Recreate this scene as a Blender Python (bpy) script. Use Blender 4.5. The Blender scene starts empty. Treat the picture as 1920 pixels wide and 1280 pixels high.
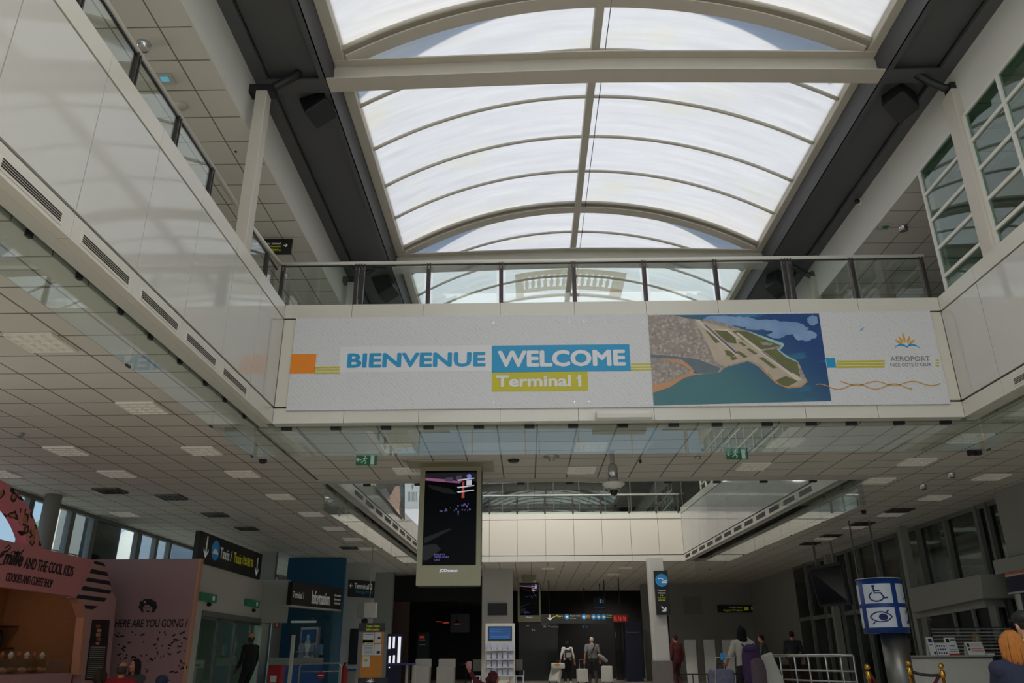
import bpy, bmesh, math, random
from mathutils import Vector, Matrix
R = math.radians
sc = bpy.context.scene
COL = sc.collection
random.seed(7)

# ------------------------------------------------------------------ camera
FPX = 1463.5
PITCH, YAW, ROLL = 0.384328673, -0.0168663736, -0.00498267
CAM = Vector((0.0, 0.0, 1.0))
_cp, _sp, _cy, _sy = math.cos(PITCH), math.sin(PITCH), math.cos(YAW), math.sin(YAW)
FW = Vector((_sy * _cp, _cy * _cp, _sp))
_r0 = Vector((_cy, -_sy, 0))
_u0 = _r0.cross(FW)
RT = math.cos(ROLL) * _r0 + math.sin(ROLL) * _u0
UP = -math.sin(ROLL) * _r0 + math.cos(ROLL) * _u0
cam_data = bpy.data.cameras.new('camera')
cam_data.sensor_width = 36.0
cam_data.lens = FPX / 1920 * 36.0
cam_data.clip_start = 0.05
cam_data.clip_end = 500
cam = bpy.data.objects.new('camera', cam_data)
COL.objects.link(cam)
m = Matrix((RT, UP, -FW)).transposed().to_4x4()
m.translation = CAM
cam.matrix_world = m
sc.camera = cam

# ------------------------------------------------------------------ sky, sun, exposure
world = bpy.data.worlds.new('sky')
sc.world = world
world.use_nodes = True
wn = world.node_tree
wn.nodes.clear()
wo = wn.nodes.new('ShaderNodeOutputWorld')
wb = wn.nodes.new('ShaderNodeBackground')
wtc = wn.nodes.new('ShaderNodeTexCoord')
wsep = wn.nodes.new('ShaderNodeSeparateXYZ')
wramp = wn.nodes.new('ShaderNodeValToRGB')
wn.links.new(wtc.outputs['Generated'], wsep.inputs[0])
wn.links.new(wsep.outputs[2], wramp.inputs[0])
wramp.color_ramp.elements[0].color = (0.50, 0.66, 0.86, 1)
wramp.color_ramp.elements[1].position = 0.7
wramp.color_ramp.elements[1].color = (0.30, 0.47, 0.80, 1)
wb.inputs['Strength'].default_value = 0.95
wn.links.new(wramp.outputs[0], wb.inputs['Color'])
wn.links.new(wb.outputs[0], wo.inputs['Surface'])
sun_data = bpy.data.lights.new('sun', 'SUN')
sun_data.energy = 4.6
sun_data.angle = R(1.0)
sun_data.color = (1.0, 0.96, 0.89)
sun = bpy.data.objects.new('sun', sun_data)
COL.objects.link(sun)
sun.rotation_euler = Vector((-0.15, 0.85, -1.0)).to_track_quat('-Z', 'Y').to_euler()
sun.location = (10, 5, 40)
def daylight_fill(name, loc, aim, w, h, power, col=(1.0, 0.98, 0.95)):
    """daylight stand-in: an added area lamp"""
    l = bpy.data.lights.new(name, 'AREA')
    l.shape = 'RECTANGLE'; l.size = w; l.size_y = h; l.energy = power; l.color = col
    o = bpy.data.objects.new(name, l)
    COL.objects.link(o)
    o.location = loc
    o.rotation_euler = Vector(aim).to_track_quat('-Z', 'Z').to_euler()
    return o
daylight_fill('fill_behind_viewer', (0, -5.9, 2.4), (0, 1, 0), 24, 4.0, 100)  # added lamp to brighten the hall from behind; its glazed front is made up
daylight_fill('fill_near_skylight', (1.3, -1.0, 9.3), (0, 0.12, -1), 7.6, 9.0, 520)  # added lamp under the unseen near vault, brightens fascias and bridge
daylight_fill('fill_upper_left', (-10.1, 8, 7.0), (1, 0, 0), 28, 1.8, 560)  # added lamp to brighten the upper left gallery; the wall has no windows
daylight_fill('daylight_side_front', (-10.6, 12, 2.3), (1, 0, 0), 30, 3.4, 30, (0.9, 0.95, 1.0))
sc.view_settings.view_transform = 'Standard'
sc.view_settings.look = 'None'
sc.view_settings.gamma = 1.0
sc.view_settings.use_curve_mapping = False
sc.view_settings.exposure = 0.09
sc.cycles.max_bounces = 12
sc.cycles.diffuse_bounces = 6
sc.cycles.transparent_max_bounces = 24

# ------------------------------------------------------------------ helpers
def at(px, py, axis, val):
    """point where the sight line of a photo pixel meets the plane axis = val"""
    d = FW * FPX + RT * (px - 960) - UP * (py - 640)
    i = 'xyz'.index(axis)
    return CAM + d * ((val - CAM[i]) / d[i])

def ordn(i):
    return ['first', 'second', 'third', 'fourth', 'fifth', 'sixth', 'seventh', 'eighth', 'ninth', 'tenth',
            'eleventh', 'twelfth', 'thirteenth', 'fourteenth', 'fifteenth', 'sixteenth', 'seventeenth', 'eighteenth'][i]

def lin(c):
    c /= 255.0
    return c / 12.92 if c <= 0.04045 else ((c + 0.055) / 1.055) ** 2.4

def rgb(r, g, b):
    return (lin(r), lin(g), lin(b), 1.0)

def tag(o, label=None, cat=None, group=None, kind=None):
    if label: o['label'] = label
    if cat: o['category'] = cat
    if group: o['group'] = group
    if kind: o['kind'] = kind
    return o

def empty(name, loc, label=None, cat=None, group=None, rz=0.0, kind=None):
    o = bpy.data.objects.new(name, None)
    o.empty_display_size = 0.1
    COL.objects.link(o)
    o.location = loc
    o.rotation_euler = (0, 0, rz)
    return tag(o, label, cat, group, kind)

class MB:
    """collects shapes and links them as one mesh object"""
    def __init__(s):
        s.v, s.f, s.mi, s.sm = [], [], [], []
        s.m = 0
        s.smooth = False
    def mat(s, i):
        s.m = i
        return s
    def add(s, vs, fs, smooth=None):
        b = len(s.v)
        s.v += [tuple(v) for v in vs]
        for f in fs:
            s.f.append(tuple(b + i for i in f))
            s.mi.append(s.m)
            s.sm.append(s.smooth if smooth is None else smooth)
        return s
    def box(s, lo, hi, rot=None, c=None):
        x0, y0, z0 = lo
        x1, y1, z1 = hi
        vs = [Vector(p) for p in ((x0, y0, z0), (x1, y0, z0), (x1, y1, z0), (x0, y1, z0), (x0, y0, z1), (x1, y0, z1), (x1, y1, z1), (x0, y1, z1))]
        if rot is not None:
            c = Vector(c) if c is not None else sum(vs, Vector()) / 8
            vs = [rot @ (v - c) + c for v in vs]
        return s.add(vs, [(0, 3, 2, 1), (4, 5, 6, 7), (0, 1, 5, 4), (1, 2, 6, 5), (2, 3, 7, 6), (3, 0, 4, 7)], False)
    def cbox(s, c, size, rot=None):
        h = Vector(size) / 2
        c = Vector(c)
        return s.box(c - h, c + h, rot, c)
    def bevbox(s, lo, hi, r, axis=2, n=4, rot=None, c=None):
        """box with the four edges along one axis rounded"""
        a = [i for i in range(3) if i != axis]
        pts = []
        for cx, cy, t0 in ((hi[a[0]] - r, hi[a[1]] - r, 0), (lo[a[0]] + r, hi[a[1]] - r, 90), (lo[a[0]] + r, lo[a[1]] + r, 180), (hi[a[0]] - r, lo[a[1]] + r, 270)):
            for k in range(n + 1):
                t = R(t0 + 90 * k / n)
                pts.append((cx + r * math.cos(t), cy + r * math.sin(t)))
        vs = []
        for e in (lo[axis], hi[axis]):
            for p in pts:
                q = [0, 0, 0]
                q[a[0]], q[a[1]], q[axis] = p[0], p[1], e
                vs.append(Vector(q))
        if rot is not None:
            c = Vector(c) if c is not None else sum(vs, Vector()) / len(vs)
            vs = [rot @ (v - c) + c for v in vs]
        N = len(pts)
        fs = [tuple(range(N))[::-1], tuple(range(N, 2 * N))] + [(i, (i + 1) % N, N + (i + 1) % N, N + i) for i in range(N)]
        return s.add(vs, fs, False)
    def cyl(s, p0, p1, r0, r1=None, n=16, caps=True, smooth=True):
        r1 = r0 if r1 is None else r1
        p0, p1 = Vector(p0), Vector(p1)
        d = (p1 - p0).normalized()
        u = d.orthogonal().normalized()
        w = d.cross(u)
        vs = []
        for p, r in ((p0, r0), (p1, r1)):
            for k in range(n):
                t = 2 * math.pi * k / n
                vs.append(p + u * (r * math.cos(t)) + w * (r * math.sin(t)))
        s.add(vs, [(i, (i + 1) % n, n + (i + 1) % n, n + i) for i in range(n)], smooth)
        if caps:
            b = len(s.v) - 2 * n
            for f in (tuple(range(n))[::-1], tuple(range(n, 2 * n))):
                s.f.append(tuple(b + i for i in f)); s.mi.append(s.m); s.sm.append(False)
        return s
    def tube(s, pts, r, n=10, smooth=True):
        pts = [Vector(p) for p in pts]
        rs = r if isinstance(r, (list, tuple)) else [r] * len(pts)
        u = None
        rings = []
        for i, p in enumerate(pts):
            d = (pts[min(i + 1, len(pts) - 1)] - pts[max(i - 1, 0)]).normalized()
            if u is None: u = d.orthogonal().normalized()
            u = (u - d * u.dot(d)).normalized()
            w = d.cross(u)
            rings.append([p + u * (rs[i] * math.cos(2 * math.pi * k / n)) + w * (rs[i] * math.sin(2 * math.pi * k / n)) for k in range(n)])
        vs = [v for rg in rings for v in rg]
        fs = [(i * n + k, i * n + (k + 1) % n, (i + 1) * n + (k + 1) % n, (i + 1) * n + k) for i in range(len(pts) - 1) for k in range(n)]
        s.add(vs, fs, smooth)
        b = len(s.v) - len(vs)
        for f in (tuple(range(n))[::-1], tuple((len(pts) - 1) * n + i for i in range(n))):
            s.f.append(tuple(b + i for i in f)); s.mi.append(s.m); s.sm.append(False)
        return s
    def lathe(s, prof, o, n=24, smooth=True, axis=None):
        """profile of (radius, height) turned about a vertical (or given) axis"""
        o = Vector(o)
        M = Matrix.Identity(3) if axis is None else Vector((0, 0, 1)).rotation_difference(Vector(axis)).to_matrix()
        vs = [o + M @ Vector((r * math.cos(2 * math.pi * k / n), r * math.sin(2 * math.pi * k / n), h)) for r, h in prof for k in range(n)]
        P = len(prof)
        fs = [(i * n + k, i * n + (k + 1) % n, (i + 1) * n + (k + 1) % n, (i + 1) * n + k) for i in range(P - 1) for k in range(n)]
        s.add(vs, fs, smooth)
        b = len(s.v) - len(vs)
        for f in (tuple(range(n))[::-1], tuple((P - 1) * n + i for i in range(n))):
            s.f.append(tuple(b + i for i in f)); s.mi.append(s.m); s.sm.append(False)
        return s
    def ball(s, c, r, n=16, m=10, rot=None):
        """sphere, or an ellipsoid when r has three radii"""
        rr = Vector(r) if isinstance(r, (tuple, list, Vector)) else Vector((r, r, r))
        c = Vector(c)
        vs = []
        for i in range(m + 1):
            t = math.pi * i / m
            for k in range(n):
                p = 2 * math.pi * k / n
                q = Vector((rr.x * math.sin(t) * math.cos(p), rr.y * math.sin(t) * math.sin(p), rr.z * math.cos(t)))
                vs.append(c + (rot @ q if rot is not None else q))
        fs = [(i * n + k, (i + 1) * n + k, (i + 1) * n + (k + 1) % n, i * n + (k + 1) % n) for i in range(m) for k in range(n)]
        return s.add(vs, fs, True)
    def prism(s, pts, ext):
        """flat outline (3D points) pushed along a vector"""
        pts = [Vector(p) for p in pts]
        ext = Vector(ext)
        n = len(pts)
        nrm = Vector()
        for i in range(n):
            nrm += (pts[i] - pts[0]).cross(pts[(i + 1) % n] - pts[0])
        if nrm.dot(ext) > 0: pts.reverse()
        vs = pts + [p + ext for p in pts]
        fs = [tuple(range(n)), tuple(range(n, 2 * n))[::-1]] + [(i, i + n, (i + 1) % n + n, (i + 1) % n) for i in range(n)]
        return s.add(vs, fs, False)
    def build(s, name, mats, parent=None, bevel=0.0, remesh=0.0, local=False):
        me = bpy.data.meshes.new(name)
        me.from_pydata(s.v, [], s.f)
        mats = mats if isinstance(mats, (list, tuple)) else [mats]
        for x in mats: me.materials.append(x)
        me.polygons.foreach_set('material_index', s.mi)
        me.polygons.foreach_set('use_smooth', s.sm)
        me.update()
        o = bpy.data.objects.new(name, me)
        COL.objects.link(o)
        if bevel:
            b = o.modifiers.new('bevel', 'BEVEL'); b.width = bevel; b.segments = 2; b.limit_method = 'ANGLE'; b.angle_limit = R(40)
        if remesh:
            rm = o.modifiers.new('remesh', 'REMESH'); rm.mode = 'VOXEL'; rm.voxel_size = remesh; rm.use_smooth_shade = True
            sm = o.modifiers.new('smooth', 'SMOOTH'); sm.factor = 0.5; sm.iterations = 3
        if parent is not None:
            if local: o.parent = parent
            else: put(o, parent)
        return o

def put(o, parent):
    """parent o (built in world coordinates) under parent, keeping it where it stands"""
    o.parent = parent
    M = Matrix.LocRotScale(parent.location, parent.rotation_euler, parent.scale)
    p = parent.parent
    while p is not None:
        M = Matrix.LocRotScale(p.location, p.rotation_euler, p.scale) @ M
        p = p.parent
    o.matrix_parent_inverse = M.inverted()
    return o

def children(o):
    return [c for c in bpy.data.objects if c.parent == o]

def copy_tree(o, parent=None):
    c = o.copy()
    COL.objects.link(c)
    if parent is not None: c.parent = parent
    for ch in children(o):
        copy_tree(ch, c)
    return c

def struct(o, label=None):
    return tag(o, label, None, None, 'structure')

_dg = None
def text_mesh(body, bold=0.0, depth=0.0, align='LEFT', spacing=1.0):
    cu = bpy.data.curves.new('lettering', 'FONT')
    cu.body = body
    cu.align_x = align
    cu.offset = bold
    cu.extrude = depth
    cu.space_character = spacing
    cu.resolution_u = 3
    o = bpy.data.objects.new('lettering', cu)
    COL.objects.link(o)
    dg = bpy.context.evaluated_depsgraph_get()
    me = bpy.data.meshes.new_from_object(o.evaluated_get(dg))
    bpy.data.objects.remove(o)
    bpy.data.curves.remove(cu)
    return me

def lettering(body, mat, parent, a, b, c, bold=0.0, thick=0.004, name='lettering', shear=0.0):
    """flat letters filling the parallelogram with lower-left a, lower-right b and upper-left c"""
    me = text_mesh(body, 0.0, 0.0)
    xs = [v.co.x for v in me.vertices]; ys = [v.co.y for v in me.vertices]
    x0, x1, y0, y1 = min(xs), max(xs), min(ys), max(ys)
    a, b, c = Vector(a), Vector(b), Vector(c)
    ex, ey = (b - a) / max(x1 - x0, 1e-6), (c - a) / max(y1 - y0, 1e-6)
    nz = (b - a).cross(c - a).normalized()
    for v in me.vertices:
        v.co = a + ex * (v.co.x - x0 + shear * (v.co.y - y0)) + ey * (v.co.y - y0) + nz * 0.0
    bm = bmesh.new(); bm.from_mesh(me)
    if bold:
        # heavier strokes: the same letters again, shifted a little each way and a hair deeper
        src = bm.faces[:]
        for j, (dx, dy) in enumerate(((1, 0), (-1, 0), (0, 1), (0, -1), (.7, .7), (-.7, .7), (.7, -.7), (-.7, -.7))):
            d = bmesh.ops.duplicate(bm, geom=src)
            for g in d['geom']:
                if isinstance(g, bmesh.types.BMVert): g.co += (ex * dx + ey * dy) * bold * 1.2 - nz * 0.00004 * (j + 1)
    r = bmesh.ops.extrude_face_region(bm, geom=bm.faces[:])
    for g in r['geom']:
        if isinstance(g, bmesh.types.BMVert): g.co += nz * thick
    bmesh.ops.recalc_face_normals(bm, faces=bm.faces[:])
    bm.to_mesh(me); bm.free()
    me.name = name
    me.materials.clear(); me.materials.append(mat)
    o = bpy.data.objects.new(name, me)
    COL.objects.link(o)
    if parent is not None: put(o, parent)
    return o

# ------------------------------------------------------------------ materials
def mat(name, col, rough=0.6, metal=0.0, spec=0.5, emit=None, estr=0.0, coat=0.0):
    m = bpy.data.materials.new(name)
    m.use_nodes = True
    p = m.node_tree.nodes['Principled BSDF']
    p.inputs['Base Color'].default_value = col
    p.inputs['Roughness'].default_value = rough
    p.inputs['Metallic'].default_value = metal
    p.inputs['Specular IOR Level'].default_value = spec
    p.inputs['Coat Weight'].default_value = coat
    if emit:
        p.inputs['Emission Color'].default_value = emit
        p.inputs['Emission Strength'].default_value = estr
    return m

class NT:
    """small node-tree writer"""
    def __init__(s, m):
        s.t = m.node_tree
    def n(s, typ, **kw):
        nd = s.t.nodes.new(typ)
        for k, v in kw.items():
            if k == 'ins':
                for i, val in v.items():
                    if isinstance(val, bpy.types.NodeSocket): s.t.links.new(val, nd.inputs[i])
                    else: nd.inputs[i].default_value = val
            else: setattr(nd, k, v)
        return nd
    def math(s, op, a, b=None):
        nd = s.n('ShaderNodeMath', operation=op)
        for i, x in enumerate((a, b)):
            if x is None: continue
            if isinstance(x, bpy.types.NodeSocket): s.t.links.new(x, nd.inputs[i])
            else: nd.inputs[i].default_value = x
        return nd.outputs[0]
    def mix(s, fac, a, b):
        nd = s.n('ShaderNodeMix', data_type='RGBA')
        for i, x in ((0, fac), (6, a), (7, b)):
            if isinstance(x, bpy.types.NodeSocket): s.t.links.new(x, nd.inputs[i])
            else: nd.inputs[i].default_value = x
        return nd.outputs[2]
    def link(s, a, b):
        s.t.links.new(a, b)

def noisy(name, c1, c2, scale, rough=0.6, detail=4, spec=0.5, stretch=(1, 1, 1), metal=0.0, bump=0.0):
    m = mat(name, c1, rough, metal, spec)
    t = NT(m)
    tc = t.n('ShaderNodeTexCoord')
    mp = t.n('ShaderNodeMapping', ins={'Vector': tc.outputs['Object'], 'Scale': stretch})
    nz = t.n('ShaderNodeTexNoise', ins={'Vector': mp.outputs[0], 'Scale': scale, 'Detail': detail})
    p = t.t.nodes['Principled BSDF']
    t.link(t.mix(nz.outputs[0], c1, c2), p.inputs['Base Color'])
    if bump:
        bp = t.n('ShaderNodeBump', ins={'Height': nz.outputs[0], 'Strength': bump, 'Distance': 0.01})
        t.link(bp.outputs[0], p.inputs['Normal'])
    return m

def tile_mat(name, col, line, px, py, ox, oy, w=0.018, shear=0.0, rough=0.8):
    """ceiling or floor tiles: a grid of thin joints laid in metres"""
    m = mat(name, col, rough)
    t = NT(m)
    g = t.n('ShaderNodeNewGeometry')
    s = t.n('ShaderNodeSeparateXYZ', ins={0: g.outputs['Position']})
    x, y = s.outputs[0], s.outputs[1]
    if shear:
        y = t.math('ADD', y, t.math('MULTIPLY', t.math('MAXIMUM', t.math('SUBTRACT', x, 1.0), 0.0), shear))
    fx = t.math('FRACT', t.math('DIVIDE', t.math('SUBTRACT', x, ox), px))
    fy = t.math('FRACT', t.math('DIVIDE', t.math('SUBTRACT', y, oy), py))
    lx = t.math('LESS_THAN', fx, w / px)
    ly = t.math('LESS_THAN', fy, w / py)
    k = t.math('MAXIMUM', lx, ly)
    ix = t.math('FLOOR', t.math('DIVIDE', t.math('SUBTRACT', x, ox), px))
    iy = t.math('FLOOR', t.math('DIVIDE', t.math('SUBTRACT', y, oy), py))
    cb = t.n('ShaderNodeCombineXYZ', ins={0: ix, 1: iy})
    wnz = t.n('ShaderNodeTexWhiteNoise', ins={'Vector': cb.outputs[0]})
    c2 = tuple(c * 0.96 for c in col[:3]) + (1,)
    base = t.mix(wnz.outputs['Value'], col, c2)
    t.link(t.mix(k, base, line), t.t.nodes['Principled BSDF'].inputs['Base Color'])
    return m

def glass_mat(name, tint=(0.93, 0.97, 0.95, 1), ior=1.5, gloss=1.0, rough=0.0):
    """thin clear pane: transparent body, mirror by Fresnel, the same from both sides"""
    m = bpy.data.materials.new(name)
    m.use_nodes = True
    t = NT(m)
    t.t.nodes.clear()
    out = t.n('ShaderNodeOutputMaterial')
    g = t.n('ShaderNodeNewGeometry')
    io = t.math('ADD', t.math('MULTIPLY', g.outputs['Backfacing'], 1.0 / ior - ior), ior)
    fr = t.n('ShaderNodeFresnel', ins={'IOR': io})
    tr = t.n('ShaderNodeBsdfTransparent', ins={'Color': tint})
    gl = t.n('ShaderNodeBsdfGlossy', ins={'Roughness': rough, 'Color': (gloss, gloss, gloss, 1)})
    mx = t.n('ShaderNodeMixShader', ins={0: fr.outputs[0], 1: tr.outputs[0], 2: gl.outputs[0]})
    t.link(mx.outputs[0], out.inputs['Surface'])
    return m

M = {}
M['panel'] = mat('white_laminate', rgb(198, 195, 187), 0.06, 0, 0.6)
M['panel2'] = mat('cream_laminate', rgb(208, 201, 187), 0.28, 0, 0.45)
M['band'] = mat('cream_metal_band', rgb(205, 200, 188), 0.22, 0, 0.5)
M['joint'] = mat('joint_shadow_gap', rgb(74, 71, 64), 0.8)
M['joint_dark'] = mat('dark_gap', rgb(30, 29, 26), 0.9)
M['cream'] = noisy('cream_painted_steel', rgb(196, 189, 176), rgb(186, 178, 164), 3.0, 0.45)
M['white'] = mat('white_paint', rgb(212, 209, 200), 0.6)
M['offwhite'] = mat('offwhite_paint', rgb(190, 187, 178), 0.7)
M['wallgrey'] = mat('grey_wall_paint', rgb(150, 148, 140), 0.75)
M['beam'] = noisy('charcoal_painted_steel', rgb(84, 84, 86), rgb(76, 76, 78), 2.0, 0.5)
M['beam_dark'] = mat('black_painted_steel', rgb(34, 34, 35), 0.5)
M['black'] = mat('matt_black', rgb(16, 16, 17), 0.55)
M['soft_black'] = mat('soft_black_plastic', rgb(30, 30, 31), 0.45)
M['post'] = mat('dark_bronze_post', rgb(58, 53, 50), 0.4, 0.3)
M['steel'] = mat('brushed_steel', rgb(190, 190, 186), 0.28, 1.0)
M['chrome'] = mat('chrome', rgb(225, 225, 225), 0.12, 1.0)
M['rail'] = mat('satin_handrail', rgb(214, 210, 200), 0.35, 0.1)
M['steel_dull'] = noisy('dull_brushed_steel', rgb(150, 148, 142), rgb(120, 118, 112), 5.0, 0.42, stretch=(8, 8, .2), metal=0.9)
M['brass'] = mat('polished_brass', rgb(205, 160, 70), 0.22, 1.0)
M['glass'] = glass_mat('clear_glass', (0.90, 0.95, 0.93, 1))
M['glass_smoke'] = glass_mat('smoke_curtain_glass', (0.88, 0.92, 0.90, 1), 1.9)
M['glass_green'] = glass_mat('green_tinted_glass', (0.62, 0.74, 0.68, 1), 1.6)
M['glass_dark'] = glass_mat('dark_tinted_glass', (0.25, 0.28, 0.27, 1), 1.6)
M['tile_up'] = tile_mat('upper_ceiling_tiles', rgb(214, 210, 200), rgb(120, 116, 107), 0.6, 0.575, -4.46, 7.36, 0.02)
M['tile_mid'] = tile_mat('lower_ceiling_tiles', rgb(212, 208, 198), rgb(116, 112, 102), 0.59, 0.575, 0.755, 12.0, 0.024, 0.043)
M['tile_left'] = tile_mat('side_ceiling_tiles', rgb(200, 196, 186), rgb(110, 106, 96), 0.575, 0.575, -5.44, 12.07, 0.024)
M['floor'] = tile_mat('polished_floor_tiles', rgb(216, 209, 196), rgb(176, 170, 158), 0.6, 0.6, 0, 0, 0.006, 0, 0.18)
M['deck'] = mat('pale_deck_floor', rgb(205, 200, 190), 0.5)
M['concrete'] = noisy('concrete', rgb(150, 147, 140), rgb(130, 127, 120), 2.0, 0.85)
M['sign_black'] = mat('sign_black', rgb(24, 23, 22), 0.4)
M['sign_white'] = mat('sign_white_ink', rgb(230, 230, 226), 0.5, emit=rgb(230, 230, 226), estr=0.06)
M['sign_yellow'] = mat('sign_yellow_ink', rgb(205, 205, 30), 0.5, emit=rgb(205, 205, 30), estr=0.06)
M['sign_blue'] = mat('sign_blue', rgb(40, 130, 190), 0.5, emit=rgb(40, 130, 190), estr=0.08)
M['exit_green'] = mat('exit_sign_green', rgb(40, 110, 78), 0.5, emit=rgb(30, 110, 74), estr=0.06)
M['exit_white'] = mat('exit_sign_white', rgb(190, 205, 196), 0.5, emit=rgb(200, 215, 205), estr=0.08)
M['red'] = mat('red_plastic', rgb(170, 30, 34), 0.4)
M['led'] = mat('white_led', (1, 1, 1, 1), 0.5, emit=(1.0, 0.95, 0.85, 1), estr=6.0)
M['cyan_led'] = mat('cyan_led', rgb(60, 120, 135), 0.4, emit=rgb(120, 215, 235), estr=.35)
# ================================================================== the large structure
ZC = 4.15            # lower ceiling
ZT = 6.03            # top of the fascias
ZU = 8.20            # upper ceilings
ZB = 9.03            # underside of the dark roof beams
XL, XR = -3.66, 6.28
YB = 10.85           # front of the footbridge
Y2, Y3 = 14.78, 28.74  # second well: near edge and far face
YE = 46.0

def plate(name, lo, hi, m):
    return struct(MB().box(lo, hi).build(name, m))

plate('floor', (-14, -8, -0.2), (14, YE, 0), M['floor'])
plate('ceiling_side_left', (-10.3, -8, ZC), (-3.97, YE, ZC + 0.12), M['tile_left'])
plate('ceiling_side_right', (6.60, -8, ZC), (14, YE, ZC + 0.12), M['tile_mid'])
plate('ceiling_under_bridge', (-3.99, 11.10, ZC), (6.60, Y2 - 0.06, ZC + 0.12), M['tile_mid'])
plate('ceiling_far_hall', (-3.99, Y3 + 0.20, ZC), (6.60, YE, ZC + 0.12), M['tile_mid'])
plate('trim_1', (-3.99, Y2 - 0.02, ZC - 0.01), (6.60, Y2 + 0.28, ZC + 0.12), M['offwhite'])
plate('ceiling_upper_left', (-10.2, -6, ZU), (-4.03, YE, ZU + 0.1), M['tile_up'])
plate('ceiling_upper_right', (6.43, -6, ZU + 0.03), (13.5, YE, ZU + 0.13), M['tile_up'])
plate('floor_upper_left', (-10.2, -6, 5.2), (-3.95, 30.5, 5.92), M['deck'])
plate('floor_upper_right', (6.55, -6, 5.2), (13.5, 30.5, 5.92), M['deck'])
plate('floor_bridge', (-3.95, YB + 0.14, 5.2), (6.55, Y2 - 0.1, 5.92), M['deck'])
plate('floor_upper_far', (-3.95, Y3 + 0.14, 5.2), (6.55, YE, 5.92), M['deck'])
plate('trim_8', (XL - 0.24, -6, ZC), (XL - 0.102, YB + 0.17, ZC + 0.05), M['offwhite'])
plate('trim_9', (XR + 0.102, -6, ZC), (XR + 0.24, YB + 0.17, ZC + 0.05), M['offwhite'])
for nm_, x_, k_, s_ in (('trim_10', XL, 0.0227, -1), ('trim_11', 6.05, -0.0323, 1)):
    q0, q1 = x_ + k_ * (15.06 - 15.28), x_ + k_ * (Y3 - 15.28)
    struct(MB().prism([(q0 + s_ * .10, 15.06, ZC), (q1 + s_ * .10, Y3, ZC), (q1 + s_ * .2, Y3, ZC), (q0 + s_ * .2, 15.06, ZC)], (0, 0, .05)).build(nm_, M['offwhite']))
plate('trim_12', (XL, YB + 0.102, ZC), (XR, YB + 0.17, ZC + 0.05), M['offwhite'])
# slot covers above the hanging smoke glass
plate('trim_2', (-4.05, -6, ZC + 0.16), (XL - 0.06, YE, ZC + 0.2), M['joint'])
plate('trim_3', (XR + 0.06, -6, ZC + 0.16), (6.66, YE, ZC + 0.2), M['joint'])
plate('trim_4', (-4.0, YB + 0.06, ZC + 0.16), (6.6, YB + 0.4, ZC + 0.2), M['joint'])
plate('trim_5', (-4.0, Y3 + 0.06, ZC + 0.16), (6.6, Y3 + 0.4, ZC + 0.2), M['joint'])
# bulkheads under the roof, outer walls, roof slabs
plate('wall_bulkhead_left', (-4.03, -6, ZU - 0.02), (-4.0, 30.5, 9.3), M['white'])
plate('wall_bulkhead_right', (6.40, -6, ZU + 0.01), (6.43, 30.5, 9.3), M['white'])
plate('wall_upper_left', (-10.4, -6, ZC), (-10.25, YE, 9.3), M['white'])
plate('wall_upper_right', (13.5, -6, 5.2), (13.7, YE, 9.3), M['wallgrey'])
plate('roof_slab_left', (-10.5, -8, 9.3), (-3.0, YE, 9.5), M['concrete'])
plate('roof_slab_right', (5.45, -8, 9.3), (14, YE, 9.5), M['concrete'])
plate('roof_slab_far', (-3.0, 30.0, 9.3), (5.45, YE, 9.5), M['concrete'])
plate('wall_back', (-14, -6.6, -0.2), (14, -6.5, 0.3), M['white'])
plate('wall_right', (14, -8, 0), (14.2, YE, 9.5), M['wallgrey'])
plate('wall_front', (-14, YE - 0.2, 0), (14, YE, 9.5), M['beam_dark'])

def fascia(name, axis, c, s, a0, a1, seams, k=0.0, y0=0.0, panel='panel', z=(ZC, ZC + 0.225, ZC + 0.255, 5.785, 5.812, ZT), band_seams=None):
    """cladding on one side of a light well: bottom band, glossy panels with open joints, top band"""
    mb = MB()
    def bx(a, b, za, zb, f, t, m):
        mb.mat(m)
        lo, hi = (min(f, t), max(f, t))
        if axis == 'x': mb.box((lo, a, za), (hi, b, zb))
        else: mb.box((a, lo, za), (b, hi, zb))
    z0, z1, z2, z3, z4, z5 = z
    bx(a0, a1, z0 + 0.01, z5 - 0.05, c - s * 0.03, c - s * 0.12, 2)
    ss = [a0] + sorted(seams) + [a1]
    bs = [a0] + sorted(band_seams if band_seams is not None else seams) + [a1]
    g = 0.006
    for i in range(len(ss) - 1):
        bx(ss[i] + g, ss[i + 1] - g, z2, z3, c, c - s * 0.028, 0)
    for i in range(len(bs) - 1):
        bx(bs[i] + 0.003, bs[i + 1] - 0.003, z4, z5, c, c - s * 0.14, 1)
        bx(bs[i] + 0.003, bs[i + 1] - 0.003, z0, z1, c, c - s * 0.10, 1)
    if k: mb.v = [(x + k * (y - y0), y, zz) for x, y, zz in mb.v]
    return struct(mb.build(name, [M[panel], M['band'], M['joint']]))

lseam = [-5.4 + 1.08 * i for i in range(10)] + [5.46, 6.52, 7.62, 8.74, 9.78]
fascia('wall_left', 'x', XL, 1, -6.2, YB, lseam)
rseam = [-5.5 + 1.08 * i for i in range(14)] + [9.86]
fascia('wall_right_gallery', 'x', XR, -1, -6.2, YB, rseam)
bseam = [-2.63, -1.54, -0.36, 0.77, 1.86, 2.95, 4.03, 5.06]
fascia('wall_bridge', 'y', YB, -1, XL, XR, bseam, panel='panel2', band_seams=bseam)
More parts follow.
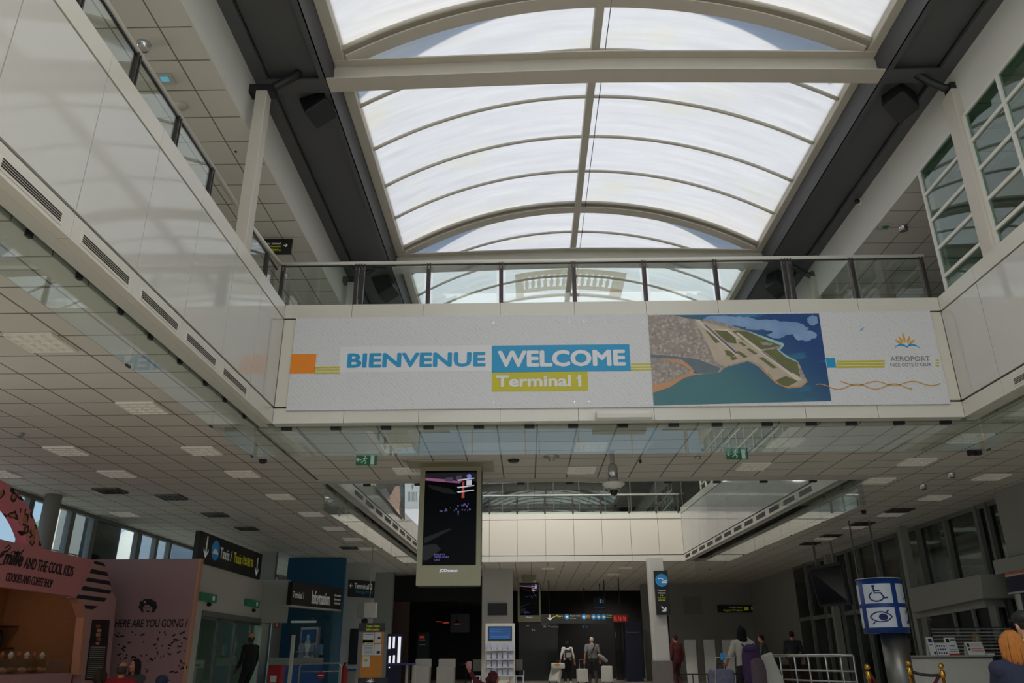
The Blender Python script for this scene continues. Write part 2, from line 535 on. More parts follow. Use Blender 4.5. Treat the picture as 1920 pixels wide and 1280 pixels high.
# second well, cladding runs slightly inward with distance
LK, RK = 0.0227, -0.0323
l2 = [16.3 + 1.1 * i for i in range(12)]
fascia('wall_left_far', 'x', XL, 1, 15.05, Y3, l2, LK, 15.28)
fascia('wall_right_far', 'x', 6.05, -1, 15.05, Y3, l2, RK, 15.28)
XR3 = 6.05 + RK * (Y3 - 15.28)
b2 = [-2.36, -1.34, -0.33, 0.69, 1.71, 2.73, 3.76, 4.75]
fascia('wall_bridge_far', 'y', Y3, -1, -3.4, XR3, b2, panel='panel2', z=(ZC, 4.35, 4.375, 5.615, 5.64, 5.83))

# ------------------------------------------------------------------ roof: dark side beams, frames, vault
def roof_side(name, xo, xi):
    s = 1 if xi > xo else -1
    mb = MB()
    mb.box((min(xo, xo + s * 0.2), -6, ZB), (max(xo, xo + s * 0.2), 30, ZB + 0.06))            # outer flange
    mb.box((min(xo + s * 0.2, xi), -6, ZB + 0.10), (max(xo + s * 0.2, xi), 30, ZB + 0.26))      # soffit plate
    mb.box((min(xi - s * 0.10, xi), -6, ZB), (max(xi - s * 0.10, xi), 30, ZB + 0.03))           # inner lip
    mb.prism([(xi - s * 0.02, -6, ZB), (xi, -6, ZB), (xi + s * 0.03, -6, ZB + 0.2), (xi + s * 0.07, -6, ZB + 0.36), (xi + s * 0.02, -6, ZB + 0.36)], (0, 36, 0))
    return struct(mb.build(name, M['beam']), 'charcoal steel side beam carrying the vaulted skylight')
roof_side('roof_beam_left', -4.0, -2.92)
roof_side('roof_beam_right', 6.40, 5.40)
XC = 1.25
def edge_beam(name, x0, x1):
    return struct(MB().box((x0, -6, 9.38), (x1, 30, 9.56)).build(name, M['cream'], bevel=0.01))
edge_beam('trim_6', -2.85, -2.67)
edge_beam('trim_7', 5.20, 5.38)
RV = 7.55
ZV = 10.58 - RV
PH = math.asin(3.94 / RV)
def arc(r, n=40, ph=PH):
    return [(XC + r * math.sin(-ph + 2 * ph * i / n), ZV + r * math.cos(-ph + 2 * ph * i / n)) for i in range(n + 1)]
def arch_band(mb, y0, y1, r0, r1, ph=PH):
    a, b = arc(r0, 40, ph), arc(r1, 40, ph)
    n = len(a)
    vs = [(x, y0, z) for x, z in a] + [(x, y0, z) for x, z in b] + [(x, y1, z) for x, z in a] + [(x, y1, z) for x, z in b]
    fs = []
    for i in range(n - 1):
        fs += [(i, i + 1, n + i + 1, n + i), (2 * n + i, 3 * n + i, 3 * n + i + 1, 2 * n + i + 1),
               (i, 2 * n + i, 2 * n + i + 1, i + 1), (n + i, n + i + 1, 3 * n + i + 1, 3 * n + i)]
    fs += [(0, n, 3 * n, 2 * n), (n - 1, 3 * n - 1, 4 * n - 1, 2 * n - 1)]
    mb.add(vs, fs, False)
FRAMES = [3.25, 9.3, 15.42, 21.5, 27.6]
for i, y in enumerate(FRAMES):
    mb = MB()
    arch_band(mb, y - 0.10, y + 0.14, RV - 0.12, RV - 0.095)      # lower flange
    arch_band(mb, y + 0.0, y + 0.03, RV - 0.10, RV + 0.02)        # web
    arch_band(mb, y - 0.10, y + 0.14, RV + 0.0, RV + 0.03)        # upper flange
    struct(mb.build('roof_arch', M['cream'], bevel=0.004), 'cream steel arch of the skylight, %s from the near end' % ordn(i))
    mb = MB()
    def tie(za, zb, ya, yb, x0, x1):
        xm = (x0 + x1) / 2
        cam_ = 0.10
        vs = []
        for yy in (ya, yb):
            for zz in (za, zb):
                for k in range(13):
                    t = k / 12
                    vs.append((x0 + (x1 - x0) * t, yy, zz + cam_ * (1 - abs(2 * t - 1) ** 1.3)))
        n = 13
        fs = []
        for k in range(n - 1):
            fs += [(k, k + 1, n + k + 1, n + k), (2 * n + k, 3 * n + k, 3 * n + k + 1, 2 * n + k + 1),
                   (k, 2 * n + k, 2 * n + k + 1, k + 1), (n + k, n + k + 1, 3 * n + k + 1, 3 * n + k)]
        fs += [(0, n, 3 * n, 2 * n), (n - 1, 3 * n - 1, 4 * n - 1, 2 * n - 1)]
        mb.add(vs, fs, False)
    tie(ZB, ZB + 0.022, y, y + 0.30, -2.93, 5.41)
    tie(ZB + 0.02, ZB + 0.34, y + 0.14, y + 0.16, -2.85, 5.35)
    tie(ZB + 0.335, ZB + 0.357, y, y + 0.30, -2.82, 5.33)
    struct(mb.build('roof_tie_beam', M['cream']), 'cream steel tie beam under the skylight, %s from the near end' % ordn(i))
    for s, xa, xb in (('left', -3.98, -2.93), ('right', 5.41, 6.38)):
        struct(MB().box((xa, y, ZB - 0.005), (xb, y + 0.3, ZB + 0.02)).box((xa, y + 0.12, ZB + 0.02), (xb, y + 0.18, ZB + 0.14)).build('roof_cross_beam', M['beam']),
               'short charcoal cross beam at the %s end of a tie beam' % s)
for y in FRAMES:  # unseen fins added outside so their shade falls on the skylight skin
    a = arc(RV + 0.06)
    struct(MB().prism([(x, y + 0.0, z) for x, z in a] + [(XC + 3.94, y, 10.67), (XC - 3.94, y, 10.67)], (0, 0.12, 0)).build('roof_shade_fin', M['cream']))
mb = MB().box((XC - 0.07, -6, 10.44), (XC + 0.07, 30, 10.62))
struct(mb.build('roof_ridge_beam', M['cream'], bevel=0.008))
tag(MB().tube([(XC + 0.17, -6 + 0.5 * i, 10.47 - 0.01 * math.sin(i * 1.7)) for i in range(72)], 0.007, 6).build('cable', M['black']),
    'thin black cable running beside the skylight ridge', 'cable')
k = 0
for y in [y0 + 1.19 * j for y0 in [-2.85] + FRAMES for j in (1, 2, 3, 4)]:
    if y > 29.5: continue
    struct(MB().tube([(x, y, z) for x, z in arc(RV, 32)], 0.033, 8).build('roof_glazing_bar', M['cream']))
for y in FRAMES:
    struct(MB().tube([(x, y - 0.16, z) for x, z in arc(RV - 0.02, 32)], 0.036, 8).build('roof_glazing_bar', M['cream']))

# the translucent skin
sm_ = bpy.data.materials.new('translucent_polycarbonate')
sm_.use_nodes = True
t = NT(sm_)
t.t.nodes.clear()
out = t.n('ShaderNodeOutputMaterial')
tc = t.n('ShaderNodeTexCoord')
mp = t.n('ShaderNodeMapping', ins={'Vector': tc.outputs['Object'], 'Scale': (0.35, 5.0, 1.0)})
nz = t.n('ShaderNodeTexNoise', ins={'Vector': mp.outputs[0], 'Scale': 1.6, 'Detail': 6.0, 'Roughness': 0.6})
mp2 = t.n('ShaderNodeMapping', ins={'Vector': tc.outputs['Object'], 'Scale': (0.5, 1.0, 1.0)})
nz2 = t.n('ShaderNodeTexNoise', ins={'Vector': mp2.outputs[0], 'Scale': 0.9, 'Detail': 3.0})
rp = t.n('ShaderNodeMapRange', ins={0: nz2.outputs[0], 1: 0.56, 2: 0.72, 3: 0.0, 4: 1.0})
base = t.mix(nz.outputs[0], (0.72, 0.70, 0.68, 1), (0.98, 0.96, 0.92, 1))
base = t.mix(t.math('MULTIPLY', rp.outputs[0], 0.5), base, (0.86, 0.81, 0.66, 1))
tl = t.n('ShaderNodeBsdfTranslucent', ins={'Color': base})
df = t.n('ShaderNodeBsdfDiffuse', ins={'Color': (0.75, 0.76, 0.76, 1)})
tr = t.n('ShaderNodeBsdfTransparent', ins={'Color': (0.9, 0.93, 0.97, 1)})
m1 = t.n('ShaderNodeMixShader', ins={0: 0.25, 1: tl.outputs[0], 2: df.outputs[0]})
m2 = t.n('ShaderNodeMixShader', ins={0: 0.05, 1: m1.outputs[0], 2: tr.outputs[0]})
t.link(m2.outputs[0], out.inputs['Surface'])
M['skin'] = sm_
ys = [-6.0, -2.85] + FRAMES + [30.0]
for i in range(len(ys) - 1):
    mb = MB()
    arch_band(mb, ys[i] + 0.01, ys[i + 1] - 0.01, RV + 0.035, RV + 0.05)
    struct(mb.build('roof_skylight_panel', sm_), 'translucent white vaulted skylight panel, %s from the near end' % ordn(i))
for y, nm in ((-6.1, 'wall_gable_near'), (30.0, 'wall_gable_far')):
    a = arc(RV + 0.05)
    struct(MB().prism([(x, y, z) for x, z in a] + [(XC + 3.94, y, 9.3), (XC - 3.94, y, 9.3)], (0, 0.1, 0)).build(nm, M['offwhite']))

# ------------------------------------------------------------------ columns and braces
for nm, lo, hi in (('column_left', (-3.89, 9.15, 5.9), (-3.72, 9.35, 8.72)), ('column_right', (6.29, 9.33, 5.9), (6.45, 9.60, 8.70)),
                   ('column_left_far', (-3.89, 15.42, 5.9), (-3.72, 15.62, 8.72)), ('column_right_far', (6.29, 15.42, 5.9), (6.45, 15.7, 8.70))):
    struct(MB().box(lo, hi).build(nm, M['cream'], bevel=0.012), 'cream steel post holding a dark brace under the roof')
for s, y, x0, x1 in ((1, 9.25, -3.9, -3.35), (-1, 9.45, 6.42, 5.92), (1, 15.5, -3.9, -3.35), (-1, 15.55, 6.42, 5.92)):
    mb = MB().tube([(x0 + 0.0, y, 8.78), (x0 + s * 0.14, y, 8.80), (x0 + s * 0.34, y, 8.92), (x1, y, 9.06), (x1 + s * 0.02, y, 9.2)], 0.06, 10)
    mb.box((x0 - 0.1, y - 0.09, 8.70), (x0 + 0.26, y + 0.09, 8.84))
    struct(mb.build('roof_brace', M['beam_dark']), 'dark curved tube brace between wall post and roof beam')

# ------------------------------------------------------------------ upper gallery windows (right) and far glazed screen
def window_grid(name, x, ys, zs, m='white', gm='glass_green', w=0.05, label=None, d=0.06):
    mb = MB()
    for y in ys: mb.box((x, y - w / 2, zs[0]), (x + d, y + w / 2, zs[-1]))
    for z in zs: mb.box((x + 0.004, ys[0] - w / 2, z - w / 2), (x + d - 0.004, ys[-1] + w / 2, z + w / 2))
    e = empty(name, (x, ys[0], zs[0]), label, None, None, 0, 'structure')
    mb.build('frame', M[m], e)
    MB().box((x + d / 2 - 0.004, ys[0], zs[0]), (x + d / 2 + 0.004, ys[-1], zs[-1])).build('glass', M[gm], e)
    return e
zs = [6.06, 6.30, 6.77, 7.26, 7.73, 8.19]
window_grid('window_1', 6.34, [9.31 - 0.845 * i for i in range(18)], zs)
window_grid('window_2', 6.34, [9.62, 10.70], zs)
window_grid('window_3', 6.34, [16.4 + 0.86 * i for i in range(15)], zs)
plate('wall_gallery_room', (9.6, -6, 5.9), (9.7, 10.75, 8.2), M['wallgrey'])
plate('wall_gallery_end', (6.5, 10.72, 5.9), (9.7, 10.8, 8.2), M['wallgrey'])
# dark glazed screen behind the far bridge
e = empty('window_4', (-4, 31.2, 5.92), None, None, None, 0, 'structure')
mb = MB()
for i in range(11): mb.box((-4 + 1.02 * i - 0.02, 31.2, 5.92), (-4 + 1.02 * i + 0.02, 31.26, 9.3))
for z in (5.94, 7.0, 8.2, 9.25): mb.box((-4, 31.2, z - 0.02), (6.3, 31.26, z + 0.02))
mb.build('frame', M['beam'], e)
MB().box((-4, 31.22, 5.92), (6.3, 31.235, 9.3)).build('glass', glass_mat('coated_dark_glass', (0.22, 0.25, 0.24, 1), 3.2), e)
plate('wall_dark_room', (-4.2, 34.0, 5.9), (6.5, 34.2, 9.3), M['soft_black'])

# unseen glazing behind the viewer, made up to let light in
e = empty('window_5', (0, -6.5, 0.3), None, None, None, 0, 'structure')
mb = MB()
for i in range(15): mb.box((-14 + 2 * i - 0.03, -6.55, 0.3), (-14 + 2 * i + 0.03, -6.45, 9.4))
for z in (0.33, 3.2, 4.2, 6.0, 9.3): mb.box((-14, -6.54, z - 0.03), (14, -6.46, z + 0.03))
mb.build('frame', M['white'], e)
MB().box((-14, -6.505, 0.3), (14, -6.495, 9.4)).build('glass', M['glass'], e)

# unseen spot lamps added in the second well to brighten the far bridge
for x in (-2.4, 1.25, 4.9):
    l = bpy.data.lights.new('fill_spot', 'SPOT')
    l.energy = 420; l.spot_size = R(110); l.spot_blend = 0.6; l.shadow_soft_size = 0.25; l.color = (1.0, 0.97, 0.92)
    o = bpy.data.objects.new('fill_spot', l)
    COL.objects.link(o)
    o.location = (x, 25.4, 9.0)
    o.rotation_euler = (Vector((1.3 + (x - 1.25) * 0.8, Y3, 4.9)) - Vector(o.location)).to_track_quat('-Z', 'Z').to_euler()
# ================================================================== things of the upper level
# ------------------------------------------------------------------ glass railings
def railing(name, label, pts_rail, posts, panes, zdeck, zrail, along, double=()):
    """pts_rail: handrail path; posts: positions along; panes: (a, b) spans; along = ('x', y) or ('y', x)"""
    ax, cst = along
    e = empty(name, Vector(pts_rail[0]) - Vector((0, 0, zrail - zdeck)), label, 'railing')
    MB().tube(pts_rail, 0.034, 12).build('handrail', M['rail'], e)
    u = MB()
    for a, b in panes:
        if ax == 'x': u.box((a, cst - 0.012, zrail - 0.048), (b, cst + 0.012, zrail - 0.03))
        else: u.box((cst - 0.012, a, zrail - 0.055), (cst + 0.012, b, zrail - 0.03))
    u.build('under_rail_channel', M['black'], e)
    for p in posts:
        offs = (-0.045, 0.045) if p in double else (0.0,)
        mb = MB()
        for o in offs:
            for q in ((-0.022, 0.022)):
                c = p + o + q
                if ax == 'x': mb.box((c - 0.009, cst - 0.03, zdeck), (c + 0.009, cst + 0.03, zrail - 0.02))
                else: mb.box((cst - 0.03, c - 0.009, zdeck), (cst + 0.03, c + 0.009, zrail - 0.02))
            c = p + o
            if ax == 'x': mb.box((c - 0.014, cst - 0.018, zdeck), (c + 0.014, cst + 0.018, zrail - 0.12))
            else: mb.box((cst - 0.018, c - 0.014, zdeck), (cst + 0.018, c + 0.014, zrail - 0.12))
        mb.build('post', M['post'], e)
    for a, b in panes:
        mb = MB()
        if ax == 'x': mb.box((a + 0.07, cst - 0.005, zdeck + 0.01), (b - 0.07, cst + 0.005, zrail - 0.06))
        else: mb.box((cst - 0.005, a + 0.07, zdeck + 0.01), (cst + 0.005, b - 0.07, zrail - 0.06))
        mb.build('glass_panel', M['glass'], e)
    return e
bp = [-3.80, -2.58, -1.49, -0.35, 0.79, 1.89, 3.0, 4.12, 5.13, 6.22]
YR = YB + 0.12
ZR = 6.80
railing('glass_railing', 'long glass railing along the footbridge above the welcome banner',
        [(-3.86, YR, ZR), (0, YR, ZR), (3, YR, ZR), (6.27, YR, ZR)], bp, list(zip(bp[:-1], bp[1:])), ZT - 0.02, ZR, ('x', YR), (-2.58, 4.12))
lp = [10.62 - 0.0] + [9.02 - 1.0 * i for i in range(15)]
lp = sorted(lp)
railing('glass_railing', 'glass railing along the left gallery edge above the white panels',
        [(-3.88, -5.2, 6.70), (-3.88, 2, 6.70), (-3.88, 9.05, 6.70)], [p - 0.85 for p in lp if p < 9.5], [(a - 0.85, b - 0.85) for a, b in zip(lp[:-2], lp[1:-1])], ZT - 0.02, 6.70, ('y', -3.88))
railing('glass_railing', 'short glass railing between left post and footbridge corner',
        [(-3.88, 9.36, 6.70), (-3.87, 10.2, 6.75), (-3.86, YR, 6.80)], [10.40], [(9.36, 10.38), (10.42, 10.9)], ZT - 0.02, 6.72, ('y', -3.88))
fp = [-2.36, -1.34, -0.33, 0.69, 1.71, 2.73, 3.76, 4.75, 5.55]
railing('glass_railing', 'distant glass railing on the far footbridge of the second well',
        [(-3.4, Y3 + 0.1, 6.53), (0, Y3 + 0.1, 6.53), (5.6, Y3 + 0.1, 6.53)], fp, list(zip(fp[:-1], fp[1:])), 5.81, 6.53, ('x', Y3 + 0.1))

# ------------------------------------------------------------------ slotted air vents of the side bands
def vent(axis, c, s, a, b, label, group, z0=4.185, z1=4.30, k=0.0, y0=0.0, rim=0.025):
    f = 0.004 * s
    cc = c + k * ((a + b) / 2 - y0)
    mb = MB()
    c0_, c1_ = c + k * (a - y0), c + k * (b - y0)
    mb.prism([(c0_, a, z0), (c1_, b, z0), (c1_, b, z1), (c0_, a, z1)], (f, 0, 0))
    o = mb.build('air_vent', M['panel2'])
    tag(o, label, 'vent', group)
    sl = MB()
    sw = 0.05 if k == 0 else 0.075
    h = (z1 - z0)
    for i in range(4):
        zc = z0 + h * (0.26 + 0.17 * i)
        ra, rb = c + k * (a + rim - y0) + f, c + k * (b - rim - y0) + f
        sl.prism([(ra, a + rim, zc - h * sw), (rb, b - rim, zc - h * sw), (rb, b - rim, zc + h * sw), (ra, a + rim, zc + h * sw)], (f * .6, 0, 0))
    sl.build('slots', M['black'], o)
lv = [(4.52, 5.32), (5.60, 6.45), (6.67, 7.53), (7.74, 8.61), (8.84, 9.70)]
for i, (a, b) in enumerate(lv):
    vent('x', XL, 1, a, b, 'slotted air vent in the left white fascia, %s from the top left of the photo' % ordn(i), 'air vents in the left fascia')
vent('x', XR, -1, 8.9, 9.62, 'slotted air vent in the right white fascia beside the banner corner', 'air vents in the right fascia')
for i in range(10):
    a = 16.35 + 1.1 * i
    vent('x', XL, 1, a + 0.12, a + 0.95, 'dark air vent in the left fascia of the second well, %s beyond the hanging screen' % ordn(i),
         'air vents of the second well left side', 4.19, 4.35, LK, 15.28)
for i in range(12):
    a = 16.35 + 1.03 * i
    vent('x', 6.05, -1, a + 0.12, a + 0.9, 'dark air vent in the right fascia of the second well, %s from its near end' % ordn(i),
         'air vents of the second well right side', 4.18, 4.35, RK, 15.28)

# ------------------------------------------------------------------ hanging smoke glass below the fascias
def curtain(label, axis, c, spans, z0, z1, clips, k=0.0, y0=0.0, tips=True):
    e = empty('smoke_curtain', (c, spans[0][0], z0) if axis == 'x' else (spans[0][0], c, z0), label, 'glass curtain')
    def X(y): return c + k * (y - y0)
    for a, b in spans:
        mb = MB()
        if axis == 'x':
            t_ = 0.006
            vs = [(X(a) - t_, a + .006, z0), (X(a) + t_, a + .006, z0), (X(b) + t_, b - .006, z0), (X(b) - t_, b - .006, z0)]
            mb.prism(vs, (0, 0, z1 - z0))
        else: mb.box((a + .006, c - .006, z0), (b - .006, c + .006, z1))
        mb.build('glass_panel', M['glass_smoke'], e)
    for p in clips:
        if axis == 'x': lo, hi = (X(p) - 0.018, p - 0.03, ZC - 0.03), (X(p) + 0.018, p + 0.03, ZC + 0.03)
        else: lo, hi = (p - 0.07, c - 0.03, ZC - 0.04), (p + 0.075, c + 0.035, ZC + 0.03)
        MB().box(lo, hi).build('clip', M['soft_black'], e)
    if tips:
        for a, b in spans:
            if axis == 'x': MB().box((X(b) - 0.010, b - 0.07, z0 - 0.010), (X(b) + 0.010, b + 0.01, z0 + 0.012)).build('corner_shoe', M['soft_black'], e)
    return e
curtain('frameless smoke glass hanging under the left white fascia', 'x', -3.94, [(-5.9 + 2.19 * i, -5.9 + 2.19 * (i + 1)) for i in range(8)][:7] + [(9.43, 11.0)], 3.70, 4.28,
        [-5 + 0.75 * i for i in range(14)] + [5.38, 6.13, 6.89, 7.54, 8.29, 9.05, 9.72, 10.48])
curtain('frameless smoke glass hanging under the welcome banner bridge', 'y', 11.08, [(-4.0, -1.9), (-1.9, 0.2), (0.2, 2.35), (2.35, 4.45), (4.45, 6.6)], 3.72, 4.28,
        [-3.52, -2.79, -2.05, -1.42, -0.68, 0.06, 0.7, 1.43, 2.17, 2.8, 3.53, 4.17, 4.75, 5.44, 6.11])
curtain('frameless smoke glass hanging under the right white fascia', 'x', 6.57, [(-5.9 + 2.19 * i, -5.9 + 2.19 * (i + 1)) for i in range(7)] + [(9.43, 11.0)], 3.70, 4.28,
        [-5 + 0.85 * i for i in range(18)])
curtain('clear smoke glass along the near edge of the second well', 'y', 15.12, [(-3.75, -1.6), (-1.6, 0.5), (0.5, 2.6), (2.6, 4.6), (4.6, 6.5)], 3.66, 4.22,
        [-3.1, -2.1, -1.05, -0.1, 0.85, 1.8, 2.75, 3.7, 4.6, 5.55])
curtain('clear smoke glass along the left side of the second well', 'x', -3.93, [(15.2 + 1.95 * i, 15.2 + 1.95 * (i + 1)) for i in range(7)], 3.66, 4.26,
        [15.9 + 0.95 * i for i in range(13)], LK, 15.28)
curtain('clear smoke glass along the right side of the second well', 'x', 6.42, [(15.2 + 1.95 * i, 15.2 + 1.95 * (i + 1)) for i in range(7)], 3.66, 4.26,
        [15.9 + 0.95 * i for i in range(13)], RK, 15.28)

# ------------------------------------------------------------------ loudspeakers under the roof beams
def speaker(p, rz, label, group='loudspeakers under the skylight'):
    e = empty('loudspeaker', p, label, 'speaker', group)
    p = Vector(p)
    Rm = Matrix.Rotation(rz, 3, 'Z') @ Matrix.Rotation(R(-28) if p.x < 1 else R(28), 3, 'Y') @ Matrix.Rotation(R(-14), 3, 'X')
    MB().bevbox(p + Vector((-.2, -.18, -.33)), p + Vector((.2, .18, .33)), 0.03, 2, 3, Rm, p).build('cabinet', M['soft_black'], e, bevel=0.008)
    g = MB().box(p + Vector((-.17, -.19, -.29)), p + Vector((.17, -.178, .29)), Rm, p)
    g.build('grille', M['black'], e)
    b = MB()
    for s in (-1, 1): b.box(p + Vector((s * .2 - .012, -.025, -.05)), p + Vector((s * .2 + .012, .025, .38)), Rm, p)
    b.box(p + Vector((-.21, -.025, .36)), p + Vector((.21, .025, .385)), Rm, p)
    b.cyl(p + Rm @ Vector((0, 0, .37)), (p.x, p.y + 0.05, ZB + 0.11), 0.018)
    b.build('bracket', M['beam_dark'], e)
q = at(594, 195, 'y', 9.95)
speaker((q.x, q.y, q.z), R(-14), 'black loudspeaker hanging at the left end of the near tie beam')
q = at(1686, 185, 'y', 9.95)
speaker((q.x, q.y, q.z), R(30), 'black loudspeaker hanging at the right end of the near tie beam')
q = at(722, 536, 'y', 16.1)
speaker((q.x, q.y, q.z), R(-14), 'black loudspeaker seen through the bridge railing on the left')
q = at(1458, 528, 'y', 16.1)
speaker((q.x, q.y, q.z), R(30), 'black loudspeaker seen through the bridge railing on the right')

# wall camera under the right beam
q = at(1612, 378, 'x', 6.38)
e = empty('dome_camera', q, 'small black camera with white mount on the right bulkhead', 'camera')
MB().ball(q, (0.05, 0.07, 0.07)).build('mount', M['white'], e)
MB().ball(q + Vector((-0.07, -0.05, -0.02)), 0.05).build('lens_dome', M['black'], e)

# upper ceiling fittings
def downlight(p, label, lit=False, r=0.075):
    e = empty('downlight', p, label, 'ceiling light', 'small round downlights')
    p = Vector(p)
    MB().lathe([(r * 0.55, -0.09), (r * 0.9, -0.09), (r, -0.02), (r * 1.15, 0.0), (r * 0.6, 0.0)], p).build('chrome_ring', M['chrome'], e)
    MB().lathe([(0.001, -0.075), (r * 0.55, -0.075), (r * 0.55, -0.06), (0.001, -0.06)], p).build('lamp', M['led'] if lit else M['white'], e)
downlight(at(270, 82, 'z', ZU), 'lit round downlight in the upper ceiling at top left', True)
downlight(at(535, 515, 'z', ZU), 'unlit chrome downlight in the upper ceiling behind the railing corner')
downlight(at(1693, 424, 'z', ZU + 0.03), 'unlit chrome downlight in the upper ceiling on the right')
for px, py, z, lb in ((312, 147, ZU, 'white emergency lamp with glowing cyan lens on the upper left ceiling'), (1658, 424, ZU + 0.03, 'grey emergency lamp with green lens on the upper right ceiling')):
    q = at(px, py, 'z', z)
    e = empty('emergency_lamp', q, lb, 'emergency light')
    MB().box(q + Vector((-.1, -.1, -.03)), q + Vector((.1, .1, 0))).build('housing', M['offwhite'], e, bevel=0.008)
    MB().box(q + Vector((-.05, -.07, -.055)), q + Vector((.05, .0, -.03))).build('lens', M['cyan_led'] if px < 900 else M['exit_green'], e, bevel=0.006)
q = at(339, 198, 'z', ZU)
tag(MB().lathe([(0.001, -0.02), (0.09, -0.02), (0.1, 0), (0.001, 0)], q).build('ceiling_speaker', M['panel2']), 'round beige speaker grille in the upper left ceiling', 'ceiling speaker')
q = at(442, 284, 'z', ZU)
tag(MB().ball(q, (0.02, 0.02, 0.02)).build('sprinkler', M['black']), 'tiny dark sprinkler head in the upper left ceiling', 'sprinkler')

# hanging black sign of the upper left gallery
def sign_plane(px0, py0, px1, py1, y, m, label, cat, name='hanging_sign', t=0.05):
    a, b = at(px0, py0, 'y', y), at(px1, py1, 'y', y)
    o = MB().box((a.x, y, b.z), (b.x, y + t, a.z)).build(name, m, None, bevel=0.004)
    tag(o, label, cat)
    return o, a, b
YS = 12.6
o, a, b = sign_plane(455, 447, 545, 475, YS, M['sign_black'], 'black hanging direction sign with white arrow in the upper left gallery', 'sign')
def letters_on(parent, body, px0, py0, px1, py1, y, m, bold=0.0, thick=0.003):
    """px0,py0 = lower left and px1,py1 = upper right of the lettering, on the plane y"""
    A, B = at(px0, py0, 'y', y), at(px1, py1, 'y', y)
    return lettering(body, m, parent, (A.x, y, A.z), (B.x, y, A.z), (A.x, y, B.z), bold, thick)
letters_on(o, 'M\u00e9decine du travail', 470, 459, 527, 454, YS - 0.002, M['sign_white'])
letters_on(o, 'Safety and health', 472, 465, 527, 460, YS - 0.002, M['sign_yellow'])
letters_on(o, '\u804c\u4e1a\u533b\u7597\u4e2d\u5fc3', 500, 471, 527, 466, YS - 0.002, M['sign_yellow'])
def arrow(parent, c, y, L, ang, m, w=0.18):
    """flat arrow of length L on plane y, pointing along ang (0 = right)"""
    d, n = Vector((math.cos(ang), 0, math.sin(ang))), Vector((-math.sin(ang), 0, math.cos(ang)))
    c = Vector((c[0], y, c[2]))
    mb = MB()
    h = L * w / 2
    tip = c + d * L / 2
    mb.prism([c - d * L / 2 - n * h, c - d * L / 2 + n * h, tip - d * h + n * h, tip - d * h - n * h], (0, -0.003, 0))
    for s in (1, -1):
        q0 = tip
        q1 = tip - d * L * 0.42 + n * s * L * 0.42
        dd = (q1 - q0).normalized(); nn = Vector((-dd.z, 0, dd.x))
        mb.prism([q0 - nn * h, q0 + nn * h, q1 + nn * h, q1 - nn * h], (0, -0.003, 0))
    return mb.build('arrow', m, parent)
q = at(535, 460, 'y', YS)
arrow(o, q, YS - 0.002, 0.075, 0, M['sign_white'])

# printed balustrade glued beneath the skylight (flat picture on the curved panel)
e = empty('balustrade_picture', (1.3, 19.5, 10.5), 'picture of a pale stone balustrade on the skylight beyond the bridge railing', 'picture')
def print_mat(name, c1, c2):
    m = noisy(name, c1, c2, 6.0, 0.9)
    t = NT(m)
    p = t.t.nodes['Principled BSDF']
    out = t.t.nodes['Material Output']
    src = p.inputs['Base Color'].links[0].from_socket
    tl = t.n('ShaderNodeBsdfTranslucent', ins={'Color': src})
    mx = t.n('ShaderNodeMixShader', ins={0: 0.25, 1: tl.outputs[0], 2: p.outputs[0]})
    t.link(mx.outputs[0], out.inputs['Surface'])
    return m
M['stone'] = print_mat('printed_stone', rgb(250, 246, 238), rgb(240, 232, 218))
M['stone_d'] = print_mat('printed_shadow', rgb(205, 198, 186), rgb(190, 184, 172))
def sheet(x0, x1, y0, y1, dr, m, name, n=8):
    mb = MB()
    for i in range(n):
        xa, xb = x0 + (x1 - x0) * i / n, x0 + (x1 - x0) * (i + 1) / n
        za = ZV + math.sqrt((RV + dr) ** 2 - (xa - XC) ** 2); zb = ZV + math.sqrt((RV + dr) ** 2 - (xb - XC) ** 2)
        mb.prism([(xa, y0, za), (xb, y0, zb), (xb, y1, zb), (xa, y1, za)], (0, 0, 0.003))
    return mb.build(name, m, e)
sheet(0.0, 2.75, 18.62, 18.90, 0.018, M['stone'], 'top_rail', 14)
sheet(0.0, 2.75, 19.62, 19.86, 0.018, M['stone'], 'bottom_rail', 14)
sheet(0.0, 2.75, 20.10, 20.35, 0.018, M['stone'], 'plinth', 14)
sheet(-0.22, 0.0, 18.62, 20.35, 0.018, M['stone'], 'end_pier', 3)
sheet(2.42, 2.75, 18.9, 20.2, 0.016, M['stone'], 'end_pier', 3)
for i in range(14):
    x = 0.09 + 0.17 * i
    mb = MB()
    for (ya, yb, w) in ((18.9, 18.98, .05), (18.98, 19.2, .032), (19.2, 19.5, .055), (19.5, 19.62, .04)):
        za = ZV + math.sqrt((RV + 0.014) ** 2 - (x - XC) ** 2)
        mb.prism([(x - w, ya, za), (x + w, ya, za), (x + w, yb, za), (x - w, yb, za)], (0, 0, 0.003))
    mb.build('baluster', M['stone'], e)

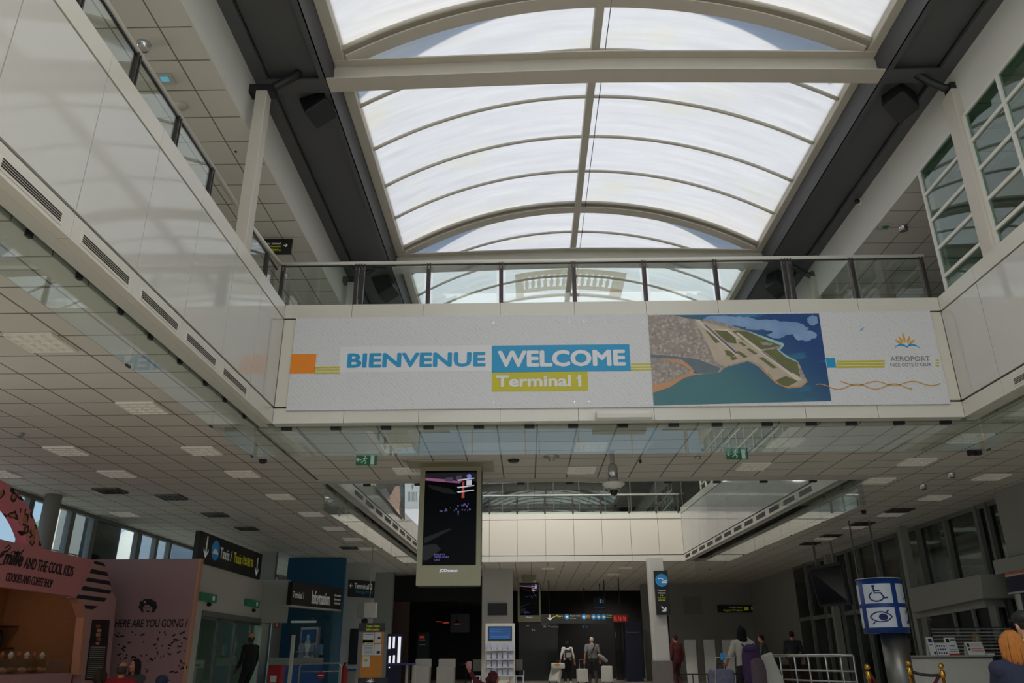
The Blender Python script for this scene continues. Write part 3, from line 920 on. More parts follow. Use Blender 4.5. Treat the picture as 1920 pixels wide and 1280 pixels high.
# advertising board of the second well, upper left
M['ad_white'] = mat('lit_poster_white', rgb(222, 226, 232), 0.4, emit=rgb(222, 228, 236), estr=0.4)
M['ad_dark'] = mat('poster_charcoal', rgb(52, 49, 52), 0.5)
M['ad_skin'] = mat('poster_peach', rgb(206, 168, 152), 0.5, emit=rgb(206, 168, 152), estr=0.3)
M['ad_blue'] = mat('poster_blue', rgb(70, 120, 160), 0.5)
M['ad_grey'] = mat('poster_grey', rgb(150, 156, 166), 0.5)
e = empty('advertising_board', (-3.6, 16.3, 4.82), 'large white advertising board with a drawn woman, behind the hanging screen', 'poster')
def wx(y): return XL + LK * (y - 15.28) + 0.008
def ad_poly(pts, m, name, lift):
    P = []
    for px, py in pts:
        p = at(px, py, 'x', XL)
        for _ in range(3): p = at(px, py, 'x', wx(p.y))
        P.append(Vector((wx(p.y) + 0.03 + lift, p.y, p.z)))
    MB().prism(P, (0.0015, 0, 0)).build(name, m, e)
MB().prism([(wx(16.3), 16.3, 4.80), (wx(28.3), 28.3, 4.90), (wx(28.3), 28.3, 8.1), (wx(16.3), 16.3, 8.1)], (0.03, 0, 0)).build('panel', M['ad_white'], e)
ad_poly([(703, 905), (738, 905), (757, 905), (757, 975), (742, 962), (730, 945), (703, 918)], M['ad_dark'], 'dark_backdrop', 0.001)
ad_poly([(722, 935), (732, 925), (738, 912), (746, 910), (750, 925), (746, 955), (748, 966), (735, 950)], M['ad_skin'], 'drawn_face', 0.004)
ad_poly([(709, 918), (722, 915), (730, 935), (724, 938), (712, 925)], M['ad_grey'], 'drawn_scarf', 0.004)
ad_poly([(747, 905), (752, 905), (754, 930), (748, 935)], M['ad_blue'], 'drawn_earring', 0.007)
for i in range(7): ad_poly([(763 + 2.6 * i, 922), (764 + 2.6 * i, 922), (764.2 + 2.6 * i, 940), (763.2 + 2.6 * i, 940)], M['ad_grey'], 'thin_letter', 0.003)
for s in (-1, 0, 1): ad_poly([(771 + 3 * s, 906), (772 + 3 * s, 906), (771.6, 917), (770.8, 917)], M['ad_grey'], 'flower_emblem', 0.003)
# ================================================================== welcome banner and unit on the bridge
YBN = YB - 0.035
M['banner'] = mat('banner_print', rgb(206, 204, 205), 0.55)
t = NT(M['banner'])
g = t.n('ShaderNodeNewGeometry')
w1 = t.n('ShaderNodeTexWave', ins={'Vector': g.outputs['Position'], 'Scale': 9.0, 'Distortion': 5.0, 'Detail': 1.0, 'Detail Scale': 2.0})
w1.bands_direction = 'DIAGONAL'
k_ = t.math('GREATER_THAN', w1.outputs['Fac'], 0.86)
t.link(t.mix(k_, rgb(207, 205, 206), rgb(198, 196, 197)), t.t.nodes['Principled BSDF'].inputs['Base Color'])
M['b_orange'] = mat('banner_orange', rgb(232, 132, 20), 0.5)
M['b_blue'] = mat('banner_blue', rgb(20, 142, 190), 0.5)
M['b_olive'] = mat('banner_olive', rgb(190, 178, 22), 0.5)
M['b_white'] = mat('banner_white', rgb(215, 213, 216), 0.5)
M['b_grey'] = mat('banner_grey', rgb(120, 120, 128), 0.5)
M['b_gold'] = mat('banner_gold', rgb(205, 150, 60), 0.5)
ban = empty('welcome_banner', (1.3, YBN, 4.33), 'wide white welcome banner with blue lettering fixed to the footbridge', 'banner')
A, B = at(553, 597, 'y', YBN), at(1769, 752, 'y', YBN)
x0, x1, zb0, zb1 = -3.47, 6.10, 4.335, 5.80
MB().box((x0, YBN, zb0), (x1, YBN + 0.033, zb1)).build('board', M['banner'], ban, bevel=0.003)
def bp_(px, py): return at(px, py, 'y', YBN)
def patch(px0, py0, px1, py1, m, name, lift=0.002):
    a, b = bp_(px0, py0), bp_(px1, py1)
    MB().box((a.x, YBN - lift - 0.001, b.z), (b.x, YBN, a.z)).build(name, m, ban)
patch(547, 664, 590, 700, M['b_orange'], 'orange_square')
for i in range(3):
    patch(590, 687.5 + 5.2 * i, 637, 690 + 5.2 * i, M['b_olive'], 'olive_line')
    patch(1183, 681.5 + 5.3 * i, 1221, 684 + 5.3 * i, M['b_olive'], 'olive_line')
    patch(1568, 676 + 5.2 * i, 1659, 678.4 + 5.2 * i, M['b_olive'], 'olive_line')
    patch(1754, 674 + 5.2 * i, 1761, 676.4 + 5.2 * i, M['b_olive'], 'olive_line')
patch(1548, 671, 1568, 689, M['b_blue'], 'small_blue_square')
patch(639, 650, 922, 695, M['b_white'], 'plain_field', 0.0005)
patch(922, 648, 1183, 695.5, M['b_blue'], 'blue_field', 0.002)
patch(922, 698, 1103, 732.5, M['b_olive'], 'olive_field', 0.002)
def blet(body, px0, py0, px1, py1, m, bold, lift=0.003):
    a, b = bp_(px0, py0), bp_(px1, py1)
    y = YBN - lift
    return lettering(body, m, ban, (a.x, y, a.z), (b.x, y, a.z), (a.x, y, b.z), bold, 0.002)
blet('BIENVENUE', 652, 688.5, 909, 661, M['b_blue'], 0.03)
blet('WELCOME', 935, 687, 1170, 656.5, M['b_white'], 0.032, 0.006)
blet('Terminal', 931, 725, 1069, 703.5, M['b_white'], 0.024, 0.006)
blet('I', 1084.5, 725, 1089.5, 703.5, M['b_white'], 0.0, 0.006)
pxf = [bp_(x, y) for x, y in ((1080.5, 708.5), (1080.5, 711.5), (1087, 707.5), (1087, 703.8))]
MB().prism([Vector((p.x, YBN - .006, p.z)) for p in pxf], (0, -.0025, 0)).build('numeral_flag', M['b_white'], ban)
blet('AEROPORT', 1670, 677, 1742, 667.5, M['b_grey'], 0.0)
blet("NICE COTE D'AZUR", 1670, 687, 1745, 680, M['b_grey'], 0.0)
# fan emblem of five golden blades over two blue leaves
def blade(c, ang, L, w, m, bend=0.0, r0=0.0):
    c = Vector(c)
    L_, R_ = [], []
    for i in range(9):
        u = i / 8
        a = ang + bend * u
        d = Vector((math.cos(a), 0, math.sin(a))); n = Vector((-math.sin(a), 0, math.cos(a)))
        p = c + d * (r0 + (L - r0) * u)
        h = w * math.sin(math.pi * min(1, u * 0.9 + 0.1)) * 0.5 + 0.002
        L_.append(p + n * h); R_.append(p - n * h)
    MB().prism(L_ + R_[::-1], (0, -0.002, 0)).build('emblem_blade', m, ban)
c = bp_(1698.5, 647); c.y = YBN - 0.001
for a_, L in ((90 + 66, .17), (90 + 36, .17), (94, .21), (90 - 36, .17), (90 - 66, .17)):
    blade(c, R(a_), L, 0.03, M['b_gold'], R(8) if a_ < 90 else R(-8) if a_ > 95 else 0, 0.05)
c2 = bp_(1700.5, 651); c2.y = YBN - 0.001
blade(c2, R(125), .19, 0.028, M['b_blue'], R(60)); blade(c2, R(55), .19, 0.028, M['b_blue'], R(-60))
# tiny plane mark and two wave lines
c3 = bp_(1616, 617); c3.y = YBN - 0.001
mb = MB()
for a_, L, w in ((R(35), .05, .012), (R(215), .05, .010), (R(125), .03, .010), (R(290), .04, .010)):
    d = Vector((math.cos(a_), 0, math.sin(a_))); n = Vector((-d.z, 0, d.x))
    mb.prism([c3 + n * w / 2, c3 - n * w / 2, c3 + d * L - n * w / 4, c3 + d * L + n * w / 4], (0, -0.002, 0))
mb.build('plane_mark', M['b_blue'], ban)
def wave(pts, m, w=0.011):
    P = [bp_(*p) for p in pts]
    mb = MB()
    for i in range(len(P) - 1):
        d = (P[i + 1] - P[i]).normalized(); n = Vector((-d.z, 0, d.x)) * w / 2
        a, b = P[i], P[i + 1]
        mb.prism([Vector((q.x, YBN - 0.006, q.z)) for q in (a - n, a + n, b + n, b - n)], (0, -0.002, 0))
    mb.build('wave_line', m, ban)
wave([(1530 + 4 * i, 725 + 5 * math.sin((i - 6) * 0.36) - 0.02 * i) for i in range(46)], M['b_gold'], 0.012)
wave([(1575 + 4 * i, 719 + 4 * math.sin((i - 4) * 0.36 + 0.2) - 0.01 * i) for i in range(48)], M['b_gold'], 0.012)
for px, py in ((562, 655), (675, 607), (785, 606), (925, 605), (1068, 603), (1095, 603), (550, 757), (665, 757), (776, 756), (926, 755), (1077, 753), (1104, 752), (1206, 604), (1212, 755), (1545, 600), (1595, 600), (1621, 748), (1750, 747)):
    p = bp_(px, py); MB().cyl((p.x, YBN - 0.003, p.z), (p.x, YBN + 0.01, p.z), 0.009, n=8).build('fixing_screw', M['steel'], ban)

# the aerial view: a flat printed picture made of coloured fields
pic = []
def pc(u, v): return bp_(1214.5 + (1535 - 1214.5) * u + v * (11 + 13 * u), 591 + (760 - 591) * v - 3.5 * u - 2.5 * u * v)
# u, v read from a 1920 x 960 view of the picture
def uv(x, y):
    v = (y - 58 + 14 * (x - 70) / 1630) / 850.0
    u = (x - 70 - 60 * v) / (1628 + 58 * v)
    return u, v
M['sea'] = mat('print_sea', rgb(50, 100, 112), 0.5)
t = NT(M['sea'])
g = t.n('ShaderNodeNewGeometry')
mp = t.n('ShaderNodeMapping', ins={'Vector': g.outputs['Position'], 'Location': (-0.76, 0, -3.0), 'Scale': (0.4, 1, 0.69)})
sp = t.n('ShaderNodeSeparateXYZ', ins={0: mp.outputs[0]})
mpn = t.n('ShaderNodeMapping', ins={'Vector': g.outputs['Position'], 'Rotation': (0, R(25), 0), 'Scale': (1.2, 1, 5.0)})
nz = t.n('ShaderNodeTexNoise', ins={'Vector': mpn.outputs[0], 'Scale': 1.6, 'Detail': 6.0})
kk = t.n('ShaderNodeMapRange', ins={0: t.math('ADD', sp.outputs[0], t.math('MULTIPLY', sp.outputs[2], 0.6)), 1: 0.55, 2: 1.25})
c0 = t.mix(kk.outputs[0], rgb(62, 112, 118), rgb(16, 62, 118))
k2 = t.n('ShaderNodeMapRange', ins={0: nz.outputs[0], 1: 0.58, 2: 0.75, 3: 0.0, 4: 0.75})
c1 = t.mix(t.math('MULTIPLY', k2.outputs[0], kk.outputs[0]), c0, rgb(60, 150, 180))
t.link(c1, t.t.nodes['Principled BSDF'].inputs['Base Color'])
M['cloud'] = noisy('print_cloud', rgb(150, 175, 205), rgb(70, 115, 170), 4.0, 0.5)
M['town'] = mat('print_town', rgb(170, 155, 145), 0.6)
t = NT(M['town'])
g = t.n('ShaderNodeNewGeometry')
vo = t.n('ShaderNodeTexVoronoi', ins={'Vector': g.outputs['Position'], 'Scale': 26.0})
n2 = t.n('ShaderNodeTexNoise', ins={'Vector': g.outputs['Position'], 'Scale': 5.0, 'Detail': 5.0})
ca = t.mix(vo.outputs['Color'], rgb(205, 186, 172), rgb(120, 110, 112))
n3 = t.n('ShaderNodeMapRange', ins={0: n2.outputs[0], 1: 0.4, 2: 0.62})
t.link(t.mix(n3.outputs[0], ca, rgb(118, 112, 108)), t.t.nodes['Principled BSDF'].inputs['Base Color'])
t.link(t.mix(vo.outputs['Distance'], ca, rgb(140, 130, 122)), t.t.nodes['Principled BSDF'].inputs['Base Color'])
M['apron'] = noisy('print_apron', rgb(196, 180, 160), rgb(165, 150, 135), 8.0, 0.6)
M['meadow'] = noisy('print_meadow', rgb(104, 112, 62), rgb(96, 88, 58), 9.0, 0.6)
M['runway'] = mat('print_runway', rgb(205, 192, 176), 0.6)
M['asphalt'] = mat('print_asphalt', rgb(92, 88, 110), 0.6)
M['surf'] = noisy('print_surf', rgb(90, 175, 190), rgb(190, 200, 190), 10.0, 0.6)
M['sand'] = mat('print_sand', rgb(190, 140, 100), 0.6)
M['river'] = noisy('print_river', rgb(84, 100, 112), rgb(110, 120, 124), 6.0, 0.6)
PM = ['sea', 'cloud', 'town', 'apron', 'meadow', 'runway', 'asphalt', 'surf', 'sand', 'river']
mb = MB()
def field(m, pts, lift):
    P = []
    for x, y in pts:
        u, v = uv(x, y)
        p = pc(min(max(u, 0), 1), min(max(v, 0), 1)); P.append(Vector((p.x, YBN - 0.004 - lift * 0.0016, p.z)))
    mb.mat(PM.index(m)).prism(P, (0, -0.0008, 0))
field('sea', [(70, 58), (1698, 44), (1818, 880), (130, 908)], 0)
def blob(m, cx, cy, rx, ry, lift, n=22, rough=0.25, seed=1):
    rnd = random.Random(seed)
    field(m, [(cx + rx * math.cos(2 * math.pi * i / n) * (1 - rough * rnd.random()), cy + ry * math.sin(2 * math.pi * i / n) * (1 - rough * rnd.random())) for i in range(n)], lift)
for i, (cx, cy, rx, ry) in enumerate(((760, 95, 190, 40), (960, 120, 200, 55), (1180, 150, 230, 65), (1400, 185, 220, 70), (1560, 255, 130, 60), (1300, 250, 100, 35), (1640, 110, 60, 60))):
    blob('cloud', cx, cy, rx, ry, 0.3 + 0.08 * i, 26, 0.3, i)
field('town', [(70, 58), (330, 62), (480, 95), (700, 110), (900, 170), (1010, 205), (1200, 300), (1360, 345), (1310, 400), (1500, 500), (1560, 640), (1585, 690), (1530, 740), (1400, 755), (1300, 715), (1220, 640), (1120, 545), (1020, 500), (800, 560), (760, 600), (520, 625), (400, 650), (280, 740), (120, 790)], 1)
field('surf', [(1000, 200), (1180, 265), (1360, 330), (1365, 352), (1325, 395), (1400, 455), (1500, 500), (1480, 505), (1380, 470), (1300, 400), (1345, 350), (1180, 290)], 2)
field('apron', [(520, 110), (620, 130), (900, 200), (960, 290), (1150, 400), (1320, 540), (1500, 640), (1575, 690), (1530, 735), (1400, 745), (1310, 700), (1130, 530), (1020, 488), (800, 545), (700, 470), (640, 330)], 2)
field('meadow', [(620, 205), (660, 200), (770, 315), (715, 325)], 3)
field('meadow', [(690, 190), (800, 200), (900, 255), (915, 330), (830, 320), (760, 260)], 3)
field('meadow', [(800, 390), (860, 400), (900, 440), (870, 460), (820, 440)], 3)
field('meadow', [(850, 462), (905, 452), (925, 475), (875, 490)], 3)
field('meadow', [(930, 320), (960, 312), (1010, 350), (985, 358)], 3)
field('meadow', [(1010, 380), (1040, 376), (1115, 425), (1085, 435)], 3)
field('meadow', [(905, 405), (940, 400), (1020, 455), (985, 468)], 3)
field('meadow', [(1120, 462), (1165, 460), (1300, 560), (1260, 568)], 3)
field('meadow', [(1290, 680), (1380, 640), (1500, 690), (1400, 740), (1330, 720)], 3)
field('meadow', [(870, 210), (1010, 215), (1330, 350), (1180, 380), (1120, 385), (960, 280)], 3)
field('meadow', [(1150, 400), (1290, 380), (1380, 460), (1490, 510), (1520, 650), (1380, 560)], 3)
field('town', [(1130, 310), (1260, 330), (1240, 350), (1160, 345)], 4)
field('runway', [(905, 230), (930, 226), (1540, 680), (1490, 690)], 4)
field('runway', [(520, 105), (565, 108), (935, 440), (900, 440)], 4)
field('asphalt', [(600, 150), (618, 150), (930, 425), (905, 425)], 5)
field('asphalt', [(1150, 405), (1160, 403), (1450, 610), (1440, 616)], 5)
field('runway', [(680, 190), (830, 195), (940, 280), (925, 290), (820, 210), (690, 200)], 4)
field('sand', [(1110, 540), (1120, 535), (1300, 700), (1400, 745), (1540, 725), (1580, 680), (1590, 695), (1530, 748), (1400, 760), (1290, 712)], 3)
field('river', [(95, 430), (300, 440), (560, 480), (760, 560), (740, 600), (620, 610), (520, 610), (480, 540), (380, 470), (200, 460), (95, 455)], 2)
field('sand', [(110, 720), (300, 680), (420, 620), (520, 595), (530, 620), (420, 650), (280, 740), (120, 790)], 2)
field('sand', [(200, 480), (320, 470), (430, 510), (520, 590), (490, 590), (410, 530), (300, 495)], 3)
mb.build('aerial_picture', [M[x] for x in PM], ban)

# long white rounded unit under the banner
a, b = at(1120, 778, 'y', YB - 0.15), at(1220, 774, 'y', YB - 0.15)
e = empty('air_curtain', (a.x, YB, a.z), 'long white rounded unit on the lower edge of the footbridge', 'wall unit')
prof = [(YB - 0.001, -0.075), (YB - 0.15, -0.08), (YB - 0.21, -0.055), (YB - 0.225, 0.0), (YB - 0.20, 0.045), (YB - 0.14, 0.065), (YB - 0.001, 0.065)]
MB().prism([(a.x, y, a.z + z) for y, z in prof], (b.x - a.x, 0, 0)).build('casing', M['white'], e, bevel=0.004)
MB().prism([(a.x - 0.015, y - 0.003, a.z + z * 1.03) for y, z in prof], (0.015, 0, 0)).build('end_cap', M['white'], e)
MB().prism([(b.x, y - 0.003, a.z + z * 1.03) for y, z in prof], (0.015, 0, 0)).build('end_cap', M['white'], e)
# ================================================================== fittings of the lower ceiling
M['louvre'] = mat('louvre_panel', rgb(196, 190, 178), 0.45)
M['louvre_fin'] = mat('louvre_fin', rgb(226, 221, 210), 0.35, emit=(1, 0.95, 0.88, 1), estr=0.03)
M['louvre_dark'] = mat('dark_louvre', rgb(40, 38, 35), 0.4)
M['fin_dark'] = mat('dark_louvre_fin', rgb(120, 117, 110), 0.25, 0.7)
def troffer(c, label, dark=False, s=0.53):
    x, y = c
    e = empty('ceiling_light', (x, y, ZC), label, 'ceiling light', 'square ceiling lights of the lower hall')
    MB().box((x - s / 2, y - s / 2, ZC - 0.006), (x + s / 2, y + s / 2, ZC + 0.004)).build('tray', M['louvre_dark' if dark else 'louvre'], e)
    mb = MB()
    h = s / 2 - 0.02
    for i in range(5):
        v = -h + 2 * h * i / 4
        mb.box((x + v - 0.008, y - h, ZC - 0.03), (x + v + 0.008, y + h, ZC - 0.006))
        mb.box((x - h, y + v - 0.008, ZC - 0.03), (x + h, y + v + 0.008, ZC - 0.006))
    for i in range(0 if dark else 4):
        for j in range(4):
            cx, cy = x - h + 2 * h * (i + .5) / 4, y - h + 2 * h * (j + .5) / 4
            r = h / 4 - 0.01
            mb.add([(cx - r, cy - r, ZC - 0.007), (cx + r, cy - r, ZC - 0.007), (cx + r, cy + r, ZC - 0.007), (cx - r, cy + r, ZC - 0.007), (cx, cy + r * .6, ZC - 0.022)],
                   [(0, 1, 4), (1, 2, 4), (2, 3, 4), (3, 0, 4)], False)
    mb.build('louvre', M['fin_dark' if dark else 'louvre_fin'], e)
def C2(px, py):
    p = at(px, py, 'z', ZC); return p.x, p.y
for i, p in enumerate(((77, 640), (268, 763), (380, 843.5), (455, 887), (527, 930), (585, 963), (627, 990), (662, 1010), (690, 1028))):
    troffer(C2(*p), 'square louvred ceiling light left of the smoke glass, %s along its row from the viewer' % ordn(i))
for i, p in enumerate(((125, 843.5), (220, 887), (235, 963))):
    troffer(C2(*p), 'square louvred ceiling light in the outer left row, %s from the viewer' % ordn(i))
for i, p in enumerate(((2, 887), )):
    troffer(C2(*p), 'square louvred ceiling light at the left photo edge above the leopard ring')
for i, p in enumerate(((207, 919), (322, 931), (404, 964), (463, 990), (655, 1026))):
    troffer(C2(*p), 'dark louvred ceiling panel on the left, %s going away from the viewer' % ordn(i), True)
for i, p in enumerate(((1108, 836), (1090, 880))):
    troffer(C2(*p), 'square louvred ceiling light beside the hanging dome camera, %s from the banner' % ordn(i))
for i, p in enumerate(((747, 839), (766, 882))):
    troffer(C2(*p), 'square louvred ceiling light above the hanging screen, %s from the banner' % ordn(i))
for i, p in enumerate(((1471, 828), (1412, 873))):
    troffer(C2(*p), 'square louvred ceiling light right of the exit sign, %s from the banner' % ordn(i))
for i, p in enumerate(((1818, 820), (1718, 864.5), (1645, 900))):
    troffer(C2(*p), 'square louvred ceiling light right of the bridge corner, %s from the viewer' % ordn(i))
for i, p in enumerate(((1858, 893), (1752, 932), (1672, 963), (1604, 987), (1548, 1008))):
    troffer(C2(*p), 'square ceiling light of the outer right row, %s from the viewer' % ordn(i))
for i, p in enumerate(((1687, 955.5), (1616, 981), (1558, 1003.5), (1519, 1018))):
    troffer(C2(*p), 'dark louvred ceiling panel before the right window wall, %s from the viewer' % ordn(i), True)
for i, p in enumerate(((1028, 1065), (1172, 1064), (1150, 1076))):
    troffer(C2(*p), 'small pale ceiling light beyond the far bridge, %s from the left' % ordn((0, 2, 1)[i]))

# exit signs
def exit_sign(px, py, label):
    p = at(px, py, 'z', ZC - 0.16)
    e = empty('exit_sign', (p.x, p.y, ZC), label, 'exit sign', 'green exit signs hanging under the bridge')
    MB().box((p.x - .2, p.y - .05, ZC - .05), (p.x + .2, p.y + .05, ZC)).build('housing', M['offwhite'], e, bevel=0.006)
    MB().box((p.x - .17, p.y - .012, ZC - .23), (p.x + .17, p.y + .012, ZC - .05)).build('green_plate', M['exit_green'], e)
    y = p.y - 0.013
    mb = MB()
    cx, cz = p.x - 0.02, ZC - 0.14
    mb.ball((cx + .0, y, cz + .055), (.014, .002, .014), 10, 6)
    for seg in (((.0, .035), (-.01, -.01)), ((-.01, -.01), (.02, -.035)), ((.02, -.035), (.0, -.07)), ((-.01, -.01), (-.04, -.03)), ((-.04, -.03), (-.06, -.05)), ((.0, .03), (.035, .02)), ((0, .03), (-.035, .01))):
        (xa_, za), (xb_, zb) = seg
        mb.tube([(cx + xa_, y, cz + za), (cx + xb_, y, cz + zb)], 0.009, 6)
    mb.build('running_figure', M['exit_white'], e)
    MB().box((p.x + .07, y - .002, ZC - .22), (p.x + .13, y, ZC - .07)).build('white_doorway', M['exit_white'], e)
    arrow(e, (p.x - .12, 0, ZC - .14), y, 0.08, R(180), M['exit_white'])
exit_sign(687, 864, 'green exit sign on the ceiling left of the hanging screen')
exit_sign(1382, 853, 'green exit sign on the ceiling right of the dome camera')

def small_round(px, py, r, h, m, name, label, cat, prof=None):
    p = at(px, py, 'z', ZC)
    e = MB().lathe(prof or [(r * .6, -h), (r * .95, -h * .6), (r, 0), (r * .2, 0)], p).build(name, M[m])
    tag(e, label, cat)
    return e
small_round(963, 862, .1, .045, 'soft_black', 'smoke_detector', 'dark round detector on the ceiling right of the hanging screen', 'detector')
small_round(1034, 855, .13, .03, 'steel', 'wireless_antenna', 'pale round ceiling unit with a small box between screen and dome camera', 'antenna',
            [(.03, -.09), (.05, -.09), (.05, -.03), (.13, -.02), (.14, 0), (.01, 0)])
small_round(493, 862, .07, .06, 'soft_black', 'ceiling_camera', 'small dark ceiling camera left of the exit sign', 'camera')
small_round(1619, 957, .06, .08, 'soft_black', 'ceiling_camera', 'small dark dome camera on the ceiling near the right well corner', 'camera')
small_round(38, 812, .06, .05, 'wallgrey', 'smoke_detector', 'small grey detector on the ceiling at the left photo edge', 'detector')
small_round(760, 863, .05, .03, 'wallgrey', 'smoke_detector', 'small grey detector on the ceiling between exit sign and screen', 'detector')
small_round(1318, 842, .04, .03, 'soft_black', 'sprinkler', 'tiny dark sprinkler on the ceiling left of the right exit sign', 'sprinkler')
small_round(1308, 856, .05, .04, 'steel', 'smoke_detector', 'small pale detector on the ceiling left of the right exit sign', 'detector')
small_round(484, 970, .05, .03, 'wallgrey', 'smoke_detector', 'small grey detector on the ceiling above the taxi sign', 'detector')
for px, py, lb in ((1783, 886, 'lit round spot in the right ceiling, nearer the viewer'), (1730, 908, 'lit round spot in the right ceiling, farther from the viewer')):
    p = at(px, py, 'z', ZC)
    downlight(p, lb, True, .07)
p = at(1826, 843, 'z', ZC)
e = empty('ceiling_camera', p, 'small dark twin box unit on the right ceiling', 'camera')
MB().box(p + Vector((-.1, -.05, -.09)), p + Vector((-.01, .05, 0))).build('housing', M['soft_black'], e, bevel=.005)
MB().box(p + Vector((.01, -.05, -.09)), p + Vector((.1, .05, 0))).build('housing', M['soft_black'], e, bevel=.005)
p = at(1200, 855, 'z', ZC)
e = empty('hanging_sensor', p, 'tiny dark bulb hanging on a thread right of the dome camera', 'sensor')
MB().cyl(p, p + Vector((0, 0, -.06)), .004, n=6).build('thread', M['black'], e)
MB().ball(p + Vector((0, 0, -.09)), (.025, .025, .035), 10, 8).build('bulb', M['soft_black'], e)
# dome camera on its pole
p = at(1147, 846, 'z', ZC)
e = empty('dome_camera', p, 'white dome camera hanging on a pole in front of the second well', 'camera')
y = p.y
zz = lambda py: at(1147, py, 'y', y).z
MB().lathe([(.035, zz(874)), (.035, ZC)], (p.x, y, 0), 14).lathe([(.06, ZC - .01), (.06, ZC)], (p.x, y, 0), 14).build('pole', M['wallgrey'], e)
MB().lathe([(.075, zz(899)), (.085, zz(885)), (.075, zz(872)), (.05, zz(870))], (p.x, y, 0), 16).box((p.x - .1, y - .03, zz(887)), (p.x + .1, y + .03, zz(875))).build('bracket', M['steel'], e)
MB().lathe([(.08, zz(906)), (.09, zz(898)), (.07, zz(896))], (p.x, y, 0), 18).build('collar', M['wallgrey'], e)
MB().lathe([(.09, zz(917)), (.16, zz(911)), (.185, zz(908)), (.18, zz(905.5)), (.08, zz(904))], (p.x, y, 0), 24).build('hood', M['white'], e)
MB().lathe([(.09, zz(919)), (.11, zz(914)), (.09, zz(912))], (p.x, y, 0), 20).build('ring', M['steel'], e)
MB().lathe([(.001, zz(929)), (.05, zz(927)), (.075, zz(918)), (.06, zz(914))], (p.x, y, 0), 20).build('lens_dome', M['black'], e)

# ------------------------------------------------------------------ big hanging screens
M['scr_frame'] = mat('champagne_frame', rgb(150, 143, 116), 0.4, 0.3)
M['scr_black'] = mat('dark_screen', rgb(9, 9, 13), 0.35, 0, 0.08)
def em(name, c, s): return mat(name, c, 0.5, emit=c, estr=s)
M['e_pink'] = em('screen_pink', rgb(150, 90, 130), .45); M['e_mauve'] = em('screen_mauve', rgb(84, 70, 96), .35)
M['e_red'] = em('screen_red', rgb(170, 60, 50), .5); M['e_violet'] = em('screen_violet', rgb(90, 84, 150), .55)
M['e_teal'] = em('screen_teal', rgb(10, 13, 16), .05); M['e_white'] = em('screen_white', rgb(200, 200, 215), .5); M['e_dim'] = em('screen_dim', rgb(30, 26, 36), .25)
M['e_blue'] = em('screen_blue', rgb(120, 130, 210), .5)
def big_screen(cx, y, z0, z1, w, label, sy=1.0):
    e = empty('advertising_screen', (cx, y, z0), label, 'screen', 'hanging advertising screens')
    x0, x1 = cx - w / 2, cx + w / 2
    H = z1 - z0
    MB().bevbox((x0, y, z0), (x1, y + .16, z1), .015, 1, 3).build('casing', M['scr_frame'], e)
    MB().box((x1, y + .02, z0 + H * .17), (x1 + .012, y + .14, z1 - .08)).build('side_panel', M['sign_black'], e)
    MB().box((x0 + .03, y + .03, z0 - .012), (x1 - .03, y + .14, z0)).build('base_vent', M['black'], e)
    sx0, sx1, sz0, sz1 = x0 + w * .085, x1 - w * .075, z0 + H * .165, z1 - H * .035
    MB().box((sx0, y - .006, sz0), (sx1, y, sz1)).build('screen', M['scr_black'], e)
    def P(u, v): return Vector((sx0 + (sx1 - sx0) * u, 0, sz1 + (sz0 - sz1) * v))
    if z1 < ZC - .03: MB().box((cx - .3, y + .06, z1), (cx + .3, y + .1, ZC)).build('hanger', M['scr_frame'], e)
    k = [0]
    def poly(m, pts, name='picture_shape'):
        k[0] += 1
        yy = y - .0065 - .0003 * k[0]
        MB().prism([Vector((P(*p).x, yy, P(*p).z)) for p in pts], (0, -.0002, 0)).build(name, M[m], e)
    poly('e_dim', [(0, .03), (1, .02), (1, .12), (0, .08)])
    poly('e_pink', [(0.01, .075), (.38, .095), (.7, .12), (.68, .14), (.36, .125), (0, .105)])
    poly('e_mauve', [(.38, .08), (.52, .07), (.55, .12), (.38, .115)])
    poly('e_mauve', [(.6, .06), (.7, .05), (.72, .12), (.62, .12)])
    poly('e_teal', [(.05, .15), (.5, .2), (.62, .26), (.4, .25), (.1, .19)])
    poly('e_red', [(.72, .12), (.76, .12), (.765, .3), (.71, .3)])
    for v in (.1, .18, .23): poly('e_white', [(.62, v), (.95, v - .02), (.95, v - .01), (.64, v + .015)])
    poly('e_blue', [(.8, .05), (.86, .035), (.9, .06), (.88, .09), (.82, .09)])
    poly('e_white', [(.8, .11), (.9, .1), (.9, .16), (.8, .165)])
    rnd = random.Random(3)
    for i in range(22):
        u, v = .48 + .4 * rnd.random(), .35 + .08 * rnd.random()
        if i < 6: u, v = .2 + .25 * rnd.random(), .4 + .05 * rnd.random()
        s_ = .012 + .02 * rnd.random()
        poly('e_violet' if i % 3 else 'e_mauve', [(u, v), (u + s_, v - .005), (u + s_ * 1.2, v + .012), (u + s_ * .3, v + .016)])
    poly('e_violet', [(.64, .44), (.67, .44), (.655, .5)])
    poly('e_teal', [(0.02, .72), (.5, .62), (.52, .64), (.1, .76), (0.02, .78)])
    poly('e_teal', [(0.0, .8), (.25, .78), (.35, .84), (0.1, .95), (0.0, .95)])
    def txt(body, u0, v0, u1, v1, m, bold):
        a, b = P(u0, v1), P(u1, v0)
        yy = y - .0075 - .0003 * 60
        lettering(body, M[m], e, (a.x, yy, a.z), (b.x, yy, a.z), (a.x, yy, b.z), bold, .001)
    txt('BILLETS', .22, .885, .43, .9, 'e_violet', .02); txt('TRIBUNES', .22, .912, .5, .927, 'e_violet', .02); txt('CSO', .22, .94, .33, .955, 'e_violet', .02)
    a, b = Vector((cx - w * .14, 0, z0 + H * .105)), Vector((cx + w * .14, 0, z0 + H * .132))
    lettering('JCDecaux', M['e_white'], e, (a.x, y - .004, a.z), (b.x, y - .004, a.z), (a.x, y - .004, b.z), .03, .003)
    return e
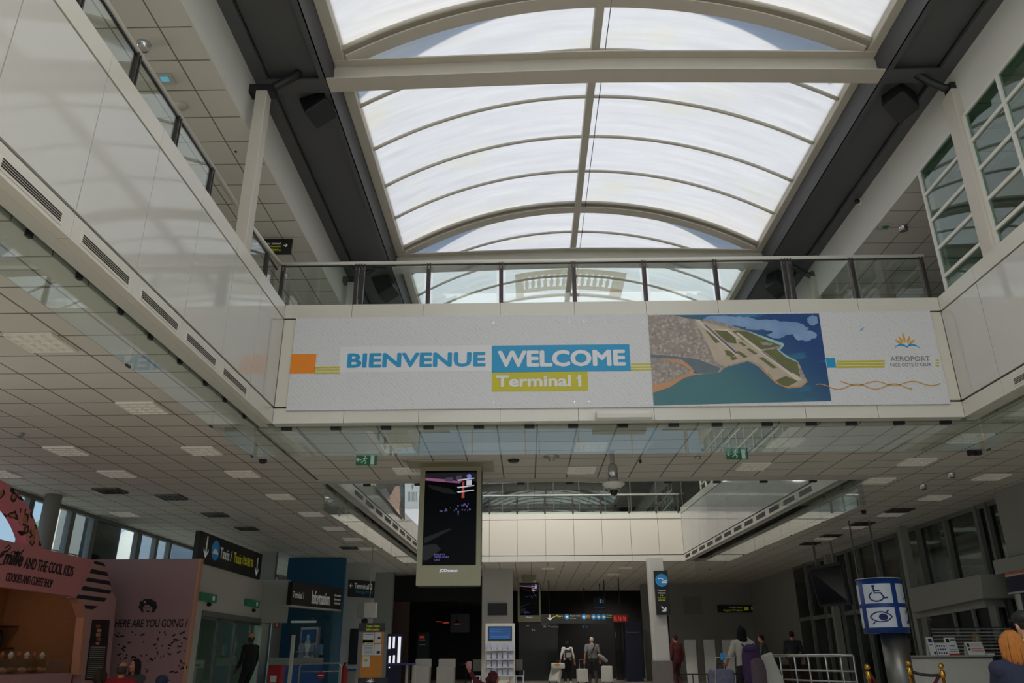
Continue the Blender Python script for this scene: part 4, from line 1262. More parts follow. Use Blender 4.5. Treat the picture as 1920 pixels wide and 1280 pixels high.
YJ = 13.62
a, b = at(782, 1098, 'y', YJ), at(902, 875, 'y', YJ)
big_screen((at(787, 880, 'y', YJ).x + at(903, 1000, 'y', YJ).x) / 2, YJ, a.z, ZC - .02, at(902, 985, 'y', YJ).x - at(784, 985, 'y', YJ).x, 'large champagne framed advertising screen hanging in front of the second well')
e = bpy.data.objects['advertising_screen']
cx = e.location.x
MB().box((cx - .75, YJ - .35, ZC - .021), (cx + .75, YJ + .45, ZC)).build('ceiling_plate', M['scr_frame'], e, bevel=.004)
YJ2 = 33.5
a, b = at(971, 1166, 'y', YJ2), at(1013, 1090, 'y', YJ2)
big_screen((a.x + b.x) / 2, YJ2, a.z, min(b.z, ZC - .02), b.x - a.x, 'small far advertising screen hanging right of the pale pillar')
# ================================================================== left side of the lower hall
M['pink'] = mat('pink_laminate', rgb(200, 124, 128), 0.5)
M['pink_pale'] = mat('pale_pink_laminate', rgb(184, 140, 140), 0.55)
M['peach'] = mat('peach_edge', rgb(196, 136, 108), 0.5)
M['ink'] = mat('black_ink', rgb(24, 22, 24), 0.6)
M['wood'] = noisy('light_wood', rgb(150, 98, 56), rgb(128, 80, 44), 6.0, 0.5, stretch=(1, 1, 8))
M['darkwood'] = noisy('dark_wood', rgb(76, 44, 26), rgb(56, 32, 20), 5.0, 0.5, stretch=(6, 6, 1))
M['greyframe'] = mat('grey_window_frame', rgb(118, 119, 114), 0.5, 0.0)
M['blue_wall'] = mat('petrol_blue_wall', rgb(12, 84, 116), 0.5)
M['blue_bright'] = mat('bright_blue', rgb(26, 84, 150), 0.45)

def pxpoly(pts, axis, val, ext, m, name, parent, lift=0.0):
    """outline given as photo pixels on the plane axis = val, pushed back by ext"""
    P = [at(x, y, axis, val) for x, y in pts]
    d = {'x': Vector((1, 0, 0)), 'y': Vector((0, 1, 0)), 'z': Vector((0, 0, 1))}[axis]
    return MB().prism([p + d * lift for p in P], d * ext).build(name, m, parent)
def pxtext(body, quad, axis, val, m, parent, bold=0.0, lift=0.0, name='lettering', thick=.003):
    """quad: lower-left, lower-right, upper-left pixels"""
    d = {'x': Vector((1, 0, 0)), 'y': Vector((0, 1, 0))}[axis]
    a, b, c = [at(x, y, axis, val) + d * lift for x, y in quad]
    if axis == 'x': b.z = a.z; c.y = a.y
    else: b.z = a.z; c.x = a.x
    return lettering(body, m, parent, a, b, c, bold, thick, name)

# ------------------------------------------------------------------ cookie kiosk
XK = -8.0
kk_ = empty('cookie_kiosk', (XK, 12.5, 0), 'pink cookie and coffee kiosk with a black lettered sign at far left', 'kiosk')
zs0, zs1 = 2.03, 2.70
y_end = at(142, 1121, 'x', XK).y
MB().prism([(XK, 8.6, zs0), (XK, at(143, 1122, 'x', XK).y, zs0), (XK, at(176, 1045, 'x', XK).y, zs1), (XK, 8.6, zs1)], (-0.12, 0, 0)).build('sign_board', M['pink'], kk_)
def ktext(body, y0, y1, z0, z1, bold, name='lettering', shear=0.0):
    return lettering(body, M['ink'], kk_, (XK + .004, y0, z0), (XK + .004, y1, z0), (XK + .004, y0, z1), bold, .004, name, shear)
yy = lambda px, py: at(px, py, 'x', XK).y
ktext('AND THE COOL KIDS', yy(41, 1075), yy(134, 1088), 2.35, 2.52, 0.012)
ktext('COOKIES AND COFFEE SHOP', yy(8, 1095), yy(95, 1107), 2.12, 2.25, 0.006)
ktext('milie', yy(2, 1070), yy(35, 1076), 2.37, 2.58, 0.03, shear=0.25)
# brush-like capital and flourish
yE = yy(1, 1068)
def stroke(pts, w, name):
    mb = MB()
    P = [Vector((XK + .006, y, z)) for y, z in pts]
    mb.tube(P, [w * (0.4 + 0.6 * math.sin(math.pi * (i + .6) / (len(P) + .2))) for i in range(len(P))], 6)
    mb.v = [(XK + .004 + (x - XK - .006) * .15, y, z) for x, y, z in mb.v]
    mb.build(name, M['ink'], kk_)
stroke([(yE - .02, 2.58), (yE + .06, 2.64), (yE + .12, 2.62), (yE + .05, 2.55), (yE - .06, 2.52), (yE - .10, 2.47), (yE + .0, 2.5), (yE - .06, 2.46), (yE - .16, 2.40), (yE - .1, 2.33), (yE + .06, 2.36)], .018, 'script_capital')
stroke([(yy(14, 1060), 2.54), (yy(20, 1060), 2.57), (yy(30, 1060), 2.55), (yy(37, 1060), 2.60), (yy(38, 1060), 2.645), (yy(36, 1060), 2.60), (yy(34, 1060), 2.5)], .012, 'script_flourish')
# striped hexagonal end panel on its pillar
Q = [(176, 1051), (195, 1051), (210, 1108), (218, 1123), (216, 1142), (203, 1290), (152, 1290), (163, 1157), (154, 1128), (142, 1121)]
P = [at(x, y, 'x', XK + 0.02) for x, y in Q]
for p in P:
    if p.z < 0.4: p.z = 0.0
MB().prism(P, (-0.16, 0, 0)).build('end_pillar', M['pink_pale'], kk_)
stripes = [[(177, 1051), (194, 1055), (197, 1062), (175, 1056)], [(171, 1066), (200, 1072), (203, 1080), (168, 1074)], [(164, 1082), (205, 1089), (208, 1097), (160, 1089)],
           [(156, 1098), (209, 1107), (206, 1113), (152, 1106)], [(147, 1114), (200, 1121), (195, 1128), (142, 1121)], [(158, 1134), (184, 1136), (174, 1142), (161, 1141)]]
for s_ in stripes: pxpoly(s_, 'x', XK + 0.021, 0.004, M['ink'], 'black_stripe', kk_)
MB().prism([at(x, y, 'x', XK + 0.02) + Vector((0.0, 0, 0)) for x, y in ((142, 1122), (154, 1128), (163, 1157), (155, 1265), (147, 1265), (157, 1157), (149, 1131))], (-.14, 0, 0)).build('peach_edge', M['peach'], kk_)
# menu board on the pillar
pxpoly([(173, 1161), (205, 1162), (195, 1275), (159, 1275)], 'x', XK + .022, .012, M['sign_black'], 'menu_board', kk_)
rnd = random.Random(5)
for i in range(16):
    y0 = 1212 + i * 3.8
    pxpoly([(170 - i * .55, y0), (198 - i * .5, y0 + .5), (198 - i * .5, y0 + 1.8), (170 - i * .55, y0 + 1.3)], 'x', XK + .035, .002, M['offwhite'] if i % 5 == 0 else M['wallgrey'], 'menu_line', kk_)
for i, (c_, x, y, r) in enumerate((('wood', 184, 1174, 6), ('peach', 186, 1182, 6), ('sand', 184, 1190, 6), ('wood', 185, 1198, 6), ('peach', 183, 1206, 5))):
    pxpoly([(x - r * .7, y - r * .6), (x + r * .7, y - r * .5), (x + r * .6, y + r * .5), (x - r * .7, y + r * .4)], 'x', XK + .035, .002, M[c_], 'menu_picture', kk_)
# opening: back wall, side, counter with glass display
MB().box((XK - 1.9, 8.6, 0), (XK - 1.8, 15.6, 2.7)).build('back_wall', M['wood'], kk_)
kl = bpy.data.lights.new('kiosk_fill', 'AREA'); kl.shape = 'RECTANGLE'; kl.size = .3; kl.size_y = 4; kl.energy = 7; kl.color = (1, .8, .6)  # fill lamp added to warm and brighten the kiosk interior
ko = bpy.data.objects.new('kiosk_fill', kl); COL.objects.link(ko); ko.location = (XK - 1.0, 12.8, 2.5)
MB().box((XK - 1.9, 15.3, 0), (XK - .15, 15.5, 2.7)).build('side_wall', M['wood'], kk_)
MB().box((XK - 1.9, 8.6, 2.55), (XK - .1, 15.5, 2.65)).build('roof_panel', M['pink'], kk_)
MB().box((XK - 1.795, at(32, 1180, 'x', XK - 1.76).y, .5), (XK - 1.76, at(110, 1180, 'x', XK - 1.76).y, at(70, 1143, 'x', XK - 1.76).z)).build('rear_panel', M['wallgrey'], kk_)
MB().box((XK - .75, 8.6, 0), (XK - .08, 14.9, .78)).build('counter', M['pink_pale'], kk_)
MB().box((XK - .7, 8.6, .78), (XK - .69, 14.8, 1.0)).box((XK - .12, 8.6, .78), (XK - .11, 14.8, 1.0)).box((XK - .72, 8.6, 1.0), (XK - .1, 14.8, 1.012)).build('display_glass', M['glass'], kk_)
MB().box((XK - 1.78, 14.1, 1.18), (XK - 1.45, 15.25, 1.21)).box((XK - 1.78, 14.1, 1.55), (XK - 1.45, 15.25, 1.58)).build('wall_shelf', M['darkwood'], kk_)
for i in range(5):
    z = 1.21
    y = 14.2 + .2 * i
    o = MB().lathe([(.05, 0), (.055, .1), (.05, .2), (.025, .26), (.025, .3)], (XK - 1.6, y, z), 12).build('jar', M['offwhite' if i % 2 else 'soft_black'])
    tag(o, 'small %s jar on the kiosk wall shelf, %s from the left' % ('pale' if i % 2 else 'dark', ordn(i)), 'jar', 'jars on the kiosk shelf')
for i in range(9):
    y = 12.3 + .27 * i
    o = MB().ball((XK - .42, y, .835), (.09, .09, .05), 12, 8).build('cookie_pile', M['wood' if i % 2 else 'peach'])
    tag(o, 'heap of biscuits under the kiosk display glass, %s from the left' % ordn(i), 'food', 'biscuits in the kiosk display')
for i in range(6):
    y = 13.3 + .22 * i
    o = MB().lathe([(.025, 0), (.04, .05), (.045, .065), (.02, .10), (.004, .115)], (XK - .4, y, 1.013), 12).build('cupcake', M['offwhite' if i % 2 else 'wood'])
    tag(o, 'small %s cake standing on top of the kiosk display glass, %s from the left' % ('white' if i % 2 else 'brown', ordn(i)), 'food', 'cakes on the kiosk display')

# leopard print ring standing on the sign
M['leo'] = mat('leopard_print', rgb(210, 124, 132), 0.5)
t = NT(M['leo'])
g = t.n('ShaderNodeNewGeometry')
nzl = t.n('ShaderNodeTexNoise', ins={'Vector': g.outputs['Position'], 'Scale': 6.0, 'Detail': 2.0})
vm = t.n('ShaderNodeVectorMath', operation='MULTIPLY_ADD', ins={0: nzl.outputs['Color'], 1: (.12, .12, .12), 2: g.outputs['Position']})
vo = t.n('ShaderNodeTexVoronoi', ins={'Vector': vm.outputs[0], 'Scale': 5.2})
d_ = vo.outputs['Distance']
ringm = t.math('MULTIPLY', t.math('GREATER_THAN', d_, 0.30), t.math('LESS_THAN', d_, 0.47))
ringm = t.math('MULTIPLY', ringm, t.math('GREATER_THAN', nzl.outputs['Fac'], 0.44))
inn = t.math('LESS_THAN', d_, 0.30)
c_a = t.mix(inn, rgb(210, 124, 132), rgb(176, 116, 74))
t.link(t.mix(ringm, c_a, rgb(26, 16, 16)), t.t.nodes['Principled BSDF'].inputs['Base Color'])
M['ring_edge'] = mat('indigo_edge', rgb(70, 50, 170), 0.4)
# an arch: the part of the ring that stands above the sign
XG = XK - 0.02
rg = empty('leopard_ring', (XG, 11.9, zs1), 'big pink leopard print ring standing on the kiosk sign', 'ornament')
zr = zs1 + 0.004
def rarc(cy, cz, r, n=40):
    a0 = math.asin((zr - cz) / r)
    return [(cy + r * math.cos(a0 + (math.pi - 2 * a0) * i / n), cz + r * math.sin(a0 + (math.pi - 2 * a0) * i / n)) for i in range(n + 1)]
A_, B_ = rarc(11.55, 1.68, 1.87), rarc(11.43, 1.585, 1.706)
n = len(A_)
D_ = 0.17
vs = [(XG, y, z) for y, z in A_] + [(XG, y, z) for y, z in B_] + [(XG - D_, y, z) for y, z in A_] + [(XG - D_, y, z) for y, z in B_]
fs = []
for i in range(n - 1):
    j = i + 1
    fs += [(i, n + i, n + j, j), (2 * n + i, 2 * n + j, 3 * n + j, 3 * n + i), (n + i, 3 * n + i, 3 * n + j, n + j)]
MB().add(vs, fs, False).build('ring', M['leo'], rg)
MB().add(vs, [(i, i + 1, 2 * n + i + 1, 2 * n + i) for i in range(n - 1)], False).build('indigo_rim', M['ring_edge'], rg)

# ------------------------------------------------------------------ mural wall
YM = 16.5
mw = empty('mural_wall', (-7.3, YM, 0), 'dusty pink partition wall with black letters and a drawn face', 'partition')
a, b = at(205, 1047, 'y', YM), at(376, 1047, 'y', YM)
M['mural'] = mat('dusty_pink_paint', rgb(160, 122, 122), 0.6)
MB().box((a.x - .9, YM, 0), (b.x - .02, YM + .12, b.z)).build('panel', M['mural'], mw)
MB().box((b.x - .02, YM - .005, 0), (b.x + .02, YM + .125, b.z + .002)).build('peach_edge', M['peach'], mw)
pxtext('HERE ARE YOU GOING ?', [(215, 1176), (350, 1176), (215, 1161)], 'y', YM - .002, M['ink'], mw, .014)
def mpoly(pts, name, m='ink', lift=-.001): pxpoly(pts, 'y', YM + lift, -.003, M[m], name, mw)
cx0, cy0 = 277.5, 1137
mpoly([(cx0 + 17 * math.cos(a_) * (1 + .06 * math.sin(9 * a_)), cy0 + 14 * math.sin(a_) * (1 + .06 * math.sin(9 * a_)) - 1) for a_ in [2 * math.pi * i / 40 for i in range(40)]], 'drawn_hair')
mpoly([(268, 1139), (272, 1134), (278, 1133), (286, 1139), (285, 1146), (280, 1151), (274, 1151), (269, 1146)], 'drawn_face', 'mural', -.005)
for ex_ in (273.5, 280.5): mpoly([(ex_ - 1.3, 1138), (ex_ + 1.3, 1138), (ex_ + 1, 1140.3), (ex_ - 1, 1140.3)], 'drawn_eye', 'ink', -.009)
mpoly([(273.5, 1145), (277, 1144.4), (281, 1145), (279, 1147.5), (276, 1147.5)], 'drawn_mouth', 'ink', -.009)
mpoly([(270, 1126), (274, 1127), (273, 1131), (270, 1130)], 'drawn_bow', 'pink_pale', -.005)
rnd = random.Random(11)
for i in range(78):
    x, y = 214 + 134 * rnd.random(), 1184 + 78 * rnd.random()
    w = rnd.choice((2, 2.4, 2.6, 3, 7, 9)) * .5
    h_ = 1.6 if w < 3 else 1.5
    t_ = rnd.uniform(-.5, .5)
    mpoly([(x + dx * math.cos(t_) - dy * math.sin(t_), y + dx * math.sin(t_) + dy * math.cos(t_)) for dx, dy in ((-w, -h_), (w, -h_), (w * .8, h_), (-w, h_ * .8))], 'black_mark')

# ------------------------------------------------------------------ glazed left front with what stands outside
XF = -10.2
e = empty('window_6', (XF, 16, 0), None, None, None, 0, 'structure')
mb = MB()
def mull(px0, px1, py): 
    a, b = at(px0, py, 'x', XF), at(px1, py, 'x', XF)
    mb.box((XF - .08, a.y, 0), (XF + .05, b.y, ZC))
mull(52, 62, 940)
mull(132, 140, 958)
mull(174, 182, 968)
mull(258, 266, 990)
mull(292, 297, 1000); mull(318, 322, 1005)
for y in (10.5, 12.6, 14.6, 27.5, 29.5, 31.5): mb.box((XF - .08, y - .05, 0), (XF + .05, y + .05, ZC))
mb.box((XF - .07, 8, .0), (XF + .04, 33, .1)); mb.box((XF - .07, 8, ZC - .08), (XF + .04, 33, ZC))
mb.build('frame', M['greyframe'], e)
MB().box((XF - .01, 8, .1), (XF, 33, ZC - .08)).build('glass', M['glass'], e)
plate('wall_side_left', (XF - .2, -8, 0), (XF, 8, ZC), M['offwhite'])
plate('wall_side_left_end', (XF - .2, 33, 0), (XF, YE, ZC), M['offwhite'])
a, b = at(92, 930, 'x', -9.7), at(118, 930, 'x', -9.7)
struct(MB().cyl(((-9.75), (a.y + b.y) / 2, 0), (-9.75, (a.y + b.y) / 2, ZC), .16, n=24).build('column_round', M['wallgrey']), 'round grey column in front of the left glazing')
# dark wall piece between the panes
plate('wall_dark_pier', (XF - .3, at(184, 970, 'x', XF).y, 0), (XF - .05, at(232, 985, 'x', XF).y, ZC), M['soft_black'])
# panelled building and sky outside
ob = empty('neighbouring_building', (-16, 24, 0), 'grey panelled building outside the left glazing', 'building')
xb = -15.5
a, b = at(107, 990, 'x', xb), at(190, 990, 'x', xb)
mb = MB()
M['metal_clad'] = mat('pale_metal_cladding', rgb(206, 204, 196), 0.5)
for i in range(5):
    for j in range(5):
        y0 = a.y + (b.y + 1.5 - a.y) * i / 5
        mb.box((xb - .1, y0, 1.45 * j), (xb, y0 + (b.y + 1.5 - a.y) / 5 - .04, 1.45 * j + 1.41))
mb.build('cladding', M['metal_clad'], ob)
MB().box((xb - .5, a.y + .1, 0), (xb - .1, b.y + 1.5, 7.2)).build('body', M['wallgrey'], ob)
tw = empty('round_tower', (-30, 52, 0), 'pale rounded structure outside the left glazing', 'building')
p = at(258, 1010, 'y', 50)
MB().lathe([(3.2, 0), (3.2, p.z - 2), (2.6, p.z), (1.5, p.z + 1), (.2, p.z + 1.4)], (p.x + 1.6, 50, 0), 32).build('drum', M['metal_clad'], tw)
p = at(285, 1010, 'y', 44)
tag(MB().box((p.x - .9, 44, 0), (p.x + 1.2, 47, p.z + 1.1)). build('neighbouring_building', mat('blue_grey_block', rgb(120, 134, 150), .6)), 'blue grey block outside behind the taxi sign', 'building')
plate('ground_outside', (-120, -20, -.3), (-14, 140, -.1), M['concrete'])
p = at(82, 1000, 'y', 40)
tr = empty('tree', (p.x, 40, -.1), 'small blurred tree outside the left glazing', 'tree')
MB().cyl((p.x, 40, -.1), (p.x, 40, p.z - .6), .12, .08, 8).build('trunk', M['darkwood'], tr)
M['leaf'] = noisy('leaf_green', rgb(120, 150, 110), rgb(80, 110, 76), 4.0, 0.8)
mb = MB()
rnd = random.Random(2)
for i in range(26):
    mb.ball((p.x + rnd.uniform(-.6, .6), 40 + rnd.uniform(-.6, .6), p.z - .4 + rnd.uniform(-1.2, 1.1)), rnd.uniform(.2, .4), 8, 6)
mb.build('crown', M['leaf'], tr)

# ------------------------------------------------------------------ sliding door wall with the taxi sign
XD = -7.8
dw = empty('door_wall', (XD, 21.5, 0), None, None, None, 0, 'structure')
YD0, YD1 = 18.6, 24.3
ztop = 3.12
dz = 2.06
ya, yb = at(383, 1150, 'x', XD).y, at(503, 1166, 'x', XD).y
mb = MB()
mb.box((XD - .25, YD0, dz), (XD, YD1, ztop))
mb.box((XD - .25, YD0, 0), (XD, ya - .15, dz)); mb.box((XD - .25, yb + .1, 0), (XD, YD1, dz))
mb.build('wall_panel', M['white'], dw)
sl_ = bpy.data.lights.new('store_fill', 'AREA'); sl_.shape = 'RECTANGLE'; sl_.size = .6; sl_.size_y = 3; sl_.energy = 22  # fill lamp added to brighten the shelf behind the door glass
so_ = bpy.data.objects.new('store_fill', sl_); COL.objects.link(so_); so_.location = (XD - 1.1, 21.5, 2.6)
MB().box((XD - .2, ya - .15, dz - .1), (XD + .03, yb + .1, dz + .02)).build('door_track', M['greyframe'], dw)
plate('wall_wing', (XD - .2, YD1 - .25, 1.97), (at(543, 1120, 'y', YD1).x, YD1, at(520, 1088, 'y', YD1).z), M['offwhite'])
door = empty('door_1', (XD - .1, ya, 0), None, None, None, 0, 'structure')
n = 4
for i in range(n):
    y0, y1 = ya - .1 + (yb - ya + .15) * i / n, ya - .1 + (yb - ya + .15) * (i + 1) / n
    mb = MB()
    mb.box((XD - .13, y0, 0), (XD - .07, y0 + .06, dz - .1)).box((XD - .13, y1 - .06, 0), (XD - .07, y1, dz - .1))
    mb.box((XD - .13, y0, 0), (XD - .07, y1, .1)).box((XD - .13, y0, dz - .16), (XD - .07, y1, dz - .1))
    mb.build('leaf_frame', M['greyframe'], door)
    MB().box((XD - .105, y0 + .05, .08), (XD - .095, y1 - .05, dz - .15)).build('leaf_glass', M['glass_green'], door)
# exit signs and sensors over the door
for i, (px, py) in enumerate(((389, 1120), (473, 1131))):
    p = at(px, py, 'x', XD + .05)
    e = empty('exit_sign', p, 'long green exit box over the sliding doors, %s one' % ('nearer' if i == 0 else 'farther'), 'exit sign', 'green exit boxes over the sliding doors')
    MB().box((XD, p.y - .55, p.z - .09), (XD + .1, p.y + .5, p.z + .09)).build('green_box', M['exit_green'], e, bevel=.01)
    MB().box((XD + .1, p.y + .2, p.z - .05), (XD + .104, p.y + .34, p.z + .05)).build('white_figure', M['exit_white'], e)
    q = at(px + 1, py + 13, 'x', XD)
    e2 = empty('door_sensor', q, 'small black sensor over the sliding door, %s one' % ('nearer' if i == 0 else 'farther'), 'sensor')
    MB().ball(q + Vector((.03, 0, 0)), (.05, .1, .045), 10, 8).build('eye', M['black'], e2)
# shelf fridge and green panel seen behind the glass
fr = empty('drinks_shelf', (XD - 1.6, ya + .9, 0), 'pale bottle shelf seen through the sliding door glass', 'shelf')
MB().box((XD - 1.9, ya - .2, 0), (XD - 1.5, ya + 2.0, .1)).box((XD - 1.95, ya - .2, 0), (XD - 1.9, ya + 2.0, 2.0)).build('carcass', M['wallgrey'], fr)
for j in range(4): MB().box((XD - 1.9, ya - .2, .45 + .4 * j), (XD - 1.5, ya + 2.0, .48 + .4 * j)).build('shelf_board', M['offwhite'], fr)
for j in range(4):
    for i in range(9):
        y = ya - .05 + .23 * i
        z = (.1, .48, .88, 1.28)[j]
        o = MB().lathe([(.05, 0), (.055, .02), (.055, .17), (.02, .23), (.02, .27)], (XD - 1.65, y, z), 10).build('bottle', M['offwhite' if (i + j) % 3 else 'blue_wall'])
        tag(o, 'small bottle on the shelf behind the sliding door glass', 'bottle', 'bottles behind the sliding door')
plate('wall_green_store', (XD - 2.4, ya + 1.6, 0), (XD - 2.3, YD1 + 2, 2.6), mat('green_store_wall', rgb(40, 110, 70), 0.6))

# taxi sign
ts = empty('taxi_sign', (XD + .06, 21.3, 3.13), 'long black overhead taxi sign with white arrows and blue cab symbol', 'sign')
y0, y1 = at(378, 1030, 'x', XD + .06).y, at(490, 1060, 'x', XD + .06).y
MB().box((XD - .06, y0 - .2, 3.12), (XD + .06, y1, 3.83)).build('board', M['sign_black'], ts, bevel=.005)
X_ = XD + .064
def ttext(body, ya_, yb_, za, zb, m, bold): lettering(body, M[m], ts, (X_, ya_, za), (X_, yb_, za), (X_, ya_, zb), bold, .003)
yt = lambda px, py: at(px, py, 'x', X_).y
ttext('Taxis /', yt(412, 1042), yt(434, 1048), 3.36, 3.62, 'sign_white', .01)
ttext('Taxis /', yt(438, 1049), yt(456, 1053), 3.36, 3.62, 'sign_yellow', .01)
ttext('\u51fa\u79df\u8f66', yt(457, 1054), yt(475, 1058), 3.38, 3.60, 'sign_yellow', .01)
def xarrow(parent, yc, zc, L, m, X):
    mb = MB()
    w = L * .07
    mb.prism([(X, yc - w, zc + L / 2), (X, yc + w, zc + L / 2), (X, yc + w, zc - L / 2 + w), (X, yc - w, zc - L / 2 + w)], (.003, 0, 0))
    for s_ in (-1, 1):
        mb.prism([(X, yc, zc - L / 2), (X, yc, zc - L / 2 + 3 * w), (X, yc + s_ * L * .3, zc - L / 2 + L * .3 + 2 * w), (X, yc + s_ * L * .3, zc - L / 2 + L * .3)], (.003, 0, 0))
    mb.build('arrow', m, parent)
xarrow(ts, yt(386, 1035), 3.5, .52, M['sign_white'], X_); xarrow(ts, yt(482, 1062), 3.44, .5, M['sign_white'], X_)
yc = yt(403.5, 1037); 
MB().prism([(X_, yc + .26 * math.cos(2 * math.pi * i / 28), 3.5 + .24 * math.sin(2 * math.pi * i / 28)) for i in range(28)], (.003, 0, 0)).build('blue_disc', M['sign_blue'], ts)
MB().prism([(X_ + .004, yc + dy, 3.46 + dz_) for dy, dz_ in ((-.17, -.05), (.17, -.05), (.17, .0), (.11, .01), (.07, .07), (-.07, .07), (-.11, .01), (-.17, 0))], (.003, 0, 0)).build('cab_symbol', M['sign_white'], ts)

# dark recess wall above and behind the door wall
plate('wall_recess', (XF, 25.4, 0), (-7.95, 25.6, ZC), M['wallgrey'])
# ------------------------------------------------------------------ information booth
YI = 27.0
ib = empty('information_booth', (-7, 25, 0), 'petrol blue information booth with a black lettered canopy', 'booth')
a, b = at(541, 1047, 'y', YI), at(648, 1047, 'y', YI)
MB().box((a.x, YI, 0), (b.x, YI + .2, ZC - .02)).build('blue_wall', M['blue_wall'], ib)
MB().box((b.x - .22, YI - 1.2, 0), (b.x, YI, 2.7)).build('blue_side', M['blue_wall'], ib)
p0, p1 = at(545, 1135, 'y', 23.4), at(639, 1147, 'y', 26.0)
h0 = at(545, 1100, 'y', 23.4).z
def oblique(u, z, off=0.0):
    d = (Vector((p1.x, 26.0, 0)) - Vector((p0.x, 23.4, 0)))
    n_ = Vector((d.y, -d.x, 0)).normalized()
    return Vector((p0.x, 23.4, 0)) + d * u + n_ * off + Vector((0, 0, z))
zb_, zt_ = 2.42, 3.06
d_ = oblique(1, 0) - oblique(0, 0)
MB().prism([oblique(0, zb_), oblique(1, zb_), oblique(1, zt_), oblique(0, zt_)], Vector((-d_.y, d_.x, 0)).normalized() * .15).build('canopy_sign', M['sign_black'], ib)
def itext(body, u0, u1, za, zb2, m, bold): lettering(body, M[m], ib, oblique(u0, za, .004), oblique(u1, za, .004), oblique(u0, zb2, .004), bold, .003)
itext('Terminal 1', .02, .22, 2.62, 2.80, 'sign_white', .004)
itext('Information', .38, .74, 2.52, 2.88, 'sign_white', .02)
for i, w in enumerate(('Informazioni', 'Informaci\u00f3n', '\u95ee\u8be2\u5904')): itext(w, .84, .97, 2.80 - .12 * i, 2.87 - .12 * i, 'sign_white', 0)
MB().prism([oblique(0, zb_ - .04), oblique(1, zb_ - .04), oblique(1, zb_), oblique(0, zb_)], Vector((-d_.y, d_.x, 0)).normalized() * .3).build('canopy_ledge', M['offwhite'], ib)
MB().prism([oblique(.12, .82, -.3), oblique(1, .82, -.3), oblique(1, 1.02, -.3), oblique(.12, 1.02, -.3)], Vector((-d_.y, d_.x, 0)).normalized() * .5).build('counter_top', M['wallgrey'], ib)
MB().prism([oblique(.12, 0, -.3), oblique(1, 0, -.3), oblique(1, .82, -.3), oblique(.12, .82, -.3)], Vector((-d_.y, d_.x, 0)).normalized() * .4).build('counter_front', M['blue_bright'], ib)
MB().prism([oblique(0.05, 1.02, -.1), oblique(.98, 1.02, -.1), oblique(.98, 2.4, -.1), oblique(0.05, 2.4, -.1)], Vector((-d_.y, d_.x, 0)).normalized() * .012).build('front_glass', M['glass'], ib)
MB().box((a.x + .3, YI - .05, 2.08), (b.x - .8, YI - .02, 2.14)).build('lamp_strip', mat('soft_lamp', rgb(170, 170, 165), .5, emit=rgb(170, 170, 165), estr=.25), ib)
# figure-shaped white trophy, folder rack
p = at(575, 1226, 'y', 25.6)
o = MB().lathe([(.09, 0), (.09, .03), (.03, .06), (.05, .2), (.09, .34), (.08, .46), (.03, .52), (.05, .58), (.045, .64), (.01, .67)], (p.x, 25.6, 1.02), 14).build('statuette', M['white'])
tag(o, 'small white statuette standing on the information counter', 'ornament')
p = at(605, 1226, 'y', 25.9)
e = empty('brochure_holder', (p.x, 25.9, 1.02), 'dark leaflet holder with blue sheets on the information counter', 'holder')
MB().box((p.x - .12, 25.85, 1.02), (p.x + .12, 25.95, 1.55)).build('rack', M['soft_black'], e)
for i in range(3): MB().box((p.x - .1 + .07 * i, 25.84, 1.1), (p.x - .04 + .07 * i, 25.85, 1.4)).build('leaflet', M['b_white' if i % 2 else 'sign_blue'], e)

# no entry barrier in front of the booth
YBAR = 22.6
br = empty('queue_barrier', (at(600, 1260, 'y', YBAR).x, YBAR, 0), 'steel tube barrier with a round red no entry sign', 'barrier')
xa_, xb_ = at(562, 1250, 'y', YBAR).x, at(640, 1250, 'y', YBAR).x
zt = at(600, 1243, 'y', YBAR).z
mb = MB().tube([(xa_, YBAR, 0), (xa_, YBAR, zt - .08), (xa_ + .08, YBAR, zt), (xb_ - .08, YBAR, zt), (xb_, YBAR, zt - .08), (xb_, YBAR, 0)], .022, 10)
mb.tube([(xa_, YBAR, zt - .2), (xb_, YBAR, zt - .2)], .015, 8)
mb.build('tube_frame', M['steel'], br)
p = at(602, 1259, 'y', YBAR - .03)
MB().cyl((p.x, YBAR - .02, zt - .3), (p.x, YBAR - .035, zt - .3), .1, n=24).build('red_disc', M['red'], br)
MB().box((p.x - .07, YBAR - .04, zt - .318), (p.x + .07, YBAR - .035, zt - .282)).build('white_bar', M['white'], br)
# white post beside it
p = at(545, 1240, 'y', 22.8)
tag(MB().box((p.x - .04, 22.8, 0), (p.x + .04, 22.9, at(545, 1190, 'y', 22.8).z)).build('post', M['white']), 'slim white post left of the information counter', 'post')
# red cabinet, red fire sign, extinguisher
p = at(515, 1262, 'y', 22.0)
e = empty('fire_cabinet', (p.x, 22, 0), 'red fire equipment cabinet left of the information booth', 'cabinet')
zt = at(515, 1246, 'y', 22).z
MB().box((p.x - .17, 22, 0), (p.x + .17, 22.3, zt)).build('body', M['red'], e, bevel=.015)
MB().box((p.x - .1, 21.995, zt - .42), (p.x + .06, 22, zt - .26)).build('white_label', M['white'], e)
p = at(520, 1171, 'y', YD1 - .2)
e = empty('fire_sign', p, 'small red fire extinguisher sign under the white wing wall', 'sign')
MB().box((p.x - .06, YD1 - .24, p.z - .09), (p.x + .06, YD1 - .22, p.z + .09)).build('plate', M['red'], e)
MB().box((p.x - .02, YD1 - .245, p.z - .06), (p.x + .02, YD1 - .24, p.z + .05)).build('white_symbol', M['white'], e)
p = at(645, 1265, 'y', 25.4)
e = empty('fire_extinguisher', (p.x, 25.4, 0), 'red fire extinguisher standing right of the information booth', 'extinguisher')
zt = at(645, 1243, 'y', 25.4).z
